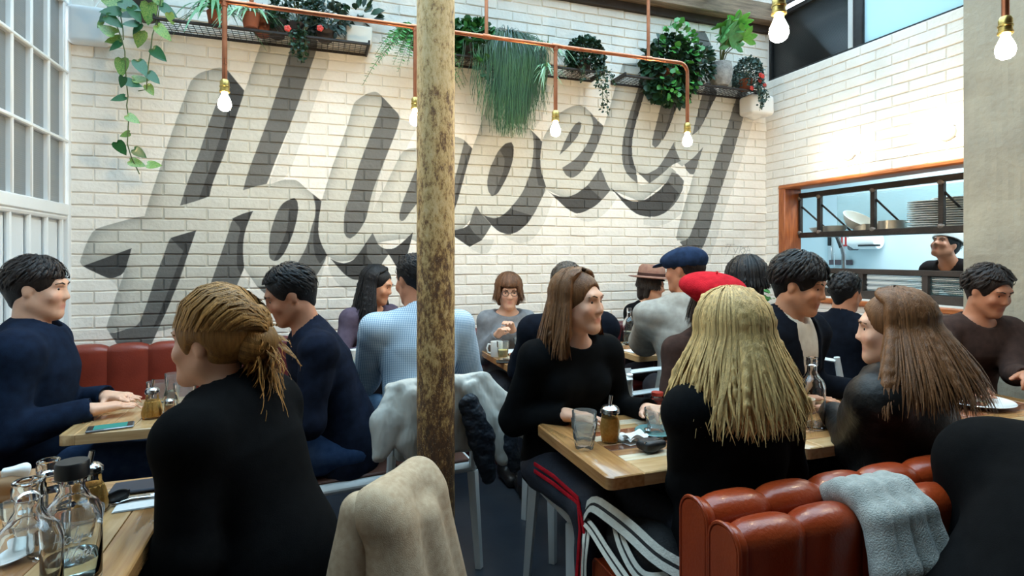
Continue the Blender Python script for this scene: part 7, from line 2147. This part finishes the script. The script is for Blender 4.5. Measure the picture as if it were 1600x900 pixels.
stuffed('foliage', [ribbons('x', C, np.full((n, s), 0.0026) * np.linspace(1, 0.5, s), rng.uniform(0.55, 1.4, n), None, None, 0.5, np.broadcast_to(np.array([0, -1.0, 0.1]), C.shape))], L_TRAIL, t)
P, d = shell_points(rng, 260, (0, -0.02, 0.16), (0.13, 0.1, 0.10), -0.1); D = d + np.array([0, -0.2, 0.2]); stuffed('upper_blades', [straps(P * 0.6 + np.array([0, 0, 0.06]), D, 0.20, 0.003, rng, 1.4)], L_GREY, t)
spider('spider plant in a cream pot above the third pendant bulb', 853, 80, 0.25, M_CREAMP, r=0.072, h=0.115, seed=29, tail=-0.06, y=3.86)
bush('dense small leaved plant with thin trailing strands', 912, 2400, (0, -0.03, 0.11), (0.15, 0.12, 0.15), 0.029, L_DEEP, M_DKPOT, seed=30, trails=((0.05, 0.09, -0.30, 70), (0.08, 0.13, -0.34, 80), (0.1, 0.19, -0.12, 40), (-0.06, -0.09, -0.12, 30), (0.02, 0.04, -0.14, 40)))
bush('big dark ivy bush spilling over the shelf above the end pendant', 1040, 900, (0.0, -0.05, 0.08), (0.235, 0.13, 0.28), 0.064, L_DEEP, M_DKPOT, seed=31, width=0.85, trails=((0.0, 0.0, -0.16, 14), (-0.1, -0.14, -0.14, 10)), lo=-0.95, droop=0.6)
bush('light green ivy shoots growing through the dark ivy bush', 1046, 170, (0.02, -0.10, 0.12), (0.19, 0.08, 0.33), 0.05, L_BRIGHT, M_TERRA, pr=0.045, seed=32, width=0.95, lo=-0.9, y=3.86)
bush('glossy dark leaved shrub beside the stone pot', 1084, 420, (0.0, -0.03, 0.13), (0.13, 0.11, 0.17), 0.062, L_DEEP, M_DKPOT, seed=33, width=0.5, droop=0.1, y=3.87)
# fatsia in the stone pot
t = plant('grey stone pot with a fan leaved plant', 1126, y=3.85); pot(t, 0.098, 0.19, M_STONE, squat=True)
def fan_leaf(nl=7):
    g = Geo()
    for k in range(nl):
        a = math.radians(-112 + 224 * k / (nl - 1)); L = 1.0 - 0.28 * abs(k - (nl - 1) / 2) / ((nl - 1) / 2); d = Vector((math.sin(a), math.cos(a), 0)); s = Vector((d.y, -d.x, 0))
        pr = [(0.0, 0.03), (0.3, 0.10), (0.6, 0.17), (0.82, 0.12), (1.0, 0.0)]
        V_ = []; F_ = []
        for (u, w) in pr:
            z = -0.22 * (u * L) ** 2
            V_ += [d * (u * L) + s * w + Vector((0, 0, z)), d * (u * L) + Vector((0, 0, z + 0.03)), d * (u * L) - s * w + Vector((0, 0, z))]
        for i in range(4):
            F_ += [(i * 3, i * 3 + 1, i * 3 + 4, i * 3 + 3), (i * 3 + 1, i * 3 + 2, i * 3 + 5, i * 3 + 4)]
        g.add(V_, F_)
    return g.mesh('leaf')
FM = [fan_leaf(), fan_leaf()]
FM[0].materials.append(mat('fatsia_light', (120, 200, 98), 0.4, var=0.1)); FM[1].materials.append(mat('fatsia_dark', (84, 140, 80), 0.4, var=0.15))
for i, (dx, dz, sz, tilt, rz, k) in enumerate(((-0.075, 0.42, 0.115, 0.35, 0.4, 0), (0.075, 0.46, 0.12, 0.6, -0.6, 0), (-0.03, 0.33, 0.15, 1.25, 0.3, 1), (0.04, 0.30, 0.13, 1.45, 3.0, 1), (0.13, 0.34, 0.12, 0.9, -0.9, 0), (-0.10, 0.33, 0.11, 1.1, 1.2, 1), (0.02, 0.40, 0.12, 0.7, 2.4, 1))):
    sz *= 1.3; tip = Vector((dx, -0.09 - 0.02 * (i % 3), dz + 0.03))
    g = Geo(); g.tube([(0.0, 0, 0.14), (dx * 0.3, -0.03, 0.14 + dz * 0.4), tip], 0.0042, 6); g.build('stem', M_STEM, t)
    o = bpy.data.objects.new('leaf', FM[k]); link(o, t); o.location = tip; o.rotation_euler = (tilt, 0.15 * math.sin(i * 3), PI + rz); o.scale = (sz, sz, sz)
bush('small leaved shrub with red flowers at the shelf end', 1165, 1500, (0, -0.03, 0.11), (0.13, 0.11, 0.17), 0.026, L_GREY, M_TERRA, seed=34, trails=((0.03, 0.05, -0.17, 80), (0.0, 0.01, -0.13, 60), (0.06, 0.09, -0.11, 50), (0.04, 0.02, -0.2, 60)), flowers=5, y=3.88)
# small plant on the hatch corner
q = onX(1207, 470, 3.72)
t = thing('leafy_houseplant', 'small green houseplant at the corner of the kitchen hatch', 'plant', (3.66, 3.70, 0.801)); pot(t, 0.05, 0.08, M_DKPOT)
rng = np.random.default_rng(70); P, d = shell_points(rng, 40, (0, 0, 0.22), (0.08, 0.08, 0.14), -0.5); stuffed('foliage', [leaves(P, d + np.array([0, 0, 0.3]), 0.09, 0.6, rng)], L_BRIGHT, t)
# ------------------------------------------------------------------ copper pipe lamp with bare bulbs
M_COPPER = mat('copper_pipe', (206, 132, 96), 0.3, metal=0.95, col2=(176, 104, 74), vscale=12, rvar=0.08)
M_BRASS = mat('brass_socket', (206, 176, 104), 0.28, metal=1.0, var=0.1)
M_BULB = emit_mat('lit_bulb', (255, 226, 176), BULB_W)
def arc(c, a, b_, n=7): return [c + a * math.cos(t) + b_ * math.sin(t) for t in np.linspace(0, PI / 2, n)]
def socket_and_bulb(parent, p):
    """p: top of the brass socket."""
    g = Geo(); g.lathe([(0.0, 0), (0.016, -0.001), (0.021, -0.012), (0.0205, -0.03), (0.023, -0.032), (0.023, -0.036), (0.0205, -0.038), (0.021, -0.052), (0.0235, -0.054), (0.0235, -0.060), (0.019, -0.064), (0, -0.064)][::-1], 28, c=p); s = g.build('socket', M_BRASS, parent)
    g = Geo(); g.lathe([(0, -0.150), (0.014, -0.148), (0.025, -0.139), (0.030, -0.122), (0.028, -0.104), (0.020, -0.086), (0.0145, -0.074), (0.0135, -0.0645), (0, -0.0645)], 20, c=p); b_ = g.build('bulb', M_BULB, parent)
PYL = 3.0
pts = [onY(351, 2, PYL), onY(650, 42, PYL), onY(868, 72, PYL), onY(1074, 100, PYL)]
zr = sum(p.z for p in pts) / 4
xs_ = [onY(351, 100, PYL).x, onY(649, 100, PYL).x, onY(868, 100, PYL).x, onY(1074, 150, PYL).x]
bz = sum(onY(px, py, PYL).z for px, py in ((351, 163), (648, 188), (868, 206), (1074, 223))) / 4
lamp = thing('copper_pipe_lamp', 'copper pipe running along the mural with four bare glowing bulbs', 'ceiling lamp', (xs_[0], PYL, zr))
X0 = xs_[0]; R_ = 0.0115
g = Geo(); ex = xs_[3] - X0
g.tube([(-0.02, 0, 0), (ex - 0.06, 0, 0)] + [(ex - 0.06 + 0.06 * math.sin(t), 0, -0.06 + 0.06 * math.cos(t)) for t in np.linspace(0.2, PI / 2, 7)] + [(ex, 0, bz - zr + 0.12)], R_, 12); g.build('pipe', M_COPPER, lamp)
for k, x in enumerate(xs_):
    dx = x - X0
    if k < 3:
        g = Geo(); g.tube([(dx, 0, 0), (dx, 0, bz - zr + 0.12)], R_, 12); dp = g.build('drop_pipe', M_COPPER, lamp)
        g = Geo(); g.tube([(dx - 0.022, 0, 0), (dx + 0.022, 0, 0)], R_ * 1.3, 12); g.tube([(dx, 0, 0), (dx, 0, -0.025)], R_ * 1.3, 12); g.build('tee_joint', M_COPPER, dp)
    socket_and_bulb(lamp, (dx, 0, bz - zr + 0.122))
for px in (393, 760, 1013):
    dx = onY(px, 60, PYL).x - X0
    g = Geo(); g.tube([(dx, 0, 0), (dx, 0, ZT + 0.02 - zr)], R_ * 0.9, 12); h_ = g.build('hanger_pipe', M_COPPER, lamp)
    g = Geo(); g.tube([(dx - 0.02, 0, 0), (dx + 0.02, 0, 0)], R_ * 1.3, 12); g.build('tee_joint', M_COPPER, h_)
# two nearer pendants
for lab, px, py in (('bare bulb pendant hanging high in front of the dark clerestory window', 1217, 52), ('bare bulb pendant hanging in front of the concrete pillar', 1571, 80)):
    d = ray(px, py); s = (bz - HC) / d.z
    p = Vector((d.x * s, d.y * s, bz))
    t = thing('bulb_pendant', lab, 'pendant lamp', (p.x, p.y, bz), group=None)
    g = Geo(); g.tube([(0, 0, 0.12), (0, 0, ZT + 0.02 - bz)], R_, 12); g.build('drop_pipe', M_COPPER, t)
    socket_and_bulb(t, (0, 0, 0.122))
# wall lights beside the hatch
M_PORC = mat('white_porcelain', (240, 238, 232), 0.2, coat=0.3)
M_GLOBE = emit_mat('lit_globe', (255, 236, 206), SCONCE_W)
for lab, px, py in (('round wall light above the far end of the hatch', 1310, 238), ('round wall light above the near end of the hatch', 1462, 205)):
    p = onX(px, py, XR - 0.13)
    t = thing('wall_light', lab, 'wall lamp', (XR - 0.022, p.y, p.z), group=None)
    MR = Matrix.Rotation(-PI / 2, 4, 'Y')
    g = Geo(); g.lathe([(0, 0.0), (0.055, 0.0), (0.055, 0.012), (0.046, 0.03), (0.034, 0.052), (0.0, 0.054)], 32, M=MR); g.build('base', M_PORC, t)
    g = Geo(); g.sphere((-0.108, 0, 0), 0.058, 20, 12); g.build('globe', M_GLOBE, t)

# ------------------------------------------------------------------ small fittings
q = onY(1186, 165, 3.90)
t = thing('wall_speaker', 'white wedge shaped box in the corner beside the plant shelf', 'speaker', (q.x, 3.93, q.z))
F = Field((-0.17, -0.16, -0.14), (0.17, 0.14, 0.14), 0.006); F.rbox((0, 0, 0), (0.125, 0.085, 0.085), 0.03); F.cone((0, 0.0, -0.04), (0, 0.03, -0.05), 0.05, 0.06, 0.02)
F.mesh('shell', mat('white_abs', (228, 224, 218), 0.45), t)
g = Geo(); g.box((-0.05, 0.06, -0.04), (0.05, 0.098, 0.04), 0.006); g.build('bracket', M_PORC, t)
q = onY(138, 40, 3.99)
t = thing('wall_box', 'rounded pale grey box fixed to the wall behind the trailing plant', 'speaker', (q.x, 4.02, q.z))
F = Field((-0.16, -0.10, -0.15), (0.16, 0.04, 0.15), 0.006); F.rbox((0, -0.02, 0), (0.105, 0.036, 0.115), 0.03); F.mesh('shell', mat('pale_grey_abs', (206, 208, 208), 0.45), t)
g = Geo(); g.tube([(0.03, -0.03, 0.11), (0.05, -0.01, 0.16), (0.10, 0.0, 0.13), (0.16, 0.008, 0.12)], 0.003, 6); g.build('cable', M_PORC, t)
